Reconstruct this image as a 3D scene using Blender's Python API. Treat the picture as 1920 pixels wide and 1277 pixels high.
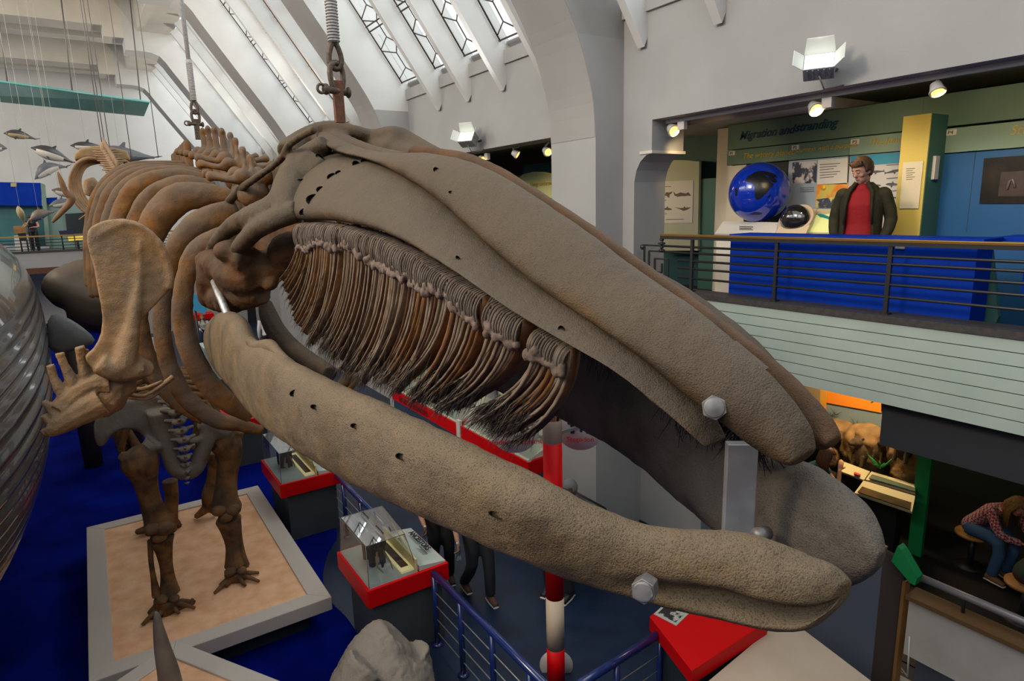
import bpy, bmesh, math, random
from mathutils import Vector as V, Matrix, noise

random.seed(11)
for o in list(bpy.data.objects):
    bpy.data.objects.remove(o)
SC = bpy.context.scene
COL = SC.collection

# ------------------------------------------------------------------ camera
F = 1196.0                                   # focal length in pixels of the 1920x1277 frame
def _n(a):
    return a / a.length
_down = _n(V((164, 5747, F)))
_y = V((-806, -226, F)); _y = _n(_y - _down * _y.dot(_down))
_z = -_down
_x = _y.cross(_z)
if _x[0] < 0: _x = -_x
RM = Matrix((_x, _y, _z))                    # camera (right, down, forward) -> world
CAM = V((0, 0, 4.63))
cd = bpy.data.cameras.new('camera'); cam = bpy.data.objects.new('camera', cd); COL.objects.link(cam)
cd.sensor_width = 36.0; cd.lens = F / 1920 * 36; cd.clip_start = 0.05; cd.clip_end = 200
_r = RM @ V((1, 0, 0)); _u = RM @ V((0, -1, 0)); _b = RM @ V((0, 0, -1))
cam.matrix_world = Matrix(((_r.x, _u.x, _b.x, CAM.x), (_r.y, _u.y, _b.y, CAM.y), (_r.z, _u.z, _b.z, CAM.z), (0, 0, 0, 1)))
SC.camera = cam
FWD = RM @ V((0, 0, 1))

# ------------------------------------------------------------------ sky and daylight
SC.view_settings.view_transform = 'Standard'
SC.view_settings.look = 'None'
SC.view_settings.gamma = 1.0
SC.view_settings.exposure = -0.75
SC.cycles.max_bounces = 7
SC.cycles.diffuse_bounces = 3
SC.cycles.glossy_bounces = 3
SC.cycles.transmission_bounces = 4
SC.cycles.transparent_max_bounces = 8
SC.cycles.sample_clamp_indirect = 6.0
SC.cycles.caustics_reflective = False
SC.cycles.caustics_refractive = False
wd = bpy.data.worlds.new('overcast_sky'); SC.world = wd; wd.use_nodes = True
bg = wd.node_tree.nodes['Background']
bg.inputs[0].default_value = (0.93, 0.97, 1.0, 1); bg.inputs[1].default_value = 2.3

def area_light(name, loc, target, sx, sy, power, col=(1, 1, 1)):
    l = bpy.data.lights.new(name, 'AREA'); l.shape = 'RECTANGLE'; l.size = sx; l.size_y = sy
    l.energy = power; l.color = col
    o = bpy.data.objects.new(name, l); COL.objects.link(o)
    o.location = loc; o.rotation_euler = (V(target) - V(loc)).to_track_quat('-Z', 'Y').to_euler()
    return o
# daylight falling through the glazed roof slope of each bay (the lamp stands outside the glass)
for yb in (3.5, 9.8, 16.1, 22.4, 28.7):
    area_light('daylight', (7.2, yb, 10.6), (0.5, yb, 4.0), 5.0, 4.2, 480, (0.95, 0.98, 1.0))
# spot beams added to brighten the far ceiling; no floodlight fixtures stand behind them
for yb in (16.2, 22.4, 28.6):
    l = bpy.data.lights.new('uplight_beam', 'SPOT'); l.energy = 650; l.color = (1, .90, .76); l.spot_size = math.radians(130); l.spot_blend = .6; l.shadow_soft_size = .1
    o = bpy.data.objects.new('uplight_beam', l); COL.objects.link(o); o.location = (5.3, yb, 5.95); o.rotation_euler = V((-.85, -.1, .55)).to_track_quat('-Z', 'Y').to_euler()
# daylight of the matching glazed slope on the other side of the hall
for yb in (-2.0, 6.0, 14.0, 22.0, 30.0):
    area_light('daylight', (-8.5, yb, 11.0), (2.0, yb + 1.0, 2.0), 6.0, 4.2, 480, (1.0, 0.98, 0.95))

# warm key lights added out of view to lift the whale and lower hall
area_light('added_warm_key', (-5.2, 5.0, 9.3), (1.2, 6.5, .5), 2.0, 2.0, 900, (1, .80, .56))
area_light('added_warm_key', (-5.2, 16.0, 9.3), (1.0, 20, 4), 2.0, 2.0, 700, (1, .84, .64))
# ------------------------------------------------------------------ helpers
def ray(u, v): return RM @ V((u - 960.0, v - 638.5, F))
def ax(u, v, x): r = ray(u, v); return CAM + r * (x / r.x)
def ay(u, v, y): r = ray(u, v); return CAM + r * (y / r.y)
def az(u, v, z): r = ray(u, v); return CAM + r * ((z - CAM.z) / r.z)
def depth(p): return (V(p) - CAM).dot(FWD)
def pr(px, p): return px * depth(p) / F

_cl = {}
def cloud(sz):
    if sz not in _cl:
        t = bpy.data.textures.new('clouds', 'CLOUDS'); t.noise_scale = sz; t.noise_depth = 2; _cl[sz] = t
    return _cl[sz]
class G:
    """collects shapes into one mesh"""
    def __init__(s): s.v = []; s.f = []; s.m = []; s.s = []
    def add(s, vs, fs, m=0, smooth=True):
        k = len(s.v); s.v += [tuple(p) for p in vs]
        for f in fs: s.f.append([k + i for i in f]); s.m.append(m); s.s.append(smooth)
        return s
    def bx(s, x0, x1, y0, y1, z0, z1, m=0):
        vs = [(x, y, z) for z in (z0, z1) for y in (y0, y1) for x in (x0, x1)]
        return s.add(vs, [(0, 2, 3, 1), (4, 5, 7, 6), (0, 1, 5, 4), (2, 6, 7, 3), (0, 4, 6, 2), (1, 3, 7, 5)], m, False)
    def obox(s, c, ex, ey, ez, m=0):
        c = V(c); ex = V(ex); ey = V(ey); ez = V(ez)
        vs = [c + ex * a + ey * b + ez * d for d in (-1, 1) for b in (-1, 1) for a in (-1, 1)]
        return s.add(vs, [(0, 2, 3, 1), (4, 5, 7, 6), (0, 1, 5, 4), (2, 6, 7, 3), (0, 4, 6, 2), (1, 3, 7, 5)], m, False)
    def bar(s, a, b, w, h, m=0, up=(0, 0, 1)):
        a = V(a); b = V(b); d = (b - a).normalized(); up = V(up)
        if abs(d.dot(up)) > .99: up = V((1, 0, 0))
        sx = d.cross(up).normalized(); u2 = sx.cross(d)
        return s.obox((a + b) / 2, d * ((b - a).length / 2), sx * (w / 2), u2 * (h / 2), m)
    def prism(s, poly, ext, m=0, smooth=False):
        n = len(poly); ext = V(ext); vs = [V(p) for p in poly] + [V(p) + ext for p in poly]
        fs = [tuple(range(n))[::-1], tuple(range(n, 2 * n))] + [(i, (i + 1) % n, n + (i + 1) % n, n + i) for i in range(n)]
        return s.add(vs, fs, m, smooth)
    def poly(s, pts, m=0): return s.add(pts, [tuple(range(len(pts)))], m, False)
    def tube(s, pts, r, n=8, m=0, up=(0, 0, 1), closed=False):
        pts = [V(p) for p in pts]; N = len(pts)
        if not isinstance(r, (list, tuple)): r = [r] * N
        rings = []; ref = V(up)
        for i, p in enumerate(pts):
            if closed: t = pts[(i + 1) % N] - pts[i - 1]
            else: t = pts[min(i + 1, N - 1)] - pts[max(i - 1, 0)]
            t = t.normalized() if t.length > 1e-9 else V((0, 0, 1))
            if i == 0 and abs(t.dot(ref)) > .95: ref = V((1, 0, 0)) if abs(t.x) < .9 else V((0, 1, 0))
            b = (ref - t * ref.dot(t))
            b = b.normalized() if b.length > 1e-6 else t.orthogonal().normalized()
            ref = b if not isinstance(up, V) else V(up)
            a = t.cross(b)
            ra, rb = r[i] if isinstance(r[i], (list, tuple)) else (r[i], r[i])
            rings.append([p + a * (ra * math.cos(2 * math.pi * k / n)) + b * (rb * math.sin(2 * math.pi * k / n)) for k in range(n)])
        return s.loft(rings, m, True, not closed, closed)
    def loft(s, rings, m=0, smooth=True, caps=True, loop=False):
        n = len(rings[0]); vs = [p for rg in rings for p in rg]; fs = []; N = len(rings)
        for i in range(N if loop else N - 1):
            j = (i + 1) % N
            for k in range(n):
                k2 = (k + 1) % n
                fs.append((i * n + k, i * n + k2, j * n + k2, j * n + k))
        if caps and not loop:
            fs.append(tuple(range(n))[::-1]); fs.append(tuple((N - 1) * n + k for k in range(n)))
        return s.add(vs, fs, m, smooth)
    def ell(s, c, r, rot=None, nu=14, nv=9, m=0):
        c = V(c); r = r if isinstance(r, (tuple, list)) else (r, r, r); vs = []; fs = []
        for i in range(1, nv):
            th = math.pi * i / nv
            for j in range(nu):
                ph = 2 * math.pi * j / nu
                q = V((r[0] * math.sin(th) * math.cos(ph), r[1] * math.sin(th) * math.sin(ph), r[2] * math.cos(th)))
                vs.append(c + (rot @ q if rot else q))
        t = V((0, 0, r[2])); t = rot @ t if rot else t
        vs += [c + t, c - t]; a = len(vs) - 2; b = a + 1
        for i in range(nv - 2):
            for j in range(nu):
                j2 = (j + 1) % nu
                fs.append((i * nu + j, (i + 1) * nu + j, (i + 1) * nu + j2, i * nu + j2))
        for j in range(nu):
            j2 = (j + 1) % nu
            fs.append((a, j, j2)); fs.append((b, (nv - 2) * nu + j2, (nv - 2) * nu + j))
        return s.add(vs, fs, m, True)
    def lathe(s, prof, c, n=20, axis=(0, 0, 1), m=0):
        c = V(c); axis = V(axis).normalized(); a = axis.orthogonal().normalized(); b = axis.cross(a)
        rings = [[c + axis * h + (a * math.cos(2 * math.pi * k / n) + b * math.sin(2 * math.pi * k / n)) * max(r, 1e-4) for k in range(n)] for r, h in prof]
        return s.loft(rings, m, True, True)
    def obj(s, name, mats, parent=None, bevel=0, remesh=0, smooth=0, sub=0, disp=0, dsize=.2):
        me = bpy.data.meshes.new(name); me.from_pydata(s.v, [], s.f)
        if not isinstance(mats, (list, tuple)): mats = [mats]
        for q in mats: me.materials.append(q)
        me.polygons.foreach_set('material_index', s.m); me.polygons.foreach_set('use_smooth', s.s)
        bm = bmesh.new(); bm.from_mesh(me); bmesh.ops.recalc_face_normals(bm, faces=bm.faces); bm.to_mesh(me); bm.free()
        me.update()
        o = bpy.data.objects.new(name, me); COL.objects.link(o)
        if parent: adopt(o, parent)
        if remesh:
            q = o.modifiers.new('r', 'REMESH'); q.mode = 'VOXEL'; q.voxel_size = remesh; q.use_smooth_shade = True
        if smooth:
            q = o.modifiers.new('s', 'SMOOTH'); q.factor = .5; q.iterations = smooth
        if sub:
            q = o.modifiers.new('d', 'SUBSURF'); q.levels = sub; q.render_levels = sub
        if disp:
            for st_, sz_ in ((disp, dsize), (disp * .35, dsize * .25)):
                q = o.modifiers.new('n', 'DISPLACE'); q.texture = cloud(sz_); q.strength = st_; q.mid_level = .5
        if bevel:
            q = o.modifiers.new('b', 'BEVEL'); q.width = bevel; q.segments = 2; q.limit_method = 'ANGLE'
        return o
def adopt(o, p):
    o.parent = p
    # a thing's own empty carries the offset; its parts are kept in world coordinates
    o.matrix_parent_inverse = Matrix.Translation(-p.location) if p.parent is None else Matrix.Identity(4)
def tag(o, label=None, cat=None, group=None, kind=None):
    if label: o['label'] = label
    if cat: o['category'] = cat
    if group: o['group'] = group
    if kind: o['kind'] = kind
    return o
def thing(name, label, cat, loc=(0, 0, 0), group=None):
    o = bpy.data.objects.new(name, None); COL.objects.link(o); o.location = loc; o.empty_display_size = .2
    return tag(o, label, cat, group)
def struct(name, g, m, **k):
    return tag(g.obj(name, m, **k), kind='structure')
def dup(root, loc, label=None, group=None, rotz=0):
    r = root.copy(); COL.objects.link(r); r.location = loc; r.rotation_euler = (0, 0, rotz)
    if label: r['label'] = label
    if group: r['group'] = group
    for ch in list(root.children):
        c = ch.copy(); COL.objects.link(c); c.parent = r
        for gch in list(ch.children):
            d = gch.copy(); COL.objects.link(d); d.parent = c
    return r
def crom(pts, k=4):
    """smooth curve through tuples"""
    out = []; n = len(pts)
    for i in range(n - 1):
        p0 = pts[max(i - 1, 0)]; p1 = pts[i]; p2 = pts[i + 1]; p3 = pts[min(i + 2, n - 1)]
        for j in range(k):
            t = j / k
            out.append(tuple(.5 * (2 * b + (c - a) * t + (2 * a - 5 * b + 4 * c - d) * t * t + (3 * b - a - 3 * c + d) * t ** 3) for a, b, c, d in zip(p0, p1, p2, p3)))
    out.append(tuple(pts[-1])); return out
def lerp(a, b, t): return a + (b - a) * t
def text(name, body, org, xdir, ydir, size, m, parent, align='LEFT', shear=0, ext=.002, bold=0):
    c = bpy.data.curves.new(name, 'FONT'); c.body = body; c.size = size; c.align_x = align; c.extrude = ext; c.shear = shear; c.offset = bold
    c.materials.append(m); tmp = bpy.data.objects.new('tmp', c)
    me = bpy.data.meshes.new_from_object(tmp); bpy.data.objects.remove(tmp); bpy.data.curves.remove(c)
    o = bpy.data.objects.new(name, me); COL.objects.link(o)
    xd = V(xdir).normalized(); zd = xd.cross(V(ydir)).normalized(); yd = zd.cross(xd); p = V(org)
    o.matrix_world = Matrix(((xd.x, yd.x, zd.x, p.x), (xd.y, yd.y, zd.y, p.y), (xd.z, yd.z, zd.z, p.z), (0, 0, 0, 1)))
    if parent: adopt(o, parent)
    return o

# ------------------------------------------------------------------ materials
def mat(name, col, rough=.6, metal=0., col2=None, scale=6., bump=0., bscale=40., spec=.4, emit=None, detail=4., lo=.35, hi=.65, coat=0.):
    m = bpy.data.materials.new(name); m.use_nodes = True; nt = m.node_tree; N = nt.nodes; L = nt.links
    b = N['Principled BSDF']; b.inputs['Roughness'].default_value = rough; b.inputs['Metallic'].default_value = metal
    b.inputs['Specular IOR Level'].default_value = spec; b.inputs['Coat Weight'].default_value = coat
    b.inputs['Base Color'].default_value = (*col, 1)
    tc = N.new('ShaderNodeTexCoord')
    if col2:
        nz = N.new('ShaderNodeTexNoise'); nz.inputs['Scale'].default_value = scale; nz.inputs['Detail'].default_value = detail
        cr = N.new('ShaderNodeValToRGB'); cr.color_ramp.elements[0].position = lo; cr.color_ramp.elements[1].position = hi
        cr.color_ramp.elements[0].color = (*col, 1); cr.color_ramp.elements[1].color = (*col2, 1)
        L.new(tc.outputs['Object'], nz.inputs['Vector']); L.new(nz.outputs['Fac'], cr.inputs['Fac']); L.new(cr.outputs['Color'], b.inputs['Base Color'])
    if bump:
        nb = N.new('ShaderNodeTexNoise'); nb.inputs['Scale'].default_value = bscale; nb.inputs['Detail'].default_value = 5
        bp = N.new('ShaderNodeBump'); bp.inputs['Strength'].default_value = bump; bp.inputs['Distance'].default_value = .02
        L.new(tc.outputs['Object'], nb.inputs['Vector']); L.new(nb.outputs['Fac'], bp.inputs['Height']); L.new(bp.outputs['Normal'], b.inputs['Normal'])
    if emit:
        b.inputs['Emission Color'].default_value = (*col, 1); b.inputs['Emission Strength'].default_value = emit
    return m
def bone(name, c1, c2, dust, amount=.9, pores=.35, scale=5., pscale=190.):
    """bone stained in patches, with settled dust on faces that look up"""
    m = bpy.data.materials.new(name); m.use_nodes = True; nt = m.node_tree; N = nt.nodes; L = nt.links
    b = N['Principled BSDF']; b.inputs['Roughness'].default_value = .75; b.inputs['Specular IOR Level'].default_value = .25
    tc = N.new('ShaderNodeTexCoord'); nz = N.new('ShaderNodeTexNoise'); nz.inputs['Scale'].default_value = scale; nz.inputs['Detail'].default_value = 6
    L.new(tc.outputs['Object'], nz.inputs['Vector'])
    cr = N.new('ShaderNodeValToRGB'); cr.color_ramp.elements[0].position = .34; cr.color_ramp.elements[1].position = .64
    cr.color_ramp.elements[0].color = (*c1, 1); cr.color_ramp.elements[1].color = (*c2, 1); L.new(nz.outputs['Fac'], cr.inputs['Fac'])
    ge = N.new('ShaderNodeNewGeometry'); sp = N.new('ShaderNodeSeparateXYZ'); L.new(ge.outputs['Normal'], sp.inputs[0])
    n2 = N.new('ShaderNodeTexNoise'); n2.inputs['Scale'].default_value = 2.3; n2.inputs['Detail'].default_value = 8; L.new(tc.outputs['Object'], n2.inputs['Vector'])
    ad = N.new('ShaderNodeMath'); ad.operation = 'MULTIPLY_ADD'; ad.inputs[1].default_value = 2.6; ad.inputs[2].default_value = -1.35; L.new(n2.outputs['Fac'], ad.inputs[0])
    su = N.new('ShaderNodeMath'); su.operation = 'ADD'; L.new(sp.outputs['Z'], su.inputs[0]); L.new(ad.outputs[0], su.inputs[1])
    mr = N.new('ShaderNodeMapRange'); mr.inputs['From Min'].default_value = -.45; mr.inputs['From Max'].default_value = .35; mr.inputs['To Max'].default_value = amount
    L.new(su.outputs[0], mr.inputs['Value'])
    mx = N.new('ShaderNodeMixRGB'); L.new(mr.outputs[0], mx.inputs['Fac']); L.new(cr.outputs['Color'], mx.inputs['Color1']); mx.inputs['Color2'].default_value = (*dust, 1)
    # pores
    vo = N.new('ShaderNodeTexNoise'); vo.inputs['Scale'].default_value = pscale; vo.inputs['Detail'].default_value = 3; L.new(tc.outputs['Object'], vo.inputs['Vector'])
    pm = N.new('ShaderNodeMapRange'); pm.inputs['From Min'].default_value = .30; pm.inputs['From Max'].default_value = .48; pm.inputs['To Min'].default_value = 1 - pores; pm.inputs['To Max'].default_value = 1.0
    L.new(vo.outputs['Fac'], pm.inputs['Value'])
    mu = N.new('ShaderNodeMixRGB'); mu.blend_type = 'MULTIPLY'; mu.inputs['Fac'].default_value = 1; L.new(mx.outputs[0], mu.inputs['Color1']); L.new(pm.outputs[0], mu.inputs['Color2'])
    L.new(mu.outputs[0], b.inputs['Base Color'])
    n3 = N.new('ShaderNodeTexNoise'); n3.inputs['Scale'].default_value = 14; n3.inputs['Detail'].default_value = 9; L.new(tc.outputs['Object'], n3.inputs['Vector'])
    a2 = N.new('ShaderNodeMath'); a2.operation = 'MULTIPLY_ADD'; a2.inputs[1].default_value = .35; L.new(vo.outputs['Fac'], a2.inputs[0]); L.new(n3.outputs['Fac'], a2.inputs[2])
    bp = N.new('ShaderNodeBump'); bp.inputs['Strength'].default_value = .6; bp.inputs['Distance'].default_value = .03; L.new(a2.outputs[0], bp.inputs['Height']); L.new(bp.outputs['Normal'], b.inputs['Normal'])
    return m
def glass(name, tint=(1, 1, 1), refl=.08, rough=.02, edge=.5):
    m = bpy.data.materials.new(name); m.use_nodes = True; nt = m.node_tree; N = nt.nodes; L = nt.links
    N.remove(N['Principled BSDF']); out = N['Material Output']
    t = N.new('ShaderNodeBsdfTransparent'); t.inputs[0].default_value = (*tint, 1)
    g = N.new('ShaderNodeBsdfGlossy'); g.inputs['Roughness'].default_value = rough
    lw = N.new('ShaderNodeLayerWeight'); lw.inputs['Blend'].default_value = .25
    ma = N.new('ShaderNodeMath'); ma.operation = 'MULTIPLY_ADD'; ma.inputs[1].default_value = edge; ma.inputs[2].default_value = refl; L.new(lw.outputs['Fresnel'], ma.inputs[0])
    mx = N.new('ShaderNodeMixShader'); L.new(ma.outputs[0], mx.inputs[0]); L.new(t.outputs[0], mx.inputs[1]); L.new(g.outputs[0], mx.inputs[2]); L.new(mx.outputs[0], out.inputs['Surface'])
    return m
M = {}
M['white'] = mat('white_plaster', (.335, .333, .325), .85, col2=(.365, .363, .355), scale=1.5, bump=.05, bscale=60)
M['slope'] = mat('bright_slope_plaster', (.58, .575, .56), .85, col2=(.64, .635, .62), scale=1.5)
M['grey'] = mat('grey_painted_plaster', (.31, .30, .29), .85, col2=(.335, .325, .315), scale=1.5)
M['cream'] = mat('cream_plaster', (.60, .55, .47), .85, col2=(.66, .61, .53), scale=2)
M['ceil'] = mat('ceiling_plaster', (.60, .56, .49), .9, col2=(.68, .64, .56), scale=1.2)
M['farwhite'] = mat('far_wall_plaster', (.72, .71, .67), .9, col2=(.78, .77, .73), scale=.8)
M['navyfloor'] = mat('blue_vinyl', (.005, .013, .036), .4, col2=(.010, .024, .06), scale=2.2, spec=.4)
M['royal'] = mat('royal_blue_carpet', (.0003, .003, .10), .95, col2=(.0006, .009, .19), scale=1.3, bump=.1, bscale=120, spec=.04)
M['black'] = mat('black_paint', (.012, .012, .013), .45)
M['iron'] = mat('black_iron', (.02, .02, .022), .38, spec=.5)
M['brass'] = mat('brass_rail_cap', (.35, .2, .06), .3, .8)
M['fascia'] = mat('pale_green_boards', (.34, .42, .37), .6, col2=(.38, .46, .41), scale=2)
M['kerb'] = mat('dark_kerb', (.035, .032, .03), .6, col2=(.055, .05, .045), scale=20)
M['blue'] = mat('blue_paint', (.0005, .030, .34), .65, col2=(.0008, .038, .38), scale=3, spec=.12)
M['midblue'] = mat('panel_blue', (.008, .09, .27), .55)
M['teal'] = mat('teal_paint', (.05, .15, .13), .6)
M['tealdark'] = mat('dark_teal_paint', (.008, .06, .07), .6)
M['sage'] = mat('sage_green_board', (.10, .175, .135), .6, col2=(.12, .195, .155), scale=2)
M['sagelt'] = mat('pale_sage_board', (.20, .30, .25), .6)
M['paleyellow'] = mat('pale_yellow_board', (.58, .46, .11), .6)
M['poster'] = mat('poster_white', (.60, .58, .54), .6)
M['ink'] = mat('printed_ink', (.02, .05, .09), .7)
M['darkink'] = mat('black_ink', (.02, .02, .02), .7)
M['gold'] = mat('gold_lettering', (.50, .33, .03), .5)
M['greyink'] = mat('grey_ink', (.16, .15, .14), .7)
M['red'] = mat('red_paint', (.58, .002, .004), .45, spec=.15)
M['redink'] = mat('red_ink', (.5, .03, .03), .6)
M['bluerail'] = mat('navy_rail_paint', (.006, .02, .12), .25, spec=.6, coat=.3)
M['steel'] = mat('brushed_steel', (.33, .33, .33), .45, .7, col2=(.5, .5, .5), scale=30)
M['galv'] = mat('galvanised_bar', (.26, .26, .27), .5, .5, col2=(.36, .36, .37), scale=9)
M['bolt'] = mat('dull_bolt', (.16, .155, .15), .5, .6, col2=(.24, .235, .23), scale=30)
M['chain'] = mat('rusty_shackle', (.06, .045, .035), .6, .5, col2=(.12, .085, .06), scale=40, bump=.2)
M['rust'] = mat('rust', (.16, .055, .025), .8, col2=(.08, .04, .025), scale=30)
M['rope'] = mat('grey_bound_rope', (.30, .29, .28), .8, col2=(.42, .41, .40), scale=60)
M['wire'] = mat('thin_wire', (.16, .15, .14), .5, .4)
M['palewire'] = mat('pale_thread', (.40, .39, .37), .6)
M['glass'] = glass('clear_glass', (.97, .99, .985), .03, .02, .12)
M['caseglass'] = glass('display_case_glass', (.92, .97, .95), .10)
M['tealglass'] = glass('teal_acoustic_glass', (.10, .28, .27), .08, .2)
M['casegrey'] = mat('dark_grey_laminate', (.06, .065, .068), .5)
M['offwhite'] = mat('off_white_laminate', (.50, .39, .29), .5, col2=(.54, .43, .33), scale=3)
M['platframe'] = mat('taupe_frame', (.52, .45, .39), .6)
M['sand'] = mat('sandy_plinth_top', (.72, .37, .19), .85, col2=(.84, .50, .29), scale=5, bump=.15, bscale=60)
M['darkbase'] = mat('dark_plinth_base', (.018, .03, .035), .6)
M['slate'] = mat('slate_panel', (.105, .12, .16), .6)
M['wood'] = mat('varnished_wood', (.30, .14, .04), .5, col2=(.36, .18, .06), scale=8)
M['green'] = mat('green_paint', (.005, .22, .06), .5)
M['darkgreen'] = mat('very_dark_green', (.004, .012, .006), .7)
M['lampwarm'] = mat('warm_lamp_face', (1.0, .42, .06), .4, emit=9.)
M['lampcool'] = mat('floodlight_face', (.95, 1.0, .90), .4, emit=6.)
M['plastic'] = mat('white_plastic', (.55, .54, .52), .4)
M['skin'] = mat('skin', (.52, .28, .18), .55)
M['skind'] = mat('brown_skin', (.20, .10, .06), .5)
# whale bones
M['bone'] = bone('dusty_bone', (.11, .064, .028), (.05, .03, .015), (.098, .076, .053), .85, .3)
M['jaw'] = bone('jaw_bone', (.20, .135, .066), (.10, .066, .034), (.165, .126, .085), .72, .6)
M['bonebrown'] = bone('brown_bone', (.13, .052, .014), (.05, .022, .008), (.085, .06, .037), .5)
M['ribbone'] = bone('rib_bone', (.24, .10, .02), (.10, .042, .011), (.135, .105, .078), .75, .35)
M['scapbone'] = bone('pale_bone', (.38, .20, .075), (.20, .115, .05), (.25, .19, .13), .62, .4)
M['fardark'] = bone('dark_brown_bone', (.065, .04, .022), (.035, .022, .013), (.09, .07, .052), .5, .4)
M['fargrey'] = bone('grey_jaw_bone', (.095, .078, .06), (.045, .036, .027), (.14, .122, .10), .7, .45)
M['eleph'] = bone('elephant_bone', (.26, .12, .035), (.07, .036, .016), (.13, .10, .07), .3, .3, 7.)
M['elephgrey'] = bone('dusty_elephant_bone', (.19, .14, .095), (.11, .085, .06), (.26, .23, .195), .85, .25)
M['hole'] = mat('cavity_shade', (.012, .009, .007), .9)  # near-black colour puts the shade inside the pits into the surface
M['bal1'] = mat('baleen_brown', (.17, .07, .018), .5, col2=(.085, .036, .012), scale=12)
M['bal2'] = mat('baleen_tan', (.25, .125, .037), .5, col2=(.14, .066, .022), scale=12)
M['bal3'] = mat('baleen_dark', (.10, .036, .012), .5, col2=(.05, .02, .009), scale=12)
M['bal4'] = mat('baleen_dusty', (.19, .12, .065), .6, col2=(.11, .068, .038), scale=12)
M['gum'] = mat('dusty_gum', (.17, .13, .10), .85, col2=(.09, .068, .052), scale=20, bump=.3)
M['baledge'] = mat('dusty_baleen_edge', (.20, .155, .11), .7, col2=(.12, .075, .04), scale=16)
M['hair'] = mat('baleen_hair', (.085, .066, .046), .7, col2=(.14, .115, .085), scale=10)
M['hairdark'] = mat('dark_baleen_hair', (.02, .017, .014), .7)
# ------------------------------------------------------------------ the building
WX = 5.82                                     # inner face of the right-hand wall
FR = [6.2, 12.5, 18.8, 25.1, 31.4]            # near faces of the concrete portal frames
g = G().bx(-14, 12, -3, 37, -.1, 0); struct('floor', g, M['navyfloor'])
# royal blue carpet with a wavy edge
edge = [(470, 800), (500, 860), (535, 905), (600, 955), (632, 1000), (612, 1045), (606, 1090), (622, 1130), (655, 1165), (690, 1230), (720, 1330)]
edge = [(az(u, v, 0).x, az(u, v, 0).y) for u, v in crom(edge, 4)]
pl = [V((-14, 37, 0)), V((1.2, 37, 0)), V((1.6, 20, 0))] + [V((x, y, 0)) for x, y in edge] + [V((2.2, -3, 0)), V((-14, -3, 0))]
g = G().prism(pl, (0, 0, .006)); struct('floor_carpet', g, M['royal'])
# upper wall above the gallery openings, one run per bay
g = G()
for a, b in ((-3, 6.3), (7.1, 12.6), (13.4, 18.9), (19.7, 25.2), (26.0, 31.5), (32.3, 36)):
    g.bx(WX, WX + .35, a, b, 5.61, 6.84)
    if a > 6: g.bx(WX, WX + .35, a, a + .3, 3.3, 5.61); g.bx(WX, WX + .35, b - .7, b, 3.3, 5.61)
jam = [(6.3, 3.3), (6.0, 3.3), (6.0, 4.9), (5.965, 5.04), (5.90, 5.14), (5.80, 5.21), (5.71, 5.23), (5.71, 5.61), (6.3, 5.61)]
g.prism([V((WX, y, z)) for y, z in jam], (.55, 0, 0))
struct('wall_right', g, M['white'])
g = G().bx(WX - .015, WX + .57, 5.69, 5.9, 5.225, 5.26); struct('trim_1', g, M['cream'])
# ledge at the foot of the glazing
g = G()
for a, b in ((-3, 6.2), (7.2, 12.5), (13.5, 18.8), (19.8, 25.1), (26.1, 31.4)):
    g.bx(WX - .04, WX + .5, a, b, 6.82, 7.02)
struct('trim_3', g, M['white'])
# portal frames: pier, knee and raking leg up to the ceiling beam
inner = [(5.36, 0), (5.36, 5.45), (5.33, 5.85), (5.24, 6.2), (5.08, 6.62), (4.86, 7.0), (4.55, 7.46), (4.26, 7.87), (3.87, 8.42), (3.22, 9.35), (3.02, 9.66), (2.86, 9.84), (2.62, 9.93), (2.4, 9.95)]
inner = [tuple(q) for q in crom(inner[1:11], 3)]; inner = [(5.36, 0)] + inner + [(2.86, 9.84), (2.62, 9.93), (2.4, 9.95)]
outer = [(1.9, 9.95), (1.9, 11.5), (3.3, 11.5), (6.25, 7.3), (6.25, 0)]
for k, yf in enumerate(FR):
    lo, hi = [], []
    for zone in (0, 1):
        zc = 6.6
        P = inner + outer
        Q = []
        for i in range(len(P)):
            a = P[i]; b = P[(i + 1) % len(P)]
            ina = (a[1] <= zc) if zone == 0 else (a[1] >= zc)
            inb = (b[1] <= zc) if zone == 0 else (b[1] >= zc)
            if ina: Q.append(a)
            if ina != inb and abs(b[1] - a[1]) > 1e-6:
                t = (zc - a[1]) / (b[1] - a[1]); Q.append((lerp(a[0], b[0], t), zc))
        gg = G().prism([V((x, yf, z)) for x, z in Q], (0, .9, 0))
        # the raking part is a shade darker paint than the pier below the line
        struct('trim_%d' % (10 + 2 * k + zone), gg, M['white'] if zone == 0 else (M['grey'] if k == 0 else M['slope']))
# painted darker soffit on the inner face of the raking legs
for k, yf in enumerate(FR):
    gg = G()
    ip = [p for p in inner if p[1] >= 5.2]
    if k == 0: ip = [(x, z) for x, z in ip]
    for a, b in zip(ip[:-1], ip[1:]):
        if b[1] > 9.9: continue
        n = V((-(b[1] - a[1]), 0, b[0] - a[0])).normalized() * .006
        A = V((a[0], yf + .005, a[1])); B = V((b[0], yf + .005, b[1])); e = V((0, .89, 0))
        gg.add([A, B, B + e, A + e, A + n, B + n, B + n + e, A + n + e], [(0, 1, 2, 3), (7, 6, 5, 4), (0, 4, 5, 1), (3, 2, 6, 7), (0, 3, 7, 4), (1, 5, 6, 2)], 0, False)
    struct('trim_%d' % (30 + k), gg, M['grey'])
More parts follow.
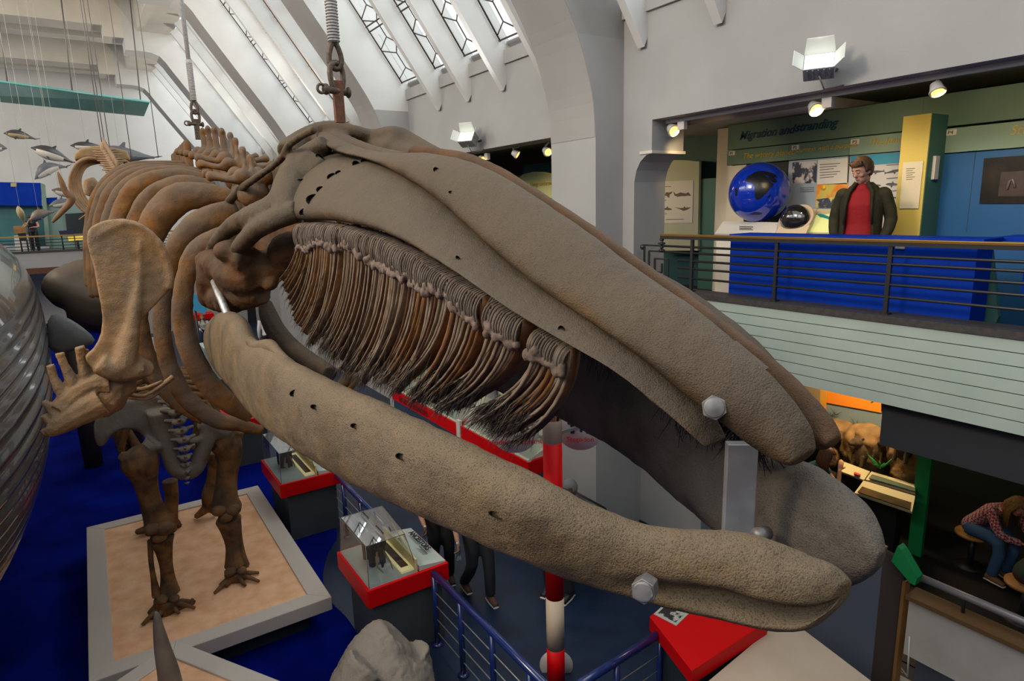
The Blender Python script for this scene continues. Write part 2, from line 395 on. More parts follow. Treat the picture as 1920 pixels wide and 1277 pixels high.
# ceiling slab, cross beams, haunch steps, edge beam
g = G().bx(-9, 3.75, 9.0, 36, 11.5, 11.7); struct('ceiling', g, M['ceil'])
for k, yf in enumerate(FR[1:]):
    g = G().bx(-9, 1.9, yf, yf + 1.0, 10.62, 11.5); g.bx(1.35, 1.9, yf, yf + 1.0, 10.3, 10.62)
    struct('trim_%d' % (40 + k), g, M['ceil'])
    g = G().bx(-9, 2.3, yf + 3.0, yf + 3.7, 10.9, 11.5); struct('trim_%d' % (50 + k), g, M['ceil'])
g = G().bx(2.3, 3.3, 9.0, 36, 10.55, 11.5); struct('trim_60', g, M['ceil'])
# glazed roof slope: rafters, glass, leading
S0 = V((5.95, 0, 7.05)); SD = V((-.574, 0, .819)); SN = V((-.819, 0, -.574)); SL = 4.3
EY = V((0, 1, 0))
def slope(y, t, d=0): return V((0, y, 0)) + S0 + SD * t + SN * d
bays = [(-0.1, [3.6, 4.75, 5.86]), (7.2, [7.81, 8.9, 10.0, 11.09]), (13.5, [14.1, 15.2, 16.3, 17.4]), (19.8, [20.4, 21.5, 22.6, 23.7]), (26.1, [26.7, 27.8, 28.9, 30.0])]
M['rust_iron'] = mat('rusty_leading', (.07, .045, .035), .6)
rn = wn = 0
for bi, (y0, rf) in enumerate(bays):
    y1 = y0 + 5.3 if bi else 6.2
    for y in rf:
        gg = G()
        c = [slope(y - .055, -.40, .50), slope(y - .055, SL, .50), slope(y - .055, SL, -.02), slope(y - .055, -.1, -.02), slope(y - .055, -.32, .36)]
        gg.prism(c, (0, .11, 0))
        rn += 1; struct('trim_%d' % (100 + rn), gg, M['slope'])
    # sloping plaster either side of the panes is the frames themselves; panes between rafters
    ys = [y0] + rf + [y1]
    if bi == 0: ys = [2.5] + rf + [y1]
    for a, b in zip(ys[:-1], ys[1:]):
        a2 = a + (.055 if a != y0 else 0); b2 = b - (.055 if b != y1 else 0)
        wn += 1
        gl = G().prism([slope(a2, .12), slope(b2, .12), slope(b2, SL - .1), slope(a2, SL - .1)], SN * -.012)
        w = struct('window_%d' % wn, gl, M['glass'])
        # foot and head of the pane
        fr = G().prism([slope(a2, -.05, .03), slope(b2, -.05, .03), slope(b2, .14, .03), slope(a2, .14, .03)], SN * -.08)
        fr.prism([slope(a2, SL - .15, .03), slope(b2, SL - .15, .03), slope(b2, SL, .03), slope(a2, SL, .03)], SN * -.08)
        fr.obj('window_frame', M['white'], w)
        if bi <= 3 and b2 - a2 > .4:
            ld = G(); yc = (a2 + b2) / 2; hw = (b2 - a2) / 2 - .03
            r_ = .011
            ld.tube([slope(yc + hw, .2, .15), slope(yc + hw, SL - .3, .15)], r_ * 1.3, 5)
            ld.tube([slope(yc - hw, .2, .15), slope(yc - hw, SL - .3, .15)], r_ * 1.3, 5)
            t = .32; k = 0
            while t < SL - .5:
                if k % 2 == 0 or True:
                    # stretched hexagons down the middle of the light
                    L_ = .62
                    q = [(yc, t), (yc + .17, t + .12), (yc + .17, t + .42), (yc, t + .54)]
                    q2 = [(yc, t), (yc - .17, t + .12), (yc - .17, t + .42), (yc, t + .54)]
                    for Q in (q, q2): ld.tube([slope(y, tt, .14) for y, tt in Q], r_, 4)
                    for sg in (1, -1):
                        ld.tube([slope(yc + sg * .17, t + .12, .14), slope(yc + sg * hw, t - .02, .14)], r_, 4)
                        ld.tube([slope(yc + sg * .17, t + .42, .14), slope(yc + sg * hw, t + .56, .14)], r_, 4)
                    ld.tube([slope(yc, t + .54, .14), slope(yc, t + L_, .14)], r_, 4)
                t += L_; k += 1
            for t in (.22, 1.28, 1.38, 2.5, 2.6, 3.6):
                ld.tube([slope(a2 + .02, t, .16), slope(b2 - .02, t, .16)], .014, 5)
            ld.obj('leading', M['rust_iron'], w)
# unseen side of the hall and wall behind the bridge, added to cut fill
g = G().bx(-9.3, -9, -3.2, 36, 0, 7.0); struct('wall_left', g, mat('dim_side_wall', (.22, .21, .20), .9))
g = G().bx(-9.3, 12, -3.5, -3.2, 0, 7.0); struct('wall_front', g, mat('dim_end_wall', (.22, .21, .20), .9))
# far lower partition
g = G().bx(1.2, 5.8, 29.6, 29.7, 0, 2.62); struct('wall_lower_end', g, M['white'])
# far end wall
g = G().bx(-14, 8, 36, 36.3, 0, 13); struct('wall_back', g, M['farwhite'])
# far balcony: fascia and deck
g = G().bx(-14, 5.8, 31.0, 36, 2.85, 3.44); struct('floor_far_balcony', g, M['white'])
g = G().bx(-14, 5.8, 30.97, 31.6, 2.62, 2.85); struct('trim_70', g, M['rust'])
g = G().bx(-14, 5.8, 30.95, 31.3, 3.44, 3.50); struct('trim_71', g, M['kerb'])
# right balcony deck, clad face, kerb
g = G().bx(WX + .1, 10, -3, 31, 2.9, 3.3); struct('floor_right_balcony', g, mat('balcony_carpet', (.006, .012, .04), .9))
for k, (a, b) in enumerate(((-3, 6.2), (7.2, 12.5), (13.5, 18.8), (19.8, 25.1))):
    g = G(); n = 7; z0, z1 = 2.81, 3.55; h = (z1 - z0) / n
    for i in range(n): g.bx(WX - .05, WX + .1, a, b, z0 + i * h + .004, z0 + (i + 1) * h - .004)
    g.bx(WX - .035, WX + .1, a, b, z0 + .004, z1 - .004, 1)
    struct('trim_%d' % (80 + k), g, [M['fascia'], M['kerb']])
    g = G().bx(WX - .07, WX + .22, a, b, 3.55, 3.61); struct('trim_%d' % (85 + k), g, M['kerb'])
# balcony ceiling and its back walls
g = G().bx(WX + .35, 10, -3, 31, 5.75, 5.85); struct('ceiling_right_balcony', g, mat('olive_soffit', (.09, .10, .06), .9))
g = G().bx(8.5, 8.6, -3.2, 36, 3.3, 5.75); struct('wall_right_balcony', g, M['teal'])
# lower storey: walls under the balcony
g = G().bx(6.2, 6.3, 4.75, 6.2, 0, 2.81); struct('wall_right_lower', g, M['white'])
g = G().bx(6.18, 6.2, 4.75, 6.2, 0, .12); struct('baseboard_right', g, M['darkbase'])
for k, (a, b) in enumerate(((7.2, 12.5), (13.5, 18.8), (19.8, 25.1), (26.1, 31))):
    g = G().bx(5.85, 5.95, a, b, 0, 2.81); struct('wall_right_lower_%s' % 'bcde'[k], g, M['white'])
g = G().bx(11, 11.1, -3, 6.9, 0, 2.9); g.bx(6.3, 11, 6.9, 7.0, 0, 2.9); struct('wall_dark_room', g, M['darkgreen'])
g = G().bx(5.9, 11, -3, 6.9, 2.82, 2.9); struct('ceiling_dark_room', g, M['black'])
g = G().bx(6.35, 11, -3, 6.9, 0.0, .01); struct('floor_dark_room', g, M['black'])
# dark bulkhead beam below the clad face, hanging in front of the dark room
p0 = ax(1655, 765, 5.95); 
g = G().bx(5.95, 6.15, -3, p0.y, 2.36, 2.81); struct('trim_90', g, mat('charcoal_bulkhead', (.025, .027, .032), .7))

# ------------------------------------------------------------------ balcony railing on the right
def railing(name, label, x, y0, y1, ys, group=None):
    t = thing(name, label, 'railing', (x, (y0 + y1) / 2, 3.61), group)
    G().bar((x, y0, 4.255), (x, y1, 4.255), .055, .03).obj('handrail', M['brass'], t, bevel=.006)
    G().bar((x, y0, 4.225), (x, y1, 4.225), .045, .03).obj('handrail_support', M['iron'], t)
    for z in (4.125, 4.055, 3.965, 3.875, 3.765):
        yy = y1 - (.28 if z < 4.0 else 0.02)
        G().tube([(x, y0, z), (x, yy, z)], .013, 8).obj('rail', M['iron'], t)
    for y in ys:
        gg = G().bar((x, y, 3.61), (x, y, 4.22), .03, .035, up=(0, 1, 0)); gg.bx(x - .035, x + .035, y - .035, y + .035, 3.61, 3.625)
        gg.obj('post', M['iron'], t)
    return t
yposts = [ax(u, 500, 5.84).y for u in (1297, 1455, 1668)]
rl = railing('balcony_railing', 'black iron railing with brass topped handrail along the clad balcony edge', 5.84, -1.5, ax(1240, 440, 5.84).y, yposts + [yposts[2] - 1.35])
# scrolled end of the railing
ye = ax(1240, 440, 5.84).y
gg = G()
def sq(pts, w=.02): 
    for a, b in zip(pts[:-1], pts[1:]): gg.bar(a, b, w, w, up=(1, 0, 0))
x = 5.84
sq([(x, ye + .28, 4.125), (x, ye + .28, 3.66), (x, ye - .05, 3.66)])
sq([(x, ye, 4.125), (x, ye + .28, 4.125)])
sq([(x, ye + .2, 4.055), (x, ye + .2, 3.72), (x, ye - .12, 3.72), (x, ye - .12, 3.965), (x, ye + .1, 3.965), (x, ye + .1, 3.80), (x, ye - .02, 3.80), (x, ye - .02, 3.91)])
sq([(x, ye, 4.055), (x, ye + .2, 4.055)])
gg.obj('scroll', M['iron'], rl)
gg = G()
for dz, r in ((0, .03), (-.045, .05), (-.09, .022), (-.13, .045), (.035, .014)): gg.ell((x, ye - .01, 4.2 + dz), (r, r, .016), nu=12, nv=7)
gg.tube([(x, ye - .01, 4.05), (x, ye - .01, 4.24)], .012, 8)
gg.obj('finial', M['iron'], rl); G().ell((x, ye + .31, 4.10), .035).obj('scroll_knob', M['iron'], rl)
railing('balcony_railing', 'black iron railing on the next gallery bay behind the whale skull', 5.84, 7.35, 12.3, [8.6, 10.0, 11.4])
# far balcony railing
t = thing('far_balcony_railing', 'thin black railing along the far end balcony above its white face', 'railing', (-4, 31.1, 3.5))
G().bar((-14, 31.1, 4.06), (5.8, 31.1, 4.06), .06, .05).obj('handrail', M['brass'], t)
for z in (3.92, 3.8, 3.68, 3.56): G().tube([(-14, 31.1, z), (5.8, 31.1, z)], .016, 6).obj('rail', M['iron'], t)
for i in range(14): G().bar((-13.4 + i * 1.45, 31.1, 3.5), (-13.4 + i * 1.45, 31.1, 4.05), .04, .04, up=(0, 1, 0)).obj('post', M['iron'], t)
# ------------------------------------------------------------------ the right whale skeleton
XM = 1.62
whale = thing('whale_skeleton', 'huge dusty baleen whale skeleton hanging from cables with hairy baleen plates in its open jaws', 'skeleton', (XM, 4.0, 3.6))
def pxs(L): return [ax(u, v, x) for u, v, x in L]
def blade(st, thick, bulge, name, m, parent=whale, nose=True, sub=2, k=3, into=None, inw=(1, 0, 0)):
    """a long bone: st = stations (outer top, outer bottom) as points; thick = inward thickness per station"""
    rows = []; IW = V(inw).normalized()
    for (a, b), th in zip(st, thick):
        rows.append((*a, *b, th))
    rows = crom(rows, k); rings = []; n = len(rows)
    for i, q in enumerate(rows):
        a = V(q[0:3]); b = V(q[3:6]); th = q[6]; mid = (a + b) / 2
        out = V((-1, 0, 0))
        d = (b - a)
        rg = []
        for t in (0, .12, .3, .5, .7, .88, 1):
            rg.append(a + d * t + out * (bulge * 4 * t * (1 - t)) + V((1, 0, 0)) * (.25 * th * (abs(2 * t - 1) ** 6)))
        for t in (1, .8, .5, .2, 0):
            rg.append(a + d * t + IW * th * (1 - .45 * abs(2 * t - 1) ** 4))
        rings.append(rg)
    if nose:
        for e in (0, -1):
            c = sum(rings[e], V()) / len(rings[e])
            tip = [c + (p - c) * .45 for p in rings[e]]
            rings = ([tip] + rings) if e == 0 else (rings + [tip])
    if into is not None: return into.loft(rings)
    return G().loft(rings).obj(name, m, parent, sub=sub, disp=.009, dsize=.22)
# near premaxilla
R_ = [(598, 243, 1.58), (647, 271, 1.54), (695, 284, 1.5), (758, 286, 1.48), (815, 290, 1.46), (903, 321, 1.45), (1038, 409, 1.44), (1180, 515, 1.45), (1268, 576, 1.46), (1350, 646, 1.47), (1427, 715, 1.49), (1473, 769, 1.51), (1504, 815, 1.53), (1514, 848, 1.54)]
G_ = [(590, 262, 1.55), (636, 288, 1.5), (685, 300, 1.46), (735, 323, 1.41), (796, 364, 1.36), (880, 440, 1.31), (980, 530, 1.30), (1082, 600, 1.31), (1190, 678, 1.34), (1280, 750, 1.39), (1345, 802, 1.43), (1405, 845, 1.47), (1452, 870, 1.50), (1490, 874, 1.53)]
blade([(ax(*a), ax(*b)) for a, b in zip(R_, G_)], [.10, .11, .12, .13, .14, .14, .14, .14, .14, .13, .12, .11, .09, .06], .045, 'premaxilla', M['bone'])
# near maxilla strip
G2 = [(572, 300, 1.40), (598, 276, 1.53), (640, 290, 1.51), (684, 299, 1.46), (735, 322, 1.41), (796, 362, 1.36), (880, 438, 1.32), (975, 522, 1.31), (1082, 594, 1.32), (1190, 672, 1.35), (1268, 740, 1.39), (1318, 790, 1.42), (1346, 826, 1.45)]
L2 = [(500, 412, 1.1), (540, 416, 1.06), (590, 416, 1.04), (650, 426, 1.04), (715, 447, 1.06), (780, 480, 1.07), (870, 533, 1.09), (960, 590, 1.13), (1060, 648, 1.19), (1165, 704, 1.27), (1243, 762, 1.34), (1298, 806, 1.39), (1336, 836, 1.43)]
blade([(ax(*a), ax(*b)) for a, b in zip(G2, L2)], [.3, .30, .30, .26, .24, .2, .18, .17, .16, .14, .11, .08, .05], .05, 'maxilla', M['bone'])
# braincase and frontal arms, grown together
g = G()
def tp(L, x=None, y=None, n=10, m=0, gg=None, flat=1.0):
    """tube along pixels (u, v, radius px[, plane]); plane is an X or a Y distance"""
    P = []; R = []
    for q in L:
        u, v, r = q[:3]
        xx = q[3] if len(q) > 3 else (x if x is not None else y)
        p = ax(u, v, xx) if x is not None else ay(u, v, xx)
        P.append(p); R.append((pr(r, p), pr(r, p) * flat))
    K = crom([(*p, *r) for p, r in zip(P, R)], 3)
    (gg or g).tube([V(k[:3]) for k in K], [(max(k[3], .002), max(k[4], .002)) for k in K], n, m)
    return P
tp([(540, 290, 26, 1.30), (568, 262, 20, 1.44), (598, 244, 15, 1.58), (632, 240, 14, 1.7), (668, 248, 13, 1.82), (700, 258, 16, 1.95), (742, 254, 18, 2.05), (775, 268, 16, 2.1), (812, 284, 12, 2.12), (846, 296, 6, 2.15)], x=1)
tp([(690, 275, 20, 1.95), (740, 284, 22, 2.0), (800, 296, 16, 2.05)], x=1)
tp([(622, 262, 22, 1.66), (660, 278, 20, 1.72), (705, 290, 16, 1.78), (760, 296, 12, 1.82)], x=1)
tp([(640, 310, 34, 1.65), (600, 330, 44, 1.6)], x=1)
tp([(600, 330, 60, 1.45), (556, 362, 46, 1.26), (520, 390, 30, 1.10), (474, 404, 21, 1.0), (436, 424, 17, .94), (408, 450, 13, .90), (392, 474, 8, .9)], x=1)
tp([(560, 395, 22, 1.16), (515, 412, 20, 1.04), (478, 434, 18, .98), (450, 462, 16, .94), (438, 480, 11, .94)], x=1)
# temporal fossa wall behind the arm
pl = [(560, 262), (586, 240), (612, 300), (560, 370), (480, 405), (415, 430), (412, 410), (430, 372), (462, 345), (498, 318), (530, 284)]
P = [ax(u, v, 1.50) for u, v in pl]
g.prism(P, (.22, .3, 0), smooth=True)
tp([(612, 268, 18, 1.5), (580, 296, 26, 1.40), (556, 330, 34, 1.28), (540, 372, 34, 1.16), (536, 396, 20, 1.1)], x=1)
# raised rim of the fossa
tp([(590, 242, 9, 1.34), (545, 268, 8, 1.26), (525, 300, 7, 1.24), (488, 328, 7, 1.24), (455, 352, 8, 1.24), (430, 378, 9, 1.2), (416, 412, 9, 1.12)], x=1)
gskull = g
# far premaxilla and maxilla: brown, only the ridge and the tip show
Rf = [(760, 270, 1.8), (849, 283, 1.77), (903, 303, 1.76), (970, 343, 1.76), (1098, 427, 1.77), (1180, 487, 1.77), (1268, 552, 1.77), (1346, 611, 1.77), (1427, 672, 1.77), (1488, 722, 1.77), (1542, 776, 1.76), (1567, 818, 1.75)]
Lf = [(790, 330, 1.95), (870, 345, 1.95), (930, 370, 1.95), (1000, 425, 1.95), (1120, 520, 1.94), (1200, 585, 1.93), (1290, 660, 1.92), (1370, 725, 1.9), (1445, 790, 1.87), (1490, 820, 1.84), (1532, 846, 1.8), (1560, 838, 1.76)]
blade([(ax(*a), ax(*b)) for a, b in zip(Rf, Lf)], [.1, .12, .12, .12, .12, .12, .12, .11, .1, .08, .06, .04], .05, 'premaxilla', M['bonebrown'])
# far maxilla (mirrored strip, its underside carries the far baleen)
def mirr(p, xm=1.63, dz=-.12): return V((2 * xm - p.x, p.y, p.z + dz))
blade([(mirr(ax(*b)), mirr(ax(*a))) for a, b in zip(G2[3:], L2[3:])], [.12] * 9, .02, 'maxilla', M['fardark'])
# wooden wedge between the two halves
gg = G(); a = ax(1362, 652, 1.55); b = ax(1424, 704, 1.58); gg.bar(a, b, .10, .035); gg.obj('wooden_wedge', mat('old_wood', (.10, .06, .04), .7, col2=(.07, .045, .03), scale=20), whale)


braincase = gskull.obj('braincase', M['bone'], whale, remesh=.016, smooth=6, disp=.010, dsize=.22)
g = G()
def bl(u, v, x, rx, ry, rz, gg=None): (gg or g).ell(ax(u, v, x), (rx, ry, rz))
bl(405, 500, .86, .10, .16, .13); bl(398, 545, .86, .10, .15, .13); bl(430, 470, .9, .12, .15, .09); bl(440, 530, .95, .14, .15, .16)
bl(425, 575, .9, .1, .12, .05); bl(470, 545, 1.05, .12, .12, .12); bl(485, 500, 1.08, .12, .12, .10); bl(520, 490, 1.2, .15, .15, .12); bl(555, 470, 1.3, .2, .2, .15)
bl(505, 532, 1.12, .06, .08, .06)
g.prism([ax(u, v, 1.30) for u, v in ((425, 470), (470, 418), (550, 400), (575, 440), (560, 480), (520, 505), (470, 505))], (.10, .2, 0), smooth=True)
tp([(392, 480, 26, .87), (400, 520, 30, .87), (398, 560, 26, .87)], x=1); tp([(400, 490, 26, .88), (450, 520, 34, .95), (490, 510, 30, 1.1), (540, 480, 34, 1.25)], x=1)
tp([(405, 560, 24, .88), (445, 560, 26, .95), (490, 545, 26, 1.08)], x=1); tp([(420, 470, 20, .9), (470, 490, 30, 1.0)], x=1)
sq_ = g.obj('squamosal', M['bonebrown'], whale, remesh=.018, smooth=9, disp=.025, dsize=.16)
# cavities in the bone surface
def lathe_hole(p, d, L_, w, name='foramen', par=whale):
    """an almond-shaped pit: shallow dark hollow with a raised lip"""
    d = V(d).normalized(); nrm = (CAM - p).normalized(); b = nrm.cross(d).normalized(); d = b.cross(nrm)
    gg = G(); n = 14; ring = []; ring2 = []
    for k in range(n):
        t = 2 * math.pi * k / n
        q = p + d * (L_ * math.cos(t)) + b * (w * math.sin(t) * (1 - .35 * math.cos(t)))
        ring.append(q + nrm * .004); ring2.append(p + (q - p) * .6 - nrm * .03)
    gg.loft([[p + (q - p) * 1.12 - nrm * .01 for q in ring], ring, ring2], 0, True, False)
    gg.add(ring2, [tuple(range(n))], 0, True)
    return gg.obj(name, M['hole'], par)
HOLES = []
# skull foramina: u, v, X, half length px, half width px, direction
for u, v, x, a, b, du, dv in ((585, 373, 1.12, 8, 6, 1, -1), (600, 355, 1.16, 5, 4, 1, -1), (621, 331, 1.22, 6, 4, 1, -1), (634, 324, 1.26, 4, 3, 1, -1), (669, 308, 1.36, 6, 4, 1, .4), (682, 303, 1.39, 4, 3, 1, 0),
                              (568, 396, 1.09, 6, 3, 1, -1), (600, 294, 1.35, 6, 3, 1, .6), (563, 340, 1.2, 3, 6, .2, 1), (818, 318, 1.38, 4, 3, 1, 0), (845, 360, 1.33, 3, 1.5, 1, 0), (860, 565 - 80, 1.07, 5, 2, 1, 1), (1053, 617, 1.22, 5, 4, 1, .5)):
    HOLES.append((u, v, x, a, b, du, dv, whale))

# ------------------------------------------------------------------ lower jaws
JS = [((402, 600, .86), (396, 652, .86)), ((418, 584, .84), (414, 694, .84)), ((445, 592, .82), (446, 730, .81)), ((468, 640, .80), (468, 762, .79)), ((500, 648, .78), (502, 800, .76)), ((545, 678, .78), (545, 830, .76)), ((610, 713, .79), (600, 864, .79)), ((690, 748, .82), (665, 900, .82)), ((775, 790, .86), (735, 933, .86)), ((860, 832, .9), (815, 967, .9)),
      ((940, 872, .95), (890, 998, .95)), ((1020, 917, 1.0), (970, 1031, 1.0)), ((1100, 957, 1.08), (1060, 1068, 1.08)), ((1180, 988, 1.17), (1150, 1099, 1.17)), ((1250, 997, 1.25), (1240, 1124, 1.25)), ((1330, 997, 1.33), (1330, 1147, 1.33)), ((1415, 1014, 1.4), (1415, 1166, 1.4)), ((1490, 1044, 1.46), (1485, 1178, 1.46)), ((1548, 1066, 1.5), (1535, 1172, 1.5)), ((1585, 1096, 1.53), (1570, 1140, 1.53))]
def jaw(st, hw, name, m, tipgroove=False, k=3):
    rows = crom([(*ax(*a), *ax(*b), w) for (a, b), w in zip(st, hw)], k); rings = []
    N_ = 28
    for i, q in enumerate(rows):
        a = V(q[0:3]); b = V(q[3:6]); w = q[6]; c = (a + b) / 2; h = (a - b) / 2; f = i / len(rows)
        rg = []
        for j in range(N_):
            t = 2 * math.pi * j / N_
            cx = math.cos(t); sz = math.sin(t)
            s_ = abs(cx) ** .8 * (1 if cx > 0 else -1); s2 = abs(sz) ** .85 * (1 if sz > 0 else -1)
            off = V((1, 0, 0)) * (w * s_)
            if tipgroove and f > .68 and -.62 < sz < .0 and cx < 0:
                off += V((1, .2, 0)) * (w * 1.0 * min(1, (f - .68) / .12) * math.sin(math.pi * (sz + .62) / .62))
            rg.append(c + h * s2 + off)
        rings.append(rg)
    for e in (0, -1):
        c = sum(rings[e], V()) / N_; tip = [c + (p - c) * .5 for p in rings[e]]
        rings = ([tip] + rings) if e == 0 else rings + [tip]
    return G().loft(rings).obj(name, m, whale, sub=2, disp=.012, dsize=.18)
nj = jaw(JS, [.08, .11, .11, .09, .08, .085, .095, .1, .105, .11, .11, .11, .105, .1, .1, .1, .105, .1, .085, .05], 'lower_jaw', M['jaw'], True)
g = G()
tp([(470, 640, 10, .80), (482, 650, 12, .79), (505, 648, 13, .79), (520, 660, 10, .79), (548, 684, 6, .79)], x=1)
g.obj('coronoid', M['jaw'], nj, remesh=.012, smooth=2)
g = G(); bl(428, 612, .86, .09, .12, .085); tp([(400, 610, 12, .84), (398, 640, 13, .83), (408, 672, 10, .82), (425, 700, 8, .81)], x=1)
g.obj('jaw_condyle', M['jaw'], nj, remesh=.012, smooth=2)
FJ = [((760, 560, 2.15), (735, 655, 2.15)), ((900, 600, 2.2), (860, 700, 2.2)), ((1000, 590, 2.2), (945, 737, 2.2)), ((1095, 632, 2.15), (1030, 772, 2.15)), ((1200, 690, 2.08), (1140, 830, 2.08)), ((1275, 742, 2.02), (1210, 878, 2.02)), ((1355, 805, 1.98), (1290, 950, 1.98)), ((1432, 852, 1.93), (1370, 1010, 1.93)), ((1510, 868, 1.88), (1440, 1070, 1.88)), ((1565, 902, 1.85), (1520, 1095, 1.85)), ((1610, 942, 1.83), (1580, 1102, 1.83)), ((1642, 990, 1.80), (1622, 1088, 1.80)), ((1657, 1035, 1.78), (1650, 1066, 1.78))]
fj = jaw(FJ, [.1, .1, .1, .09, .085, .08, .08, .085, .09, .09, .08, .06, .03], 'lower_jaw', M['fargrey'])
for u, v, x, a, b, du, dv in ((551, 736, .68, 6, 3.5, 1, -.8), (592, 764, .69, 7, 3, 1, .3), (667, 799, .71, 7, 3, 1, .2), (754, 857, .75, 9, 4, 1, .3), (932, 966, .85, 12, 3.5, 1, .35)):
    HOLES.append((u, v, x, a, b, du, dv, whale))

# steel bar and bolts holding jaws to snout
a = ax(1383, 828, 1.64); b = ax(1389, 1028, 1.64)
wv = V((.75, -.6, 0)).normalized()
g = G().obox((a + b) / 2, wv * .047, wv.cross(V((0, 0, 1))) * .02, V((0, 0, 1)) * ((a - b).length / 2)); g.obj('steel_bar', M['galv'], whale, bevel=.003)
def bolt(p, d, r, L_, name='bolt'):
    d = V(d).normalized(); s1 = d.orthogonal().normalized(); s2 = d.cross(s1)
    gg = G(); hexa = [p + (s1 * math.cos(math.pi * k / 3 + .4) + s2 * math.sin(math.pi * k / 3 + .4)) * r for k in range(6)]
    gg.prism(hexa, d * L_); gg.lathe([(r * .8, 0), (r * .8, .004), (r * .7, .006)], p + d * L_, 20, d)
    return gg.obj(name, M['bolt'], whale, bevel=.003)
bolt(ax(1338, 763, 1.43), (-.72, -.62, .25), .036, .05)
bolt(ax(1214, 1096, 1.14), (-.80, -.52, .22), .034, .06)
G().tube([ax(1420, 1003, 1.66), ax(1436, 1000, 1.74)], .024, 14).obj('spacer_tube', M['bolt'], whale)
G().ell(ax(1378, 1010, 1.60), (.022, .03, .026)).obj('spacer_tube', M['bolt'], whale)

# hyoid bone on its wire, and the steel rod at the jaw joint
g = G(); tp([(497, 566, 12, 1.3), (503, 590, 17, 1.3), (518, 622, 19, 1.3), (548, 655, 19, 1.32), (585, 682, 19, 1.34), (620, 700, 15, 1.36)], x=1)
g.obj('hyoid_bone', M['fardark'], whale, remesh=.014, smooth=2)
G().tube([ax(484, 535, 1.2), ax(499, 565, 1.3)], .008, 6).obj('hyoid_wire', M['iron'], whale)
G().tube([ax(402, 528, .82), ax(412, 555, .82), ax(430, 600, .82)], .03, 10).obj('steel_rod', M['steel'], whale)

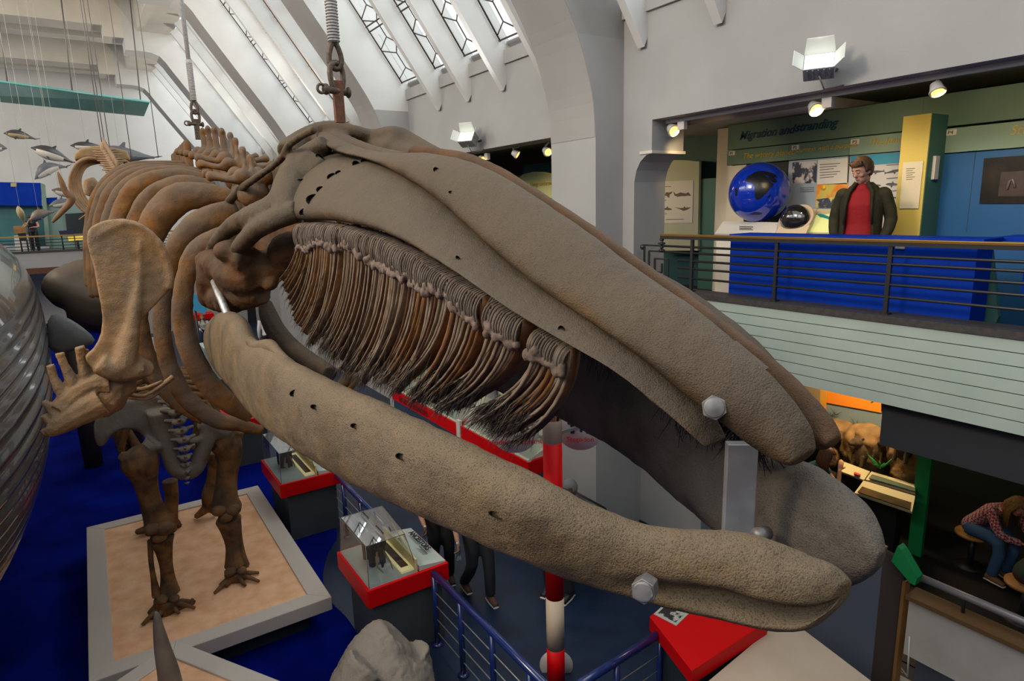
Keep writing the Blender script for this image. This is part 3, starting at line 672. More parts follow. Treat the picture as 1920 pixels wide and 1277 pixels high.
# ------------------------------------------------------------------ baleen
TOP = crom([(552, 423, 1.09), (600, 423, 1.10), (650, 431, 1.10), (715, 453, 1.12), (780, 487, 1.13), (870, 540, 1.15), (960, 596, 1.19), (1010, 625, 1.22), (1066, 655, 1.26)], 12)
BOT = crom([(520, 535), (558, 612), (603, 652), (655, 692), (712, 708), (782, 732), (846, 756), (898, 772), (955, 802)], 12)
M['gumedge'] = mat('pinkish_gum_edge', (.19, .135, .105), .85, col2=(.11, .075, .055), scale=25, bump=.3)
mats = [M['bal1'], M['bal2'], M['bal3'], M['bal4']]
NP = 104
gum = G(); hair = G(); hd = G(); lump_ = G()
rnd = random.Random(5)
def samp(L, t):
    f = t * (len(L) - 1); i = min(int(f), len(L) - 2); f -= i
    return tuple(lerp(a, b, f) for a, b in zip(L[i], L[i + 1]))
for i in range(NP):
    t = i / (NP - 1)
    if .775 < t < .86: continue
    u, v, x = samp(TOP, t); a = ax(u, v, x)
    ub, vb = samp(BOT, t)
    b = ax(ub, vb, x + .02)
    clump = math.sin(t * 41) * .5 + math.sin(t * 17 + 1) * .5
    inset = .012 * rnd.random() ** 2 + .03 * max(0, clump)
    if .205 < t < .225 or .665 < t < .68: inset += .04
    a = a + V((inset, 0, 0)); b = b + V((inset * .8 + .01 * rnd.random(), .02 * rnd.uniform(-1, 1), .05 * rnd.uniform(-1, 1)))
    back = .12 * (1 - abs(2 * t - 1)) + .02
    w = lerp(.15, .09, t) if t < .83 else .05; rows = []
    nS = 9
    for s_ in range(nS):
        q = s_ / (nS - 1)
        # hangs down first, then sweeps back
        e = V((lerp(a.x, b.x, q), lerp(a.y, b.y, .10 * q + .90 * q ** 2.0), lerp(a.z, b.z, q)))
        ww = w * (1 - .75 * q ** 1.4)
        th = .0105 * (1 - .3 * q)
        rows.append([e + V((0, -th, 0)), e + V((-.002, 0, 0)), e + V((0, th, 0)), e + V((ww * .5, th + .02 * q, -.01)), e + V((ww, 0, -.03 * q)), e + V((ww * .5, -th + .02 * q, -.01))])
    wv_ = .5 + .5 * math.sin(t * 60)
    mi = 2 if rnd.random() < .22 else (1 if (t < .22 and rnd.random() < .8) else (3 if wv_ > .62 and t < .6 else (1 if rnd.random() < .35 else 0)))
    if t > .9: mi = 0
    gp = G().loft(rows); gp.m = [1 if (len(f) == 4 and ((f[0] - 0) % 6 in (0, 1)) and f[0] % 6 in (0, 1)) else 0 for f in gp.f]
    gp.obj('baleen_plate', [mats[mi], M['baledge'] if rnd.random() < .75 else mats[mi]], whale)
    # folded gum ridge above the plate
    dn = (V((a.x, a.y, a.z - .1)) - a).normalized()
    up_ = V((-.02, 0, .0))
    gl = lerp(.12, .085, t) * (1 + .25 * clump)
    c0 = a + V((.06, .0, .012)); c1 = a + V((-.004, .006, .0)); c2 = a + V((-.026, .016, -gl * .5)); c3 = a + V((-.012, .026, -gl)); 
    K_ = crom([tuple(c0), tuple(c1), tuple(c2), tuple(c3)], 3); gum.tube([V(q) for q in K_], [.006 if (k_ in (0, len(K_) - 1)) else .0052 for k_ in range(len(K_))], 6)
    K_ = [q for q in K_]; h_ = V((0, -.009, 0)); gum.tube([V(q) + h_ + V((.004, 0, -.003)) for q in K_], .0042, 5)
    for _ in range(3): lump_.ell(c3 + V((rnd.uniform(-.008, .012), rnd.uniform(-.02, .02), rnd.uniform(-.012, .03))), (rnd.uniform(.012, .02), rnd.uniform(.012, .02), rnd.uniform(.012, .024)), nu=8, nv=6)
    # frayed hair at the end of the plate
    for h in range(72 if t < .9 else 80):
        q = rnd.random() ** .7 * .38 + .62
        if t < .16: q = rnd.random() * .7 + .3
        e = V((lerp(a.x, b.x, q), lerp(a.y, b.y, .10 * q + .90 * q ** 2.0), lerp(a.z, b.z, q)))
        ww = w * (1 - .75 * q ** 1.4)
        s0 = e + V((rnd.random() * ww, rnd.uniform(-.01, .01), 0))
        tang = V((b.x - a.x, (b.y - a.y) * 1.9 * q ** .9, b.z - a.z)).normalized()
        L_ = rnd.uniform(.08, .20) * (1.0 if t > .15 else .8)
        d1 = (tang + V((rnd.uniform(-.18, .1), rnd.uniform(-.28, .28), rnd.uniform(-.1, .15)))).normalized()
        d2 = (d1 + V((rnd.uniform(-.15, .15), rnd.uniform(-.25, .25), -.35))).normalized()
        p1 = s0 + d1 * L_ * .5; p2 = p1 + d2 * L_ * .5
        (hd if (t > .6 and rnd.random() < .6) or rnd.random() < .15 else hair).tube([s0, p1, p2], [.0019, .0015, .0005], 3)
gum.obj('baleen_gum', M['gum'], whale)
lump_.obj('gum_edge', M['gumedge'], whale, remesh=.007, smooth=2)
tag(hair.obj('baleen_fringe', M['hair'], whale), kind='stuff')
tag(hd.obj('baleen_fringe', M['hairdark'], whale), kind='stuff')
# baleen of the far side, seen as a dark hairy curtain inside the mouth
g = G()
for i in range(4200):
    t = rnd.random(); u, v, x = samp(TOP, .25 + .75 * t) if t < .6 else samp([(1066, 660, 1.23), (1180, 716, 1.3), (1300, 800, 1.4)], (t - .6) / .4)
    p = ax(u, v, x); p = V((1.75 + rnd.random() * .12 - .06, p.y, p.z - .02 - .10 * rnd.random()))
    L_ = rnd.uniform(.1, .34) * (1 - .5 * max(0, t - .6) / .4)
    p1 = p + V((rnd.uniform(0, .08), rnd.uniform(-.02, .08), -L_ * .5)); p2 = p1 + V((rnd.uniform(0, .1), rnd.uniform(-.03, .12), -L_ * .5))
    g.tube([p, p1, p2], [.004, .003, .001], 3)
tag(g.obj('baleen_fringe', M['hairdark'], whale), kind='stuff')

# ------------------------------------------------------------------ ribs
RIBS = [
 (6.3, [(452, 432, 17), (412, 447, 20), (372, 470, 20), (350, 515, 17), (342, 580, 17), (352, 645, 19), (385, 712, 20), (430, 757, 17), (472, 784, 10)]),
 (6.7, [(448, 395, 18), (400, 408, 24), (352, 436, 22), (322, 485, 17), (307, 545, 15), (303, 605, 15), (315, 680, 15), (348, 745, 16), (400, 785, 15), (452, 798, 12), (495, 808, 8)]),
 (7.1, [(440, 372, 14), (385, 365, 22), (330, 375, 28), (292, 418, 26), (272, 480, 20), (262, 560, 16), (262, 610, 15), (284, 690, 15), (328, 748, 15), (385, 790, 10)]),
 (7.6, [(405, 353, 12), (345, 345, 17), (288, 368, 19), (255, 415, 16), (240, 480, 14), (240, 580, 13), (262, 680, 12), (310, 740, 9)]),
 (8.1, [(395, 338, 10), (330, 328, 13), (262, 345, 15), (226, 395, 14), (212, 460, 12), (214, 560, 11), (240, 660, 9)]),
 (8.6, [(388, 330, 9), (305, 322, 11), (238, 345, 11), (204, 405, 11), (195, 480, 10), (200, 560, 9)]),
 (9.1, [(375, 322, 8), (280, 318, 9), (218, 345, 10), (189, 400, 10), (180, 470, 9), (184, 560, 8)]),
 (9.6, [(362, 315, 7), (262, 314, 8), (205, 344, 9), (178, 400, 9), (170, 470, 8), (174, 560, 7)]),
 (10.1, [(350, 308, 6), (248, 310, 7), (196, 342, 8), (171, 395, 8), (164, 460, 7), (166, 540, 6)])]
for k, (yk, L) in enumerate(RIBS):
    K = crom([(*ay(u, v, yk), pr(r, ay(u, v, yk))) for u, v, r in L], 4); n = len(K)
    P = [V(q[:3]) for q in K]
    G().tube(P, [(max(q[3] * 1.08, .012), max(q[3] * .62, .012)) for q in K], 12, up=V((0, 1, 0))).obj('rib', M['ribbone'], whale, sub=1, disp=.02, dsize=.14)
    # the matching rib of the far side
    Q = [V((2 * 1.5 - p.x, p.y + .1, p.z)) for p in P]
    if k < 7: G().tube(Q, [(max(q[3] * .7, .01), max(q[3], .012)) for q in K], 8, up=V((0, 1, 0))).obj('rib', M['ribbone'], whale)

# ------------------------------------------------------------------ backbone
SP = [((468, 290), (468, 335)), ((454, 275), (449, 330)), ((440, 258), (434, 312)), ((431, 248), (424, 300)), ((415, 240), (414, 296)), ((401, 236), (402, 292)), ((389, 236), (392, 290)), ((379, 240), (384, 288))]
yv = [6.3, 6.8, 7.3, 7.8, 8.4, 9.0, 9.6, 10.2]
for (tip, base), y in zip(SP, yv):
    a = ay(*tip, y); b = ay(*base, y); b = V((a.x, y - .05, b.z)); q = V((a.x, y, b.z - .14))
    gg = G(); gg.tube([a + V((0, 0, -.05)), a * .7 + b * .3, a * .3 + b * .7, b, q], [(.032, .05), (.021, .045), (.025, .05), (.055, .07), (.12, .11)], 10)
    gg.ell(a + V((0, 0, -.04)), (.037, .055, .05)); gg.ell(q, (.15, .14, .13))
    for sg in (-1, 1):
        gg.tube([b + V((0, 0, -.03)), b + V((sg * .16, -.02, -.02)), b + V((sg * .34, .05, .02))], [.048, .034, .038], 8)
        gg.ell(b + V((sg * .35, .05, .02)), (.045, .04, .05)); gg.ell(b + V((sg * .1, -.02, .02)), .07)
    gg.obj('vertebra', M['ribbone'], whale, remesh=.022, smooth=1)
for i in range(7):
    y = 10.9 + i * .6; a = ay(350 - i * 4, 268 + i * 4, y)
    gg = G(); q = a + V((0, 0, -.5)); gg.tube([a, q], [(.05, .06), (.06, .07)], 8); gg.ell(q, (.14, .16, .13)); gg.ell(a, .055)
    gg.tube([q + V((-.4, 0, .1)), q, q + V((.4, 0, .1))], [.04, .06, .04], 8); gg.obj('vertebra', M['ribbone'], whale, remesh=.03)
# neck vertebrae tucked behind the skull
for i in range(3):
    y = 5.9 + i * .25; c = V((1.75, y, 4.75 + .03 * i)); gg = G(); gg.ell(c, (.17, .12, .15)); gg.tube([c + V((-.2, 0, .04)), c, c + V((.2, 0, .04))], [.05, .09, .05], 8)
    gg.tube([c, c + V((0, 0, .36))], [.09, .05], 8); gg.obj('vertebra', M['ribbone'], whale, remesh=.025, smooth=1)

# ------------------------------------------------------------------ shoulder blade and flipper
g = G(); YS = 5.5
out = [(163, 442), (172, 426), (203, 413), (240, 411), (270, 421), (294, 444), (312, 478), (320, 512), (320, 538), (302, 562), (282, 584), (262, 606), (250, 634), (252, 655), (268, 672), (286, 682), (290, 694), (280, 707), (255, 705), (220, 709), (186, 700), (164, 682), (161, 668), (176, 655), (189, 630), (191, 590), (184, 540), (173, 490), (164, 458)]
out = [(u, v) for u, v in crom(out + [out[0]], 3)[:-1]]
C = ay(235, 540, YS)
P = [ay(u, v, YS) for u, v in out]
g.prism(P, (0, .09, 0), smooth=True)
tp([(262, 450, 4), (262, 520, 7), (252, 590, 12), (240, 650, 18), (232, 690, 20)], y=YS + .0)
tp([(180, 445, 5), (240, 417, 6), (295, 452, 7), (318, 510, 8), (316, 542, 8)], y=YS + .01)
tp([(185, 680, 20), (220, 695, 22), (270, 692, 16)], y=YS + .02)
tp([(224, 470, 26), (222, 520, 20), (224, 560, 14)], y=YS + .055, gg=g) if 0 else None
g.obj('shoulder_blade', M['scapbone'], whale, remesh=.016, smooth=3, disp=.014, dsize=.2)
g = G()
YF = 5.35
tp([(255, 716, 18), (215, 724, 34), (198, 746, 34), (176, 762, 28)], y=YF + .33)
g.obj('upper_arm_bone', M['scapbone'], whale, remesh=.014, smooth=2, disp=.03, dsize=.08)
g = G()
YF = 5.62
tp([(192, 752, 28), (160, 768, 26), (130, 785, 22), (108, 800, 18), (90, 814, 9)], y=YF - .04)
tp([(205, 718, 24), (172, 722, 20), (142, 740, 22), (118, 768, 22)], y=YF)
tp([(165, 722, 13), (157, 695, 9), (151, 672, 7), (150, 655, 9), (149, 650, 8)], y=YF)
tp([(172, 712, 11), (163, 690, 7), (161, 668, 7), (158, 655, 8)], y=YF + .05)
tp([(138, 720, 12), (126, 696, 9), (117, 676, 7), (112, 662, 8)], y=YF)
tp([(120, 742, 12), (106, 718, 8), (98, 698, 7), (94, 684, 7)], y=YF)
tp([(105, 775, 14), (95, 765, 8), (86, 757, 7), (82, 751, 5)], y=YF)
tp([(100, 805, 13), (86, 812, 8), (79, 805, 5)], y=YF); tp([(98, 790, 12), (86, 786, 7), (80, 779, 6)], y=YF)
g.obj('flipper_bones', M['scapbone'], whale, remesh=.009, smooth=2, disp=.014, dsize=.07)
# loose bundle of thin bones behind the shoulder
for L in ([(232, 735, 4), (270, 742, 4), (310, 718, 5), (325, 706, 5)], [(230, 725, 3), (265, 730, 4), (305, 715, 3)], [(235, 745, 3), (275, 748, 3), (300, 735, 3)]):
    g = G(); tp(L, y=5.9); g.obj('sternal_strip', M['scapbone'], whale)

# ------------------------------------------------------------------ hanging tackle
def tackle(px_top, px_ring, px_bolt, x, s, name, label):
    a = ax(*px_top, x); r_ = ax(*px_ring, x); b = ax(*px_bolt, x)
    t = thing(name, label, 'cable', (r_.x, r_.y, r_.z + 1), 'cables carrying the whale skeleton')
    top = V((r_.x, r_.y, 9.9))
    c0 = r_ + V((0, 0, .13 * s)); 
    G().tube([top, c0 + V((0, 0, .55 * s))], .03 * s, 10).obj('rope', M['rope'], t)
    gg = G(); 
    gg.tube([c0 + V((0, 0, .0)), c0 + V((0, 0, .56 * s))], .038 * s, 12); 
    for k in range(26): gg.tube([c0 + V((.041 * s * math.cos(q), .041 * s * math.sin(q), .02 * k * s + .01)) for q in [i * math.pi / 5 for i in range(10)]], .006 * s, 4, closed=True)
    gg.obj('rope_binding', M['rope'], t)
    pts = [c0 + V((.05 * s * math.sin(q) * math.sin(min(q, 2 * math.pi - q) / 2) * 1.2, 0, -.08 * s + .1 * s * math.cos(q))) for q in [i * math.pi / 10 for i in range(20)]]
    G().tube(pts, .02 * s, 8, closed=True).obj('thimble', M['chain'], t)
    c1 = c0 + V((0, 0, -.21 * s))
    pts = [c1 + V((0.01 * math.cos(q), .06 * s * math.cos(q), .075 * s * math.sin(q))) for q in [i * math.pi / 9 for i in range(18)]]
    pts = [c1 + V((.055 * s * math.cos(q), .02 * s * math.cos(q), (.075 if math.sin(q) > 0 else .14) * s * math.sin(q))) for q in [i * math.pi / 10 for i in range(20)]]
    G().tube(pts, .021 * s, 8, closed=True).obj('shackle', M['chain'], t)
    c2 = c1 + V((0, 0, -.12 * s))
    gg = G().tube([c2 + V((-.10 * s, -.04 * s, 0)), c2 + V((.09 * s, .036 * s, 0))], .026 * s, 10); gg.ell(c2 + V((-.1 * s, -.04 * s, 0)), (.03 * s, .03 * s, .04 * s)); gg.ell(c2 + V((.09 * s, .03 * s, 0)), (.02 * s, .04 * s, .04 * s))
    gg.tube([c2 + V((-.135 * s + .03 * s * math.cos(q), -.05 * s, .03 * s * math.sin(q))) for q in [i * math.pi / 6 for i in range(12)]], .011 * s, 6, closed=True)
    gg.obj('shackle_pin', M['chain'], t)
    G().bx(c2.x - .035 * s, c2.x + .035 * s, c2.y - .02, c2.y + .02, c2.z - .22 * s, c2.z + .07 * s).obj('hanger_plate', M['rust'] if 'skull' in label else M['chain'], t)
    return t
tackle((622, 0), (629, 116), (631, 190), 1.6, .95, 'hanging_cable', 'bound grey steel cable with shackle holding up the whale skull')
tackle((337, 0), (365, 206), (372, 240), 1.6, 1.0, 'hanging_cable', 'bound steel cable with shackle on the tall back spines of the whale')
# place the pits on the surface the camera of the day saw them on
bpy.context.view_layer.update()
dg = bpy.context.evaluated_depsgraph_get()
for u, v, x, a, b, du, dv, par in HOLES:
    hit, loc, nor, idx, ob, mt = SC.ray_cast(dg, CAM, ray(u, v).normalized())
    if not hit: continue
    p2 = CAM + ray(u + du * 5, v + dv * 5).normalized() * (loc - CAM).length
    lathe_hole(loc - (loc - CAM).normalized() * .004, p2 - loc, pr(a, loc) * 1.35, pr(b, loc) * 1.3)
# ------------------------------------------------------------------ displays on the right-hand gallery
def board(name, label, cat, x, y0, y1, z0, z1, m, th=.04, par=None, group=None):
    o = G().bx(x, x + th, min(y0, y1), max(y0, y1), z0, z1).obj(name, m, par, bevel=.004)
    if par is None: tag(o, label, cat, group)
    return o
def sheet(name, x, px, m, par, th=.006):
    """a thin printed panel fixed on a board; px = four picture corners on the plane X = x"""
    P = [ax(u, v, x) for u, v in px]
    return G().prism(P, (th, 0, 0)).obj(name, m, par)
XB = 7.4
M['headink'] = mat('teal_lettering', (.004, .045, .085), .6)
yc = [5.86, 4.94, 4.17, 3.43, 1.5]
def wall_text(name, body, px, x, size, m, par, shear=.0, align='LEFT', bold=0): 
    return text(name, body, ax(*px, x), (0, -1, 0), (0, 0, 1), size, m, par, align, shear, .002, bold)
b1 = board('header_board', 'sage green header board reading Migration and stranding, its first half', 'sign', XB, yc[0], yc[1] + .0, 5.31, 5.63, M['sage'])
b2 = board('header_board', 'sage green header board with the word stranding above the whale posters', 'sign', XB, yc[1], yc[2] + .0, 5.31, 5.63, M['sage'])
b3 = board('header_board', 'blank sage green header board above the journeys heading', 'board', XB, yc[2], yc[3] + .0, 5.31, 5.63, M['sage'])
b4 = board('header_board', 'long blank sage green header board above the blue screen panel', 'board', XB, yc[3], yc[4], 5.31, 5.63, M['sage'])
wall_text('lettering', 'Migration and', (1386, 262), XB - .004, .142, M['headink'], b1, .35, bold=.0035)
wall_text('lettering', 'stranding', (1490, 247), XB - .004, .142, M['headink'], b2, .35, bold=.0035)
h1 = board('heading_board', 'sage heading board reading The watery planet above the blue globe', 'sign', XB, yc[0], yc[1] + .0, 5.11, 5.30, M['sage'])
h2 = board('heading_board', 'sage heading board reading Journeys with a purpose in gold', 'sign', XB, yc[1], yc[2] + .0, 5.11, 5.30, M['sage'])
h3 = board('heading_board', 'pale sage heading board reading The journeys behind the standing man', 'sign', XB, yc[2], yc[3] + .0, 5.11, 5.30, M['sagelt'])
h4 = board('heading_board', 'pale heading board marked P4 above the big blue panel', 'sign', XB, 3.36, 1.5, 5.05, 5.29, M['sagelt'])
wall_text('lettering', 'The watery planet', (1392, 298), XB - .004, .10, M['gold'], h1, .3)
wall_text('lettering', 'Journeys with a purpose', (1490, 286), XB - .004, .078, M['gold'], h2, .3)
wall_text('lettering', 'The journeys', (1627, 273), XB - .004, .10, M['gold'], h3, .3)
wall_text('lettering', 'Stranding', (1892, 253), XB - .004, .12, M['gold'], h4, .3)
for h, s_, u, v in ((h1, 'P1', 1367, 284), (h2, 'P2', 1485, 273), (h3, 'P3', 1596, 262), (h4, 'P4', 1774, 244)):
    p = ax(u, v, XB); G().bx(XB - .006, XB, p.y - .10, p.y, p.z - .055, p.z).obj('number_plate', M['poster'], h)
    text('lettering', s_, p + V((-.008, -.02, -.045)), (0, -1, 0), (0, 0, 1), .05, M['darkink'], h)
# posters under the headings
pb = board('poster_panel', 'pale poster panel with a whale photograph and an orange sunset picture', 'poster', XB, yc[1] - .01, yc[2] + .01, 4.2, 5.10, mat('pale_blue_panel', (.30, .37, .44), .6))
sheet('poster', XB - .006, [(1534, 300), (1590, 296), (1588, 345), (1532, 346)], M['poster'], pb)
seawhale = mat('whale_photograph', (.03, .035, .06), .5, col2=(.55, .5, .48), scale=7, lo=.47, hi=.53)
sheet('photograph', XB - .006, [(1486, 305), (1532, 301), (1530, 343), (1485, 345)], seawhale, pb)
sunset = mat('sunset_picture', (.75, .22, .02), .5, col2=(.60, .48, .10), scale=5, lo=.45, hi=.55)
sheet('picture', XB - .006, [(1531, 346), (1590, 343), (1587, 390), (1529, 390)], sunset, pb)
sheet('picture', XB - .008, [(1531, 374), (1586, 366), (1587, 390), (1529, 390)], mat('sunset_sea', (.05, .06, .10), .5, col2=(.6, .55, .15), scale=12, lo=.45, hi=.55), pb)
P = ax(1545, 352, XB); G().lathe([(.03, 0), (.03, .003)], P + V((-.008, 0, 0)), 16, (-1, 0, 0)).obj('sun_mark', mat('sun_yellow', (.8, .5, .02), .5), pb)
for k in range(6): sheet('text_line', XB - .009, [(1537, 308 + 5 * k), (1575 - (k % 3) * 6, 305.5 + 5 * k), (1575 - (k % 3) * 6, 307 + 5 * k), (1537, 309.6 + 5 * k)], M['greyink'], pb)
for k in range(3): sheet('text_line', XB - .009, [(1500, 352 + 3.5 * k), (1526, 351 + 3.5 * k), (1526, 352 + 3.5 * k), (1500, 353.2 + 3.5 * k)], M['greyink'], pb)
pj = board('poster_panel', 'white poster panel of grey whale drawings behind the man', 'poster', XB, yc[2] - .012, yc[3] + .02, 4.2, 5.10, mat('whale_chart_paper', (.48, .48, .50), .6))
sheet('header_strip', XB - .006, [(1595, 293), (1689, 285), (1688, 305), (1594, 312)], mat('sea_blue_strip', (.03, .25, .42), .5), pj)
def silhouette(par, u, v, L, x, m, flip=1, tilt=0., sail=True, deep=.16):
    """a small printed whale outline: rounded body, fin and fluke"""
    out = [(0, 0), (.06, -.05), (.2, -deep * .6), (.4, -deep * .62), (.46, -deep * .62 - (.12 if sail else .01)), (.52, -deep * .55), (.75, -.05), (.9, -.03), (1.0, -.12), (.97, .0), (1.0, .08), (.88, .03), (.7, .05), (.45, deep * .4), (.36, deep * .4 + .13), (.3, deep * .42), (.12, deep * .3)]
    pts = []
    for a, b in out:
        a2 = (a if flip > 0 else 1 - a) * L; b2 = b * L + tilt * (a2 - L / 2)
        pts.append((u + a2, v + b2))
    P = [ax(q[0], q[1], x) for q in pts]
    return G().prism(P, (.004, 0, 0)).obj('whale_print', m, par)
wg = mat('whale_print_grey', (.07, .075, .085), .6)
for u, v, L, fl, ti, sa in ((1632, 322, 26, 1, -.1, False), (1658, 322, 30, -1, -.2, False), (1660, 346, 30, 1, 0, True), (1660, 371, 26, 1, -.05, True), (1660, 414, 26, 1, -.05, True), (1630, 348, 22, -1, 0, False)):
    silhouette(pj, u, v, L, XB - .005, wg, fl, ti, sa)
for v in (309, 334, 358, 384, 394, 402): sheet('text_line', XB - .006, [(1662, v), (1686, v - 2), (1686, v - .4), (1662, v + 1.6)], M['greyink'], pj)
# yellow pillar
XP = 7.05
yl = ax(1692, 242, XP).y; yr = ax(1744, 237, XP).y
pil = thing('display_pillar', 'pale yellow pillar with a cream notice and green side beside the man', 'pillar', (XP, yr, 3.3))
G().bx(XP, XP + .012, yr, yl, 3.32, 5.42).obj('front', M['paleyellow'], pil)
G().bx(XP + .012, XB + .0, yr - .004, yl, 3.32, 5.42).obj('body', M['teal'], pil)
sheet('notice', XP - .014, [(1693, 305), (1731, 302), (1722, 391), (1686, 391)], mat('cream_notice', (.62, .56, .42), .6), pil)
for k in range(6): sheet('text_line', XP - .017, [(1699, 316 + 4 * k), (1715 - (k % 2) * 4, 315 + 4 * k), (1715 - (k % 2) * 4, 316.2 + 4 * k), (1699, 317.2 + 4 * k)], M['greyink'], pil)
p = V((XP + .16, yr - .012, ax(1750, 312, 7.2).z)); G().bx(p.x - .045, p.x + .045, p.y - .02, p.y + .01, p.z - .13, p.z + .1).obj('switch_box', M['plastic'], pil, bevel=.004)
# big blue panel with a dark screen
bp = board('screen_panel', 'big blue wall panel holding a dark video screen', 'panel', XB, 3.36, 1.2, 3.3, 5.04, M['midblue'])
sheet('seam', XB - .003, [(1829, 283), (1830, 283), (1812, 436), (1811, 436)], M['ink'], bp)
sheet('screen', XB - .012, [(1845, 297), (1935, 290), (1935, 382), (1836, 382)], mat('dark_screen', (.012, .010, .008), .25, col2=(.03, .024, .018), scale=4), bp)
sheet('screen_picture', XB - .015, [(1877, 323), (1935, 319), (1935, 368), (1871, 368)], mat('dim_picture', (.04, .03, .028), .3, col2=(.07, .05, .045), scale=8), bp)
G().tube([ax(1888, 356, XB - .017), ax(1893, 340, XB - .017), ax(1899, 336, XB - .017), ax(1903, 352, XB - .017)], .012, 6).obj('screen_figure', mat('dim_white', (.16, .13, .13), .4), bp)
# black niche and globe
nb = board('globe_niche', 'black niche panel behind the blue globe', 'panel', XB + .02, ax(1397, 330, XB).y, yc[1] + .01, 4.2, 5.10, M['black'])
gc = ax(1423, 361, 6.98); gr = .36
gt = thing('globe', 'large glossy blue globe with black continents on a short stand', 'globe', (gc.x, gc.y, gc.z - gr - .1))
G().ell(gc, gr, nu=40, nv=24).obj('ball', mat('globe_blue', (.004, .03, .42), .12, spec=.7, coat=.6), gt)
def on_globe(u, v, e=.004):
    d = ray(u, v).normalized(); oc = CAM - gc; b = oc.dot(d); c = oc.dot(oc) - (gr + e) ** 2; q = b * b - c
    t = -b - math.sqrt(q) if q > 0 else -b
    p = CAM + d * t; return gc + (p - gc).normalized() * (gr + e)
def patch(px, name, m, par, K=3):
    P = [V(on_globe(u, v)) for u, v in crom([tuple(q) for q in px] + [tuple(px[0])], K)[:-1]]
    bm = bmesh.new(); vs = [bm.verts.new(p) for p in P]; f = bm.faces.new(vs); bmesh.ops.triangulate(bm, faces=[f])
    
    for _ in range(6):
        le = [e for e in bm.edges if e.calc_length() > .035]
        if not le: break
        bmesh.ops.subdivide_edges(bm, edges=le, cuts=1); bmesh.ops.triangulate(bm, faces=bm.faces[:])
    for v_ in bm.verts: v_.co = gc + (v_.co - gc).normalized() * (gr + .003)
    me = bpy.data.meshes.new(name); bm.to_mesh(me); bm.free(); me.materials.append(m); o = bpy.data.objects.new(name, me); COL.objects.link(o); adopt(o, par); return o
z5 = lambda x, y: (1220 + x / 4.256, 180 + y / 4.257)
gb = mat('globe_black', (.008, .009, .012), .3)
patch([z5(*q) for q in ((770, 640), (830, 618), (900, 625), (935, 650), (960, 690), (985, 705), (960, 730), (930, 770), (900, 800), (860, 828), (838, 820), (830, 770), (825, 720), (800, 690), (760, 680))], 'continent', gb, gt, 2)
patch([z5(*q) for q in ((935, 645), (985, 650), (1010, 685), (985, 690), (960, 680))], 'continent', gb, gt, 2)
patch([z5(*q) for q in ((930, 805), (962, 783), (958, 792), (937, 815))], 'continent', gb, gt, 2)
patch([z5(*q) for q in ((800, 625), (850, 600), (920, 600), (990, 625), (1010, 650), (940, 640), (880, 618))], 'continent', gb, gt, 2)
patch([z5(*q) for q in ((672, 745), (690, 735), (688, 790), (676, 800))], 'continent', gb, gt, 2)
patch([z5(*q) for q in ((790, 945), (830, 930), (890, 938), (860, 950))], 'continent', gb, gt, 2)
G().lathe([(.04, 0), (.04, .2), (.06, .22)], gc - V((0, 0, gr + .2)), 14).obj('stand', M['casegrey'], gt)
# pilaster, dark teal recess and the white panel with animal drawings
g = G().bx(7.55, 8.5, ax(1372, 330, 7.55).y, ax(1343, 330, 7.55).y, 3.3, 5.62); struct('trim_200', g, M['cream'])
g = G().bx(7.4, 8.5, ax(1397, 350, 7.4).y, ax(1372, 350, 7.5).y, 3.3, 5.1); struct('trim_201', g, M['cream'])
g = G().bx(8.2, 8.25, 6.2, 8.2, 3.3, 5.75); struct('wall_recess', g, M['tealdark'])
g = G().bx(6.9, 8.4, 4.3, 8.4, 5.64, 5.75); struct('trim_202', g, M['cream'])
XA = 7.9
fb = thing('display_board', 'cream display board with four small animal drawings at the gallery end', 'sign', (XA, ax(1280, 400, XA).y, 3.3))
q = [(1228, 302), (1250, 300), (1285, 300.5), (1311, 303), (1308, 470), (1225, 470)]
G().prism([ax(u, v, XA) for u, v in q], (.05, 0, 0)).obj('board', mat('warm_cream_board', (.42, .44, .34), .6), fb)
sheet('poster', XA - .008, [(1222, 341), (1300, 338), (1298, 418), (1220, 419)], M['poster'], fb)
wall_text('lettering', 'fish?', (1221, 337), XA - .01, .105, mat('orange_lettering', (.45, .2, .02), .6), fb, .3)
tn = mat('brown_print', (.13, .085, .06), .7)
def lump(px, par=fb, x=XA - .012, m=tn): G().prism([ax(1220 + a / 4.256, 180 + b / 4.257, x) for a, b in px], (.003, 0, 0)).obj('animal_print', m, par)
lump([(75, 815), (110, 785), (125, 768), (150, 770), (172, 762), (165, 780), (152, 785), (148, 812), (135, 808), (128, 796), (110, 798)])
lump([(180, 760), (200, 785), (235, 770), (280, 778), (300, 768), (310, 780), (322, 798), (300, 795), (270, 800), (240, 800), (215, 805), (190, 795)])
lump([(75, 918), (95, 900), (125, 892), (132, 880), (138, 892), (160, 898), (172, 908), (140, 912), (110, 908), (90, 916)])
lump([(185, 885), (230, 895), (262, 893), (268, 880), (278, 892), (318, 888), (295, 905), (262, 917), (235, 905)])
for v, a, b in ((722, 85, 160), (832, 80, 125), (940, 80, 130), (983, 120, 265)): sheet('text_line', XA - .012, [z5(a, v), z5(b, v - 2), z5(b, v + 3), z5(a, v + 5)], M['greyink'], fb)
ts = board('side_panel', 'tall dark teal panel between the cream board and the pilaster', 'panel', 7.95, ax(1342, 400, 7.95).y, ax(1312, 400, 7.95).y, 3.3, 4.98, M['teal'])
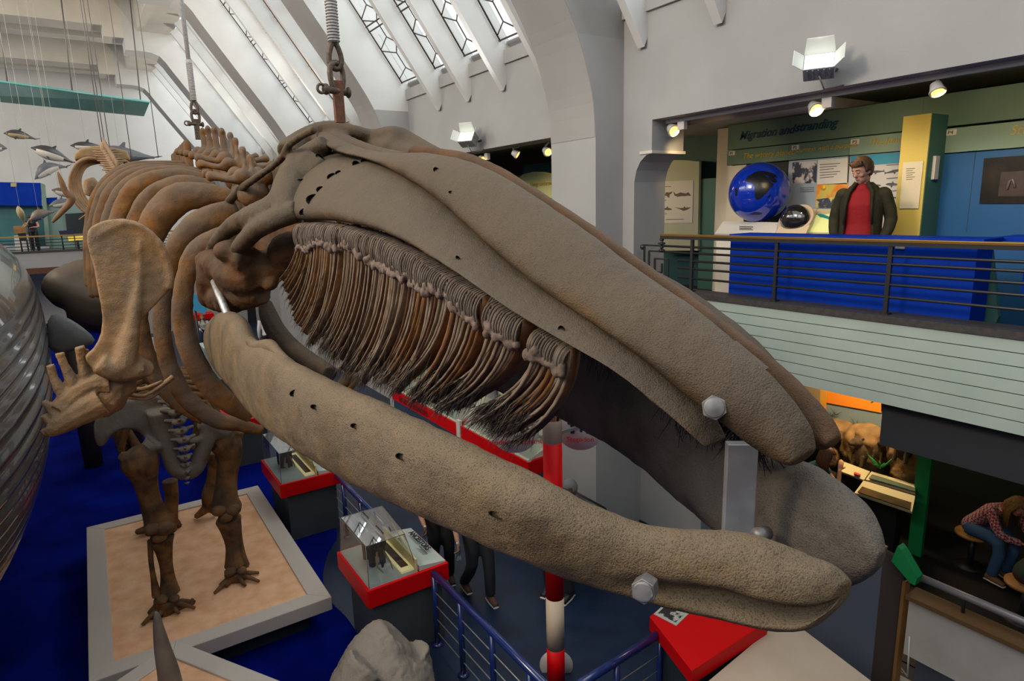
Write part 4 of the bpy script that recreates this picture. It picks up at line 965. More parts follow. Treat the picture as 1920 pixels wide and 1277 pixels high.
# blue counter
ct = thing('counter', 'long royal blue counter behind the balcony railing', 'counter', (6.2, 3.5, 3.3))
ya, yb = ax(1822, 560, 6.05).y, ax(1368, 500, 6.05).y
G().bx(6.05, 6.35, ya, yb, 3.3, 4.24).obj('body', M['blue'], ct)
G().bx(6.02, 6.40, ya - .05, yb, 4.24, 4.275).obj('top', M['blue'], ct, bevel=.005)
for u in (1452, 1662): y = ax(u, 520, 6.05).y; G().bx(6.045, 6.05, y - .006, y + .006, 3.32, 4.23).obj('joint', M['ink'], ct)
p = ax(1688, 463, 6.04); G().bx(6.035, 6.05, p.y - .04, p.y + .04, p.z - .018, p.z + .018).obj('label_plate', M['steel'], ct)
c2 = thing('counter', 'blue hanging counter at the end of the gallery beyond a teal post', 'counter', (6.5, 1.6, 3.3))
G().bx(6.44, 6.8, .6, ya - .2, 3.78, 4.24).obj('body', M['blue'], c2)
G().bx(6.42, 6.85, .6, ya + .02, 4.24, 4.275).obj('top', M['blue'], c2, bevel=.005)
y = ax(1850, 500, 6.42).y; G().prism([(6.42, y - .07, 3.3), (6.42, y - .13, 3.6), (6.42, y + .0, 4.24), (6.42, y + .07, 4.24), (6.42, y + .07, 3.3)], (.06, 0, 0)).obj('post', M['teal'], c2)
# consoles on the far side of the counter
def slant(name, x0, x1, px, zf, m, par, th=.03):
    """sloping panel: lower edge at x0, upper edge at x1, from picture corners (lower left, lower right, upper right, upper left)"""
    P = [ax(px[0][0], px[0][1], x0), ax(px[1][0], px[1][1], x0), ax(px[2][0], px[2][1], x1), ax(px[3][0], px[3][1], x1)]
    return G().prism(P, (th * .5, 0, -th)).obj(name, m, par)
k1 = thing('reading_desk', 'white sloping reading desk below the globe', 'desk', (6.75, 5.0, 3.3))
slant('sloping_top', 6.65, 6.9, [(1340, 438), (1452, 440), (1463, 417), (1356, 415)], 0, M['poster'], k1)
P = [ax(1342, 436, 6.66), ax(1452, 438, 6.66)]; G().bx(6.68, 6.9, P[1].y, P[0].y, 3.3, 4.2).obj('base', M['cream'], k1)
for k in range(4): slant('text_line', 6.72, 6.726, [(1386 + 0 * k, 424 + 3 * k), (1412 - 3 * (k % 2), 424.5 + 3 * k), (1412 - 3 * (k % 2), 425.8 + 3 * k), (1386, 425.3 + 3 * k)], 0, M['greyink'], k1, .004)
k2 = thing('dome_console', 'cream console with a shiny dark dome in front of the whale photograph', 'console', (6.7, 4.4, 3.3))
slant('sloping_top', 6.65, 7.0, [(1454, 437), (1511, 438), (1531, 392), (1476, 391)], 0, mat('cream_console', (.55, .47, .33), .5), k2)
G().bx(6.68, 7.0, ax(1511, 438, 6.66).y + .03, ax(1454, 437, 6.66).y, 3.3, 4.22).obj('base', M['cream'], k2)
dc = ax(1491, 412, 6.80); G().ell(dc, (.115, .18, .17), nu=24, nv=14).obj('dome', mat('dark_shiny_dome', (.012, .011, .011), .06, spec=.8, coat=1), k2)
nrm = V((-.8, 0, .6)); G().lathe([(.19, 0), (.205, .0), (.205, .02), (.19, .02)], dc + V((.01, 0, 0)) - nrm * .01, 28, nrm).obj('dome_rim', M['offwhite'], k2)
k3 = thing('light_box', 'glowing green lit map box with a whale outline next to the dome', 'light box', (6.7, 4.0, 3.3))
slant('sloping_top', 6.8, 7.1, [(1513, 438), (1575, 439), (1590, 393), (1534, 392)], 0, mat('cream_console_b', (.5, .45, .3), .5), k3)
lit = mat('lit_map', (.62, .66, .30), .5, emit=.5)
slant('lit_panel', 6.80, 7.085, [(1514, 435), (1575, 436), (1586, 395), (1532, 395)], 0, lit, k3, .01)
P = [(1532, 402), (1540, 401), (1552, 405), (1566, 412), (1556, 412), (1544, 408), (1538, 407)]
G().prism([ax(u, v, lerp(7.085, 6.80, (v - 393) / 45) - .01) for u, v in P], (.003, 0, 0)).obj('whale_print', mat('teal_print', (.01, .22, .22), .5), k3)
G().bx(6.86, 7.1, ax(1575, 438, 6.8).y, ax(1511, 438, 6.8).y - .09, 3.3, 4.2).obj('base', M['cream'], k3)
# little model porpoise on the dark recess
# ------------------------------------------------------------------ lamps on the lintel track
TR = thing('lamp_track', 'white lighting track under the lintel of the clad balcony', 'track', (WX + .12, 2, 5.5))
G().bx(5.99, 6.03, -2, 5.66, 5.565, 5.61).obj('rail', M['plastic'], TR, bevel=.004)
def spot(u, v, x, label, aim, power=26, box=True, s=1.0, lit=True):
    c = ax(u, v, x); t = thing('spotlight', label, 'spotlight', (c.x, c.y, 5.47), 'warm spotlights on the tracks')
    d = (V(aim) - c).normalized() if not isinstance(aim, str) else (CAM - c).normalized()
    G().lathe([(.02 * s, -.10 * s), (.05 * s, -.09 * s), (.062 * s, -.03 * s), (.075 * s, 0), (.075 * s, .012 * s), (.06 * s, .012 * s), (.058 * s, .004 * s)], c, 20, d).obj('lamp_head', M['plastic'], t)
    if lit:
        G().lathe([(.056 * s, 0), (.05 * s, .008 * s), (.02 * s, .012 * s)], c + d * .001, 18, d).obj('bulb', M['lampwarm'], t)
    if box:
        b = c + V((.03, -.105 * s, .05)); G().bx(b.x - .03, b.x + .03, b.y - .05, b.y + .05, b.z - .05, 5.564).obj('adapter', M['plastic'], t, bevel=.004)
        G().bar(c - d * .06, b, .015, .015).obj('bracket', M['plastic'], t)
    else:
        G().tube([c - d * .06, c - d * .10 + V((0, -.02, .05)), V((c.x, c.y - .05, 5.6))], .016 * s, 8).obj('bracket', M['plastic'], t)
    l = bpy.data.lights.new('spotlight_beam', 'SPOT'); l.energy = power; l.color = (1, .72, .36); l.spot_size = math.radians(115 if label != L1 else 95); l.spot_blend = .8; l.shadow_soft_size = .05
    lo = bpy.data.objects.new('spotlight_beam', l); COL.objects.link(lo); lo.location = c + d * .05; lo.rotation_euler = ((V(lamp_aim.get(label, aim if not isinstance(aim, str) else (7.4, c.y - .5, 4.4))) - c)).to_track_quat('-Z', 'Y').to_euler()
    return t
lamp_aim = {}
def facing(u, v, x, k=1.0):
    c = ax(u, v, x); return c + (CAM - c).normalized() + V((.5 * k, 0, -.3 * k))
L1 = 'warm round spotlight at the left end of the clad balcony lintel'
lamp_aim[L1] = (7.9, 6.2, 4.6); spot(1263, 245, 5.98, L1, facing(1263, 245, 5.98), 42)
L2_ = 'bright warm round spotlight under the big floodlight'
lamp_aim[L2_] = (7.4, 4.6, 5.0); spot(1530, 205, 5.98, L2_, facing(1530, 205, 5.98), 105, s=.95)
L3 = 'small warm spotlight on a curved arm above the yellow pillar'
lamp_aim[L3] = (7.4, 2.6, 4.9); spot(1758, 172, 6.0, L3, (5.6, 2.2, 4.4), 85, box=False, s=.85)
L4 = 'warm spotlight nearest the whale skull on the next bay lintel'
lamp_aim[L4] = (7.5, 9.0, 4.4); spot(905, 300, 5.95, L4, facing(905, 300, 5.95), 60)
L5 = 'warm spotlight hanging by the pier on the next bay lintel'
lamp_aim[L5] = (7.4, 7.6, 4.6); spot(1027, 285, 6.1, L5, facing(1027, 285, 6.1), 60, box=False)
L6 = 'dim white spotlight in the middle of the next bay lintel'
lamp_aim[L6] = (7.4, 8.0, 4.2); spot(970, 290, 6.1, L6, (7.0, 8.0, 4.6), 50, box=False)
# floodlights with barn doors
def flood(u, v, x, s, label):
    c = ax(u, v, x); t = thing('floodlight', label, 'floodlight', (WX, c.y, c.z), 'floodlights on the white wall')
    d = V((-.74, -.40, .54)).normalized(); r_ = d.cross(V((0, 0, 1))).normalized(); up_ = r_.cross(d)
    G().obox(c, r_ * .17 * s, up_ * .11 * s, d * .10 * s).obj('housing', M['steel'], t, bevel=.01)
    for k in range(5): G().obox(c - up_ * .115 * s + r_ * (-.12 + .06 * k) * s, r_ * .008 * s, up_ * .004 * s, d * .08 * s).obj('cooling_fin', M['steel'], t)
    G().obox(c + d * .102 * s, r_ * .155 * s, up_ * .095 * s, d * .004).obj('lamp_glass', M['lampcool'], t)
    fl = mat('lit_barn_door', (.62, .64, .60), .4)
    P = [c + d * .10 * s + r_ * a * .17 * s + up_ * .11 * s for a in (-1, 1)]; e = d * .15 * s + up_ * .10 * s
    G().prism([P[0], P[1], P[1] + e - r_ * .02, P[0] + e + r_ * .02], up_ * .006).obj('barn_door', fl, t)
    P = [c + d * .10 * s - r_ * .17 * s + up_ * a * .11 * s for a in (-1, 1)]; e = d * .13 * s - r_ * .10 * s
    G().prism([P[0], P[1], P[1] + e, P[0] + e], r_ * .006).obj('barn_door', fl, t)
    P = [c + d * .10 * s + r_ * .17 * s + up_ * a * .11 * s for a in (-1, 1)]; e = d * .10 * s + r_ * .10 * s
    G().prism([P[0], P[1], P[1] + e, P[0] + e], r_ * .006).obj('barn_door', fl, t)
    G().tube([c - d * .08 * s, V((WX - .03, c.y - .02, c.z - .02 * s)), V((WX, c.y - .02, c.z))], .02 * s, 8).obj('wall_bracket', M['casegrey'], t)
    G().tube([c - up_ * .1 * s, c + V((.05, -.03, -.25 * s)), V((WX - .01, c.y - .06, c.z - .2 * s)), V((WX - .01, c.y - .10, 5.62))], .008, 6).obj('cable', M['wire'], t)
    l = bpy.data.lights.new('uplight_beam', 'SPOT'); l.energy = 420; l.spot_size = math.radians(120); l.spot_blend = .6; l.shadow_soft_size = .1
    lo = bpy.data.objects.new('uplight_beam', l); COL.objects.link(lo); lo.location = c + d * .14 * s; lo.rotation_euler = d.to_track_quat('-Z', 'Y').to_euler()
flood(1536, 126, 5.58, .74, 'big bright floodlight with open flaps on the wall above the balcony')
flood(878, 262, 5.58, .85, 'floodlight with flaps on the wall just above the whale skull')
# ------------------------------------------------------------------ what shows in the next bay of the gallery
g = G().bx(8.2, 8.25, 8.2, 31, 3.3, 5.75); struct('wall_right_gallery', g, mat('brown_gallery_wall', (.10, .075, .05), .8))
pn = board('backdrop_panel', 'deep teal backdrop panel behind the porpoise model in the next bay', 'panel', 7.9, ax(1050, 330, 7.9).y, ax(981, 330, 7.9).y, 3.3, 5.5, mat('sea_teal', (.01, .12, .14), .5))
dm = thing('round_sign', 'pale yellow-green round topped sign with gold lettering in the next bay', 'sign', (7.5, ax(1010, 370, 7.5).y, 3.6))
q = [(965, 400), (964, 352), (968, 338), (980, 327), (1000, 322), (1020, 322), (1045, 328), (1060, 345), (1062, 400)]
q[0] = (965, 500); q[-1] = (1062, 500)
G().prism([V((7.5, ax(u, v, 7.5).y, max(3.30, ax(u, v, 7.5).z) if v < 450 else 3.30)) for u, v in q], (.05, 0, 0)).obj('board', mat('lime_cream_board', (.42, .44, .20), .6), dm)
wall_text('lettering', 'Living underwater', (993, 350), 7.49, .12, M['gold'], dm, .3)
sheet('blue_band', 7.49, [(1020, 372), (1062, 368), (1062, 400), (1020, 400)], mat('sign_blue', (.01, .20, .35), .6), dm)
g = G().bx(7.8, 7.85, ax(981, 320, 7.8).y + .02, ax(930, 320, 7.8).y + 1.2, 3.3, 5.3)
tag(g.obj('olive_wall_board', mat('dim_green_panel', (.14, .15, .08), .7)), 'dim olive display panel left of the teal backdrop in the next bay', 'panel')
# ------------------------------------------------------------------ lower floor: pole with roundels
pp = V((3.30, 4.42, 0)); PR = .088
pt = thing('striped_pole', 'red and white banded pole with elephant roundels standing on the blue floor', 'pole', pp)
zb = [ay(1038, v, pp.y).z for v in (828, 928, 1117, 1213)]
bands = [(0, ay(1042, 1212, pp.y).z, 'red'), (ay(1042, 1212, pp.y).z, ay(1041, 1118, pp.y).z, 'w'), (ay(1041, 1118, pp.y).z, ay(1036, 828, pp.y).z, 'red'), (ay(1036, 828, pp.y).z, ay(1036, 720, pp.y).z, 'w'), (ay(1036, 720, pp.y).z, 2.75, 'red')]
polew = mat('pole_off_white', (.62, .50, .36), .5)
for a, b, c in bands: G().lathe([(PR, a), (PR, b)], pp, 28).obj('band', M['red'] if c == 'red' else polew, pt)
def roundel(u, v, rpx, dy, word, nm, above=True, side=1):
    c = ay(u, v, pp.y + dy); d = (V((CAM.x, CAM.y, c.z)) - c).normalized(); s = d.cross(V((0, 0, 1))).normalized()
    r = pr(rpx, c)
    o = G().lathe([(r, 0), (r, .012)], c, 40, d).obj('roundel', mat('roundel_' + nm, (.60, .55, .52), .55), pt)
    G().bar(c, V((pp.x, pp.y, c.z)), .02, .03).obj('arm', M['red'] if side > 0 else M['greyink'], pt)
    return c, d, s, r, o
c, d, s, r, o = roundel(965, 805, 46, -.05, '', 'a')
text('lettering', 'Modern elephant', c - s * (-.0) + d * .014 + V((0, 0, -r * .62)), -s, (0, 0, 1), .068, M['redink'], pt, 'CENTER')
def beast(c, d, s, L, par, m):
    out = [(-.5, .18), (-.42, .30), (-.2, .36), (.1, .34), (.3, .36), (.42, .30), (.5, .12), (.52, -.2), (.46, -.22), (.44, .0), (.38, .02), (.36, -.36), (.22, -.36), (.2, -.05), (.1, -.04), (.08, -.3), (.0, -.3), (-.04, -.05), (-.2, -.06), (-.22, -.36), (-.36, -.36), (-.36, -.02), (-.46, .0)]
    return G().prism([c - s * a * L + V((0, 0, b * L)) + d * .014 for a, b in out], d * .004).obj('elephant_print', m, par)
beast(c + V((0, 0, r * .25)), d, s, r * 1.1, pt, M['darkink'])
c, d, s, r, o = roundel(1088, 800, 46, .02, '', 'b', side=-1)
text('lettering', 'Stegodon', c + d * .014 + V((0, 0, -r * .62)), -s, (0, 0, 1), .068, M['redink'], pt, 'CENTER')
beast(c + V((0, 0, r * .12)), d, s, r * 1.1, pt, M['darkink'])
c, d, s, r, o = roundel(1043, 1246, 31, .12, '', 'c', side=-1)
# ------------------------------------------------------------------ wall showcases below the baleen
def wallcase(name, label, y0, y1, x0=4.97, x1=5.8):
    t = thing(name, label, 'showcase', ((x0 + x1) / 2, (y0 + y1) / 2, 0), 'red banded wall showcases under the gallery')
    G().bx(x0 + .03, x1, y0, y1, 0, .74).obj('base', mat('slate_blue_base', (.022, .05, .095), .6), t)
    G().prism([(x0, y0, .74), (x0, y0, .96), (x1, y0, 1.0), (x1, y0, .74)], (0, y1 - y0, 0)).obj('red_band', M['red'], t)
    G().prism([(x0 + .03, y0 + .05, .966), (x0 + .12, y0 + .05, 1.0), (x1 - .05, y0 + .05, 1.25), (x1 - .05, y0 + .05, .99)], (0, y1 - y0 - .1, 0)).obj('tray', M['cream'], t)
    G().prism([(x0 + .02, y0, .965), (x0 + .05, y0, .965), (x1 - .02, y0, 1.62), (x1 - .05, y0, 1.62)], (0, y1 - y0, 0)).obj('glass_front', M['caseglass'], t)
    G().bx(x1 - .05, x1, y0, y1, 1.0, 2.0).obj('back_panel', mat('slate_picture', (.17, .21, .30), .6, col2=(.28, .32, .4), scale=3), t)
    G().bx(x1 - .22, x1 - .05, y0 + .1, y1 - .1, 1.58, 1.64).obj('lamp_strip', mat('case_light', (1, .85, .5), .5, emit=1.6), t)
    for k in range(4):
        y = lerp(y0 + .3, y1 - .3, k / 3); G().ell((x0 + .45, y, 1.14), (.09, .12, .05), nu=10, nv=6).obj('specimen', M['wood' if k % 2 else 'bonebrown'], t)
    return t
wallcase('wall_showcase', 'glass wall showcase with a red band nearest the striped pole', 7.26, 9.3)
w2 = wallcase('wall_showcase', 'glass wall showcase with red letters along its band behind the baleen', 9.42, 12.3)
G().bx(4.95, 5.0, 9.3, 9.42, .0, 1.05).obj('end_post', M['poster'], w2)
text('lettering', 'HABITAT HUNTERS', V((4.955, 11.9, .79)), (0, -1, 0), (0, 0, 1), .15, mat('dark_red_letters', (.20, .0, .005), .5), w2, bold=.004)
t = thing('bin_box', 'black glossy box standing at the end of the red banded showcase', 'box', (5.0, 6.6, 0))
G().bx(4.74, 4.93, 6.75, 7.75, .02, .70).obj('body', M['black'], t, bevel=.01)
G().tube([(4.83, 6.75, .72), (4.83, 7.75, .72)], .10, 16).obj('rounded_top', mat('gloss_black', (.012, .011, .011), .18, spec=.7), t)
G().bx(4.72, 4.95, 6.70, 6.75, .0, .80).obj('end_plate', M['steel'], t)
bn = thing('bench', 'black tubular bench backrest where the seated man leans', 'bench', (4.6, 5.0, 0))
G().tube([(5.02, 6.45, .80), (5.02, 5.68, .80)], .075, 12).obj('back_roll', mat('black_vinyl', (.012, .011, .011), .25, spec=.6), bn)
G().bx(4.55, 5.0, 5.68, 6.45, .36, .46).obj('seat', M['black'], bn, bevel=.02)
for y in (5.78, 6.35):
    G().bx(5.0, 5.06, y - .03, y + .03, 0, .75).obj('leg', M['black'], bn); G().bx(4.60, 4.66, y - .03, y + .03, 0, .36).obj('leg', M['black'], bn)
M['hoodtop'] = glass('mirror_glass', (.9, .95, .93), .42, .01)
# ------------------------------------------------------------------ free-standing display cases
def lectern_case(name, label, c0, c1, z, H, group):
    """red-topped case: grey base, red box, glass hood with a small animal inside, label plate"""
    (x0, y0), (x1, y1) = c0, c1
    t = thing(name, label, 'display case', ((x0 + x1) / 2, (y0 + y1) / 2, 0), group)
    G().bx(x0 + .10, x1 - .05, y0 + .08, y1 - .08, 0, z - .16).obj('base', M['casegrey'], t, bevel=.004)
    xs = x0 + (x1 - x0) * .62
    zt = z
    G().bx(x0, x1, y0, y1, z - .20, z).obj('red_box', M['red'], t, bevel=.006)
    G().bx(x0 + .03, xs - .02, y0 + .03, y1 - .03, z, z + .008).obj('deck', mat('pale_case_deck', (.42, .45, .43), .5), t)
    # hood
    g = G()
    a, b, c_, d_ = (x0 + .03, y0 + .03), (xs, y0 + .03), (xs, y1 - .03), (x0 + .03, y1 - .03)
    e = .012
    lo = [V((p[0], p[1], z + .008)) for p in (a, b, c_, d_)]
    hi = [V((x0 + .06, y0 + .12, z + H)), V((xs - .08, y0 + .12, z + H)), V((xs - .02, y1 - .06, z + H)), V((x0 + .06, y1 - .06, z + H))]
    hi = [V((p.x, p.y, p.z)) for p in hi]
    g.add(lo + hi, [(0, 1, 5, 4), (1, 2, 6, 5), (2, 3, 7, 6), (3, 0, 4, 7), (4, 5, 6, 7)], 0, False); g.m[-1] = 1; g.obj('glass_hood', [M['caseglass'], M['hoodtop']], t)
    g = G()
    for i in range(4):
        g.tube([lo[i], hi[i]], .004, 5); g.tube([hi[i], hi[(i + 1) % 4]], .004, 5)
    g.obj('hood_edge', M['wire'], t)
    # lit inner tray
    G().bx(xs - .16, xs - .02, y0 + .08, y1 - .1, z + .008, z + .03).obj('lit_tray', mat('tray_glow', (1, .82, .42), .5, emit=.35), t)
    G().bx(xs - .13, xs - .05, y0 + .16, y1 - .2, z + .03, z + .036).obj('tray_picture', M['bal3'], t)
    G().bx(xs - .02, xs + .0, y0 + .03, y1 - .03, z, z + .15).obj('tray_back', mat('cream_tray', (.6, .5, .25), .5), t)
    # label plate on the sloping wing
    G().prism([(xs + .02, y0 + .03, z + .002), (x1 - .02, y0 + .03, z + .002), (x1 - .02, y0 + .03, z + .02), (xs + .02, y0 + .03, z + .06)], (0, y1 - y0 - .06, 0)).obj('label_plate', mat('pale_label', (.45, .50, .46), .5), t)
    return t, xs
def small_elephant(t, cx, cy, z, s, name='model_elephant'):
    g = G()
    g.ell((cx, cy + .02 * s, z + .22 * s), (.09 * s, .13 * s, .09 * s)); g.ell((cx, cy - .13 * s, z + .25 * s), (.06 * s, .07 * s, .075 * s))
    for sx in (-1, 1):
        for sy in (-.07, .1): g.tube([(cx + sx * .055 * s, cy + sy * s, z + .2 * s), (cx + sx * .055 * s, cy + sy * s, z + .0 * s)], [.04 * s, .035 * s], 8)
        g.ell((cx + sx * .07 * s, cy - .10 * s, z + .25 * s), (.02 * s, .05 * s, .06 * s))
    g.tube([(cx, cy - .19 * s, z + .23 * s), (cx, cy - .22 * s, z + .12 * s), (cx, cy - .21 * s, z + .03 * s)], [.03 * s, .022 * s, .012 * s], 8)
    o = g.obj(name, mat('dark_model_hide', (.035, .022, .016), .6), t, remesh=.008)
    g = G()
    for sx in (-1, 1): g.tube([(cx + sx * .03 * s, cy - .17 * s, z + .19 * s), (cx + sx * .06 * s, cy - .25 * s, z + .10 * s), (cx + sx * .05 * s, cy - .33 * s, z + .13 * s)], [.012 * s, .01 * s, .003 * s], 6)
    for k, sx in enumerate((-1, 1)):
        q = G().tube([(cx + sx * .03 * s, cy - .17 * s, z + .19 * s), (cx + sx * .07 * s, cy - .25 * s, z + .08 * s), (cx + sx * .05 * s, cy - .36 * s, z + .06 * s)], [.013 * s, .01 * s, .003 * s], 6).obj('tusk', M['scapbone'], o)
t, xs = lectern_case('display_case', 'red topped display case with a mirrored glass hood over a dark model elephant, nearest case', (1.87, 5.62), (2.78, 6.56), .92, .42, 'red topped free-standing cases')
small_elephant(t, 2.14, 6.1, .935, 1.05)
text('lettering', 'ANCESTORS', V((xs + .22, 6.36, .985)), (.0, -1, .0), (1, 0, .15), .085, M['darkink'], t, bold=.003)
for k in range(7): G().bx(xs + .10 + .018 * k, xs + .108 + .018 * k, 5.85, 6.05 - .03 * (k % 3), .95, .962).obj('text_line', M['greyink'], t)
t, xs = lectern_case('display_case', 'red topped case with a glass hood by the far end of the blue railing', (1.80, 8.78), (2.66, 9.95), .92, .42, 'red topped free-standing cases')
small_elephant(t, 2.05, 9.45, .935, 1.0)
# case at the right with a picture
t = thing('display_case', 'red desk case with a black and white picture beside the near blue railing', 'display case', (4.0, 3.35, 0), 'red topped free-standing cases')
z = .95; q = [az(1218, 1155, z), az(1262, 1120, z), az(1440, 1175, z - .0), az(1292, 1262, z)]
q = [V((3.62, 3.02, z)), V((3.80, 3.72, z)), V((4.55, 3.62, z)), V((4.50, 2.86, z))]
q = [az(1218, 1156, z), az(1280, 1105, z), az(1440, 1165, z), az(1297, 1258, z)]
G().prism([p + V((0, 0, -.14)) for p in q], (0, 0, .14)).obj('red_box', M['red'], t, bevel=.005)
cc = sum(q, V()) / 4; G().prism([cc + (p - cc) * .82 + V((0, 0, -z)) for p in q], (0, 0, z - .14)).obj('base', M['darkbase'], t)
pq = [az(1226, 1152, z), az(1255, 1125, z), az(1300, 1143, z), az(1268, 1174, z)]
G().prism(pq, (0, 0, .006)).obj('picture_plate', mat('pale_plate', (.42, .45, .40), .5), t)
pc = sum(pq, V()) / 4; G().prism([pc + (p - pc) * .8 + V((0, 0, .007)) for p in pq], (0, 0, .002)).obj('picture', mat('grey_photo', (.02, .02, .02), .5, col2=(.45, .45, .4), scale=14, lo=.46, hi=.54), t)
# ------------------------------------------------------------------ navy railings round the animals
def navy(name, label, pts, posts, z=.86):
    t = thing(name, label, 'railing', (pts[0][0], pts[0][1], 0), 'navy blue floor railings')
    P = [V((x, y, z)) for x, y in pts]
    G().tube(P, .038, 12).obj('handrail', M['bluerail'], t)
    for x, y in posts:
        gg = G().tube([(x, y, 0), (x, y, z - .02)], .03, 10); gg.lathe([(.06, 0), (.06, .012), (.035, .03)], (x, y, 0), 14); gg.obj('post', M['bluerail'], t)
    for k in range(4):
        h = .16 + .16 * k
        G().tube([V((x, y, h)) for x, y in pts], .006, 6).obj('wire', M['steel'], t)
    return t
navy('floor_railing', 'navy railing with thin wires running from the nearest red case', [(2.60, 5.62), (2.60, 3.0)], [(2.60, 5.62), (2.60, 5.05), (2.60, 4.45), (2.60, 3.85), (2.60, 3.2)])
navy('floor_railing', 'navy railing between the two red elephant cases', [(2.60, 9.25), (2.60, 6.75)], [(2.60, 9.22), (2.60, 8.5), (2.60, 7.8), (2.60, 7.0)])
a = az(1238, 1187, .86); b = az(1085, 1285, .86); d = (b - a) * 1.6
navy('floor_railing', 'short navy railing ending at the right-hand red desk case', [(a.x, a.y), (a.x + d.x, a.y + d.y)], [(a.x, a.y), (a.x + d.x * .35, a.y + d.y * .35), (a.x + d.x * .7, a.y + d.y * .7), (a.x + d.x, a.y + d.y)])
# ------------------------------------------------------------------ right foreground: table, partition, handrail
z = .82; q = [az(1312, 1290, z), az(1452, 1172, z), az(1500, 1175, z), az(1665, 1300, z), az(1500, 1400, z)]
t = thing('table', 'off-white table top in front of the grey partition', 'table', (4.2, 2.6, 0))
G().prism([p + V((0, 0, -.04)) for p in q], (0, 0, .04)).obj('top', M['offwhite'], t, bevel=.006)
cc = sum(q, V()) / 5; G().prism([cc + (p - cc) * .9 + V((0, 0, -z)) for p in q], (0, 0, z - .04)).obj('base', M['darkbase'], t)
XPn = 5.72
p1 = ax(1657, 1032, XPn); p2 = ax(1500, 1010, XPn)
pt_ = thing('partition', 'grey-blue partition panel with a slanted brown end and green cap', 'partition', (XPn, p1.y, 0))
yE = p1.y; zt = p1.z
G().bx(XPn, XPn + .06, yE, 4.7, 0.0, zt).obj('panel', M['slate'], pt_)
G().bx(XPn - .005, XPn + .07, yE, 4.7, zt, zt + .02).obj('top_edge', M['wood'], pt_)
yb_ = ax(1690, 1060, XPn).y
G().prism([(XPn + .0, yE, 0), (XPn + .0, yE, zt), (XPn + .12, yE - .14, zt - .10), (XPn + .12, yE - .14, 0)], (.05, .02, 0)).obj('end_panel', mat('bronze_end', (.07, .05, .04), .5), pt_)
G().prism([(XPn + .10, yE - .14, 0), (XPn + .10, yE - .14, zt - .28), (XPn + .16, yE - .155, zt - .28), (XPn + .16, yE - .155, 0)], (.02, -.02, 0)).obj('brown_edge', M['wood'], pt_)
gc_ = [(1665, 1022), (1680, 1022), (1718, 1085), (1712, 1102), (1700, 1092), (1672, 1060)]
G().prism([ax(u, v, XPn - .02) for u, v in ((1671, 1052), (1683, 1024), (1690, 1032), (1720, 1084), (1715, 1098), (1706, 1093))], (.10, .0, 0)).obj('green_cap', M['green'], pt_)
h0 = ax(1710, 1076, 5.85); h1 = ax(1920, 1156, 5.85); hd_ = h1 - h0
hr = thing('handrail', 'grey metal handrail above the low white wall', 'handrail', (5.85, 2.0, 0))
G().tube([h0, h0 + V((0, hd_.y * 2.0, 0))], .034, 14).obj('rail', mat('grey_handrail', (.26, .25, .26), .35, .4), hr)
for k in (.5, 1.2, 1.9): p = h0 + V((0, hd_.y * k, 0)); G().tube([p, p + V((.03, 0, -.24))], .014, 8).obj('bracket', M['black'], hr)
zl = ax(1700, 1112, 5.78).z
lw = thing('low_wall', 'low white wall panel with a brown ledge under the grey handrail', 'wall panel', (5.8, 1.5, 0))
yl_ = ax(1702, 1150, 5.78).y
G().bx(5.78, 5.86, -1.5, yl_, .50, zl - .04).obj('panel', mat('smudged_white_panel', (.46, .42, .36), .6, col2=(.53, .48, .42), scale=4), lw)
G().bx(5.74, 5.95, -1.5, yl_ + .02, zl - .04, zl).obj('ledge', mat('brown_ledge', (.14, .075, .03), .5), lw)
G().bx(6.06, 6.16, -1.5, yl_, 0, .9).obj('plinth', M['slate'], lw)
p = az(1690, 1266, .06); p = V((5.95, p.y * 5.95 / p.x, 0.0))
t = thing('socket_box', 'small white box lying on the floor below the low white wall', 'box', (p.x, p.y, 0))
G().bx(p.x - .1, p.x + .1, p.y - .07, p.y + .07, 0, .07).obj('body', M['plastic'], t, bevel=.01)
for dx in (-.045, .045): G().bx(p.x + dx - .03, p.x + dx + .03, p.y - .035, p.y + .035, .07, .076).obj('socket', M['poster'], t)
G().tube([p + V((.1, 0, 0)), p + V((.22, .05, -.04)), p + V((.25, .2, .1)), V((5.77, yl_ - .06, .3)), V((5.772, yl_ - .04, .7))], .008, 6).obj('cable', M['cream'], t)
# ------------------------------------------------------------------ hyrax diorama under the balcony
DX = 9.2
dio = thing('diorama', 'rock diorama with an orange header and painted sky under the balcony', 'diorama', (DX, 4.8, 0))
sheet('header', DX, [(1548, 728), (1652, 752), (1652, 774), (1548, 755)], mat('orange_header', (.72, .22, .015), .6), dio)
wall_text('lettering', 'Rock hyraxes and', (1575, 737), DX - .004, .165, mat('dark_green_letters', (.02, .06, .015), .6), dio, .3, bold=.003)
sheet('sky_backdrop', DX + .02, [(1545, 752), (1700, 780), (1700, 850), (1545, 850)], mat('painted_sky', (.16, .22, .26), .7, col2=(.22, .27, .27), scale=2), dio)
sheet('side_post', DX - .05, [(1538, 726), (1550, 728), (1548, 800), (1536, 798)], mat('amber_post', (.60, .28, .03), .6), dio)
rock = mat('diorama_rock', (.28, .155, .055), .85, col2=(.17, .10, .04), scale=5, bump=.5, bscale=18)
def boulder(px, x, dpt, name='rock'):
    P = [ax(u, v, x) for u, v in px]; c = sum(P, V()) / len(P)
    g = G(); n = len(P); ring1 = [c + (p - c) * .72 + V((-dpt, 0, 0)) for p in P]; ring2 = [c + (p - c) * .35 + V((-dpt * 1.25, 0, 0)) for p in P]
    g.loft([[p + V((.25, 0, 0)) for p in P], P, ring1, ring2], 0, True, True); o = g.obj(name, rock, dio, sub=3, disp=.16, dsize=.5)
    return o
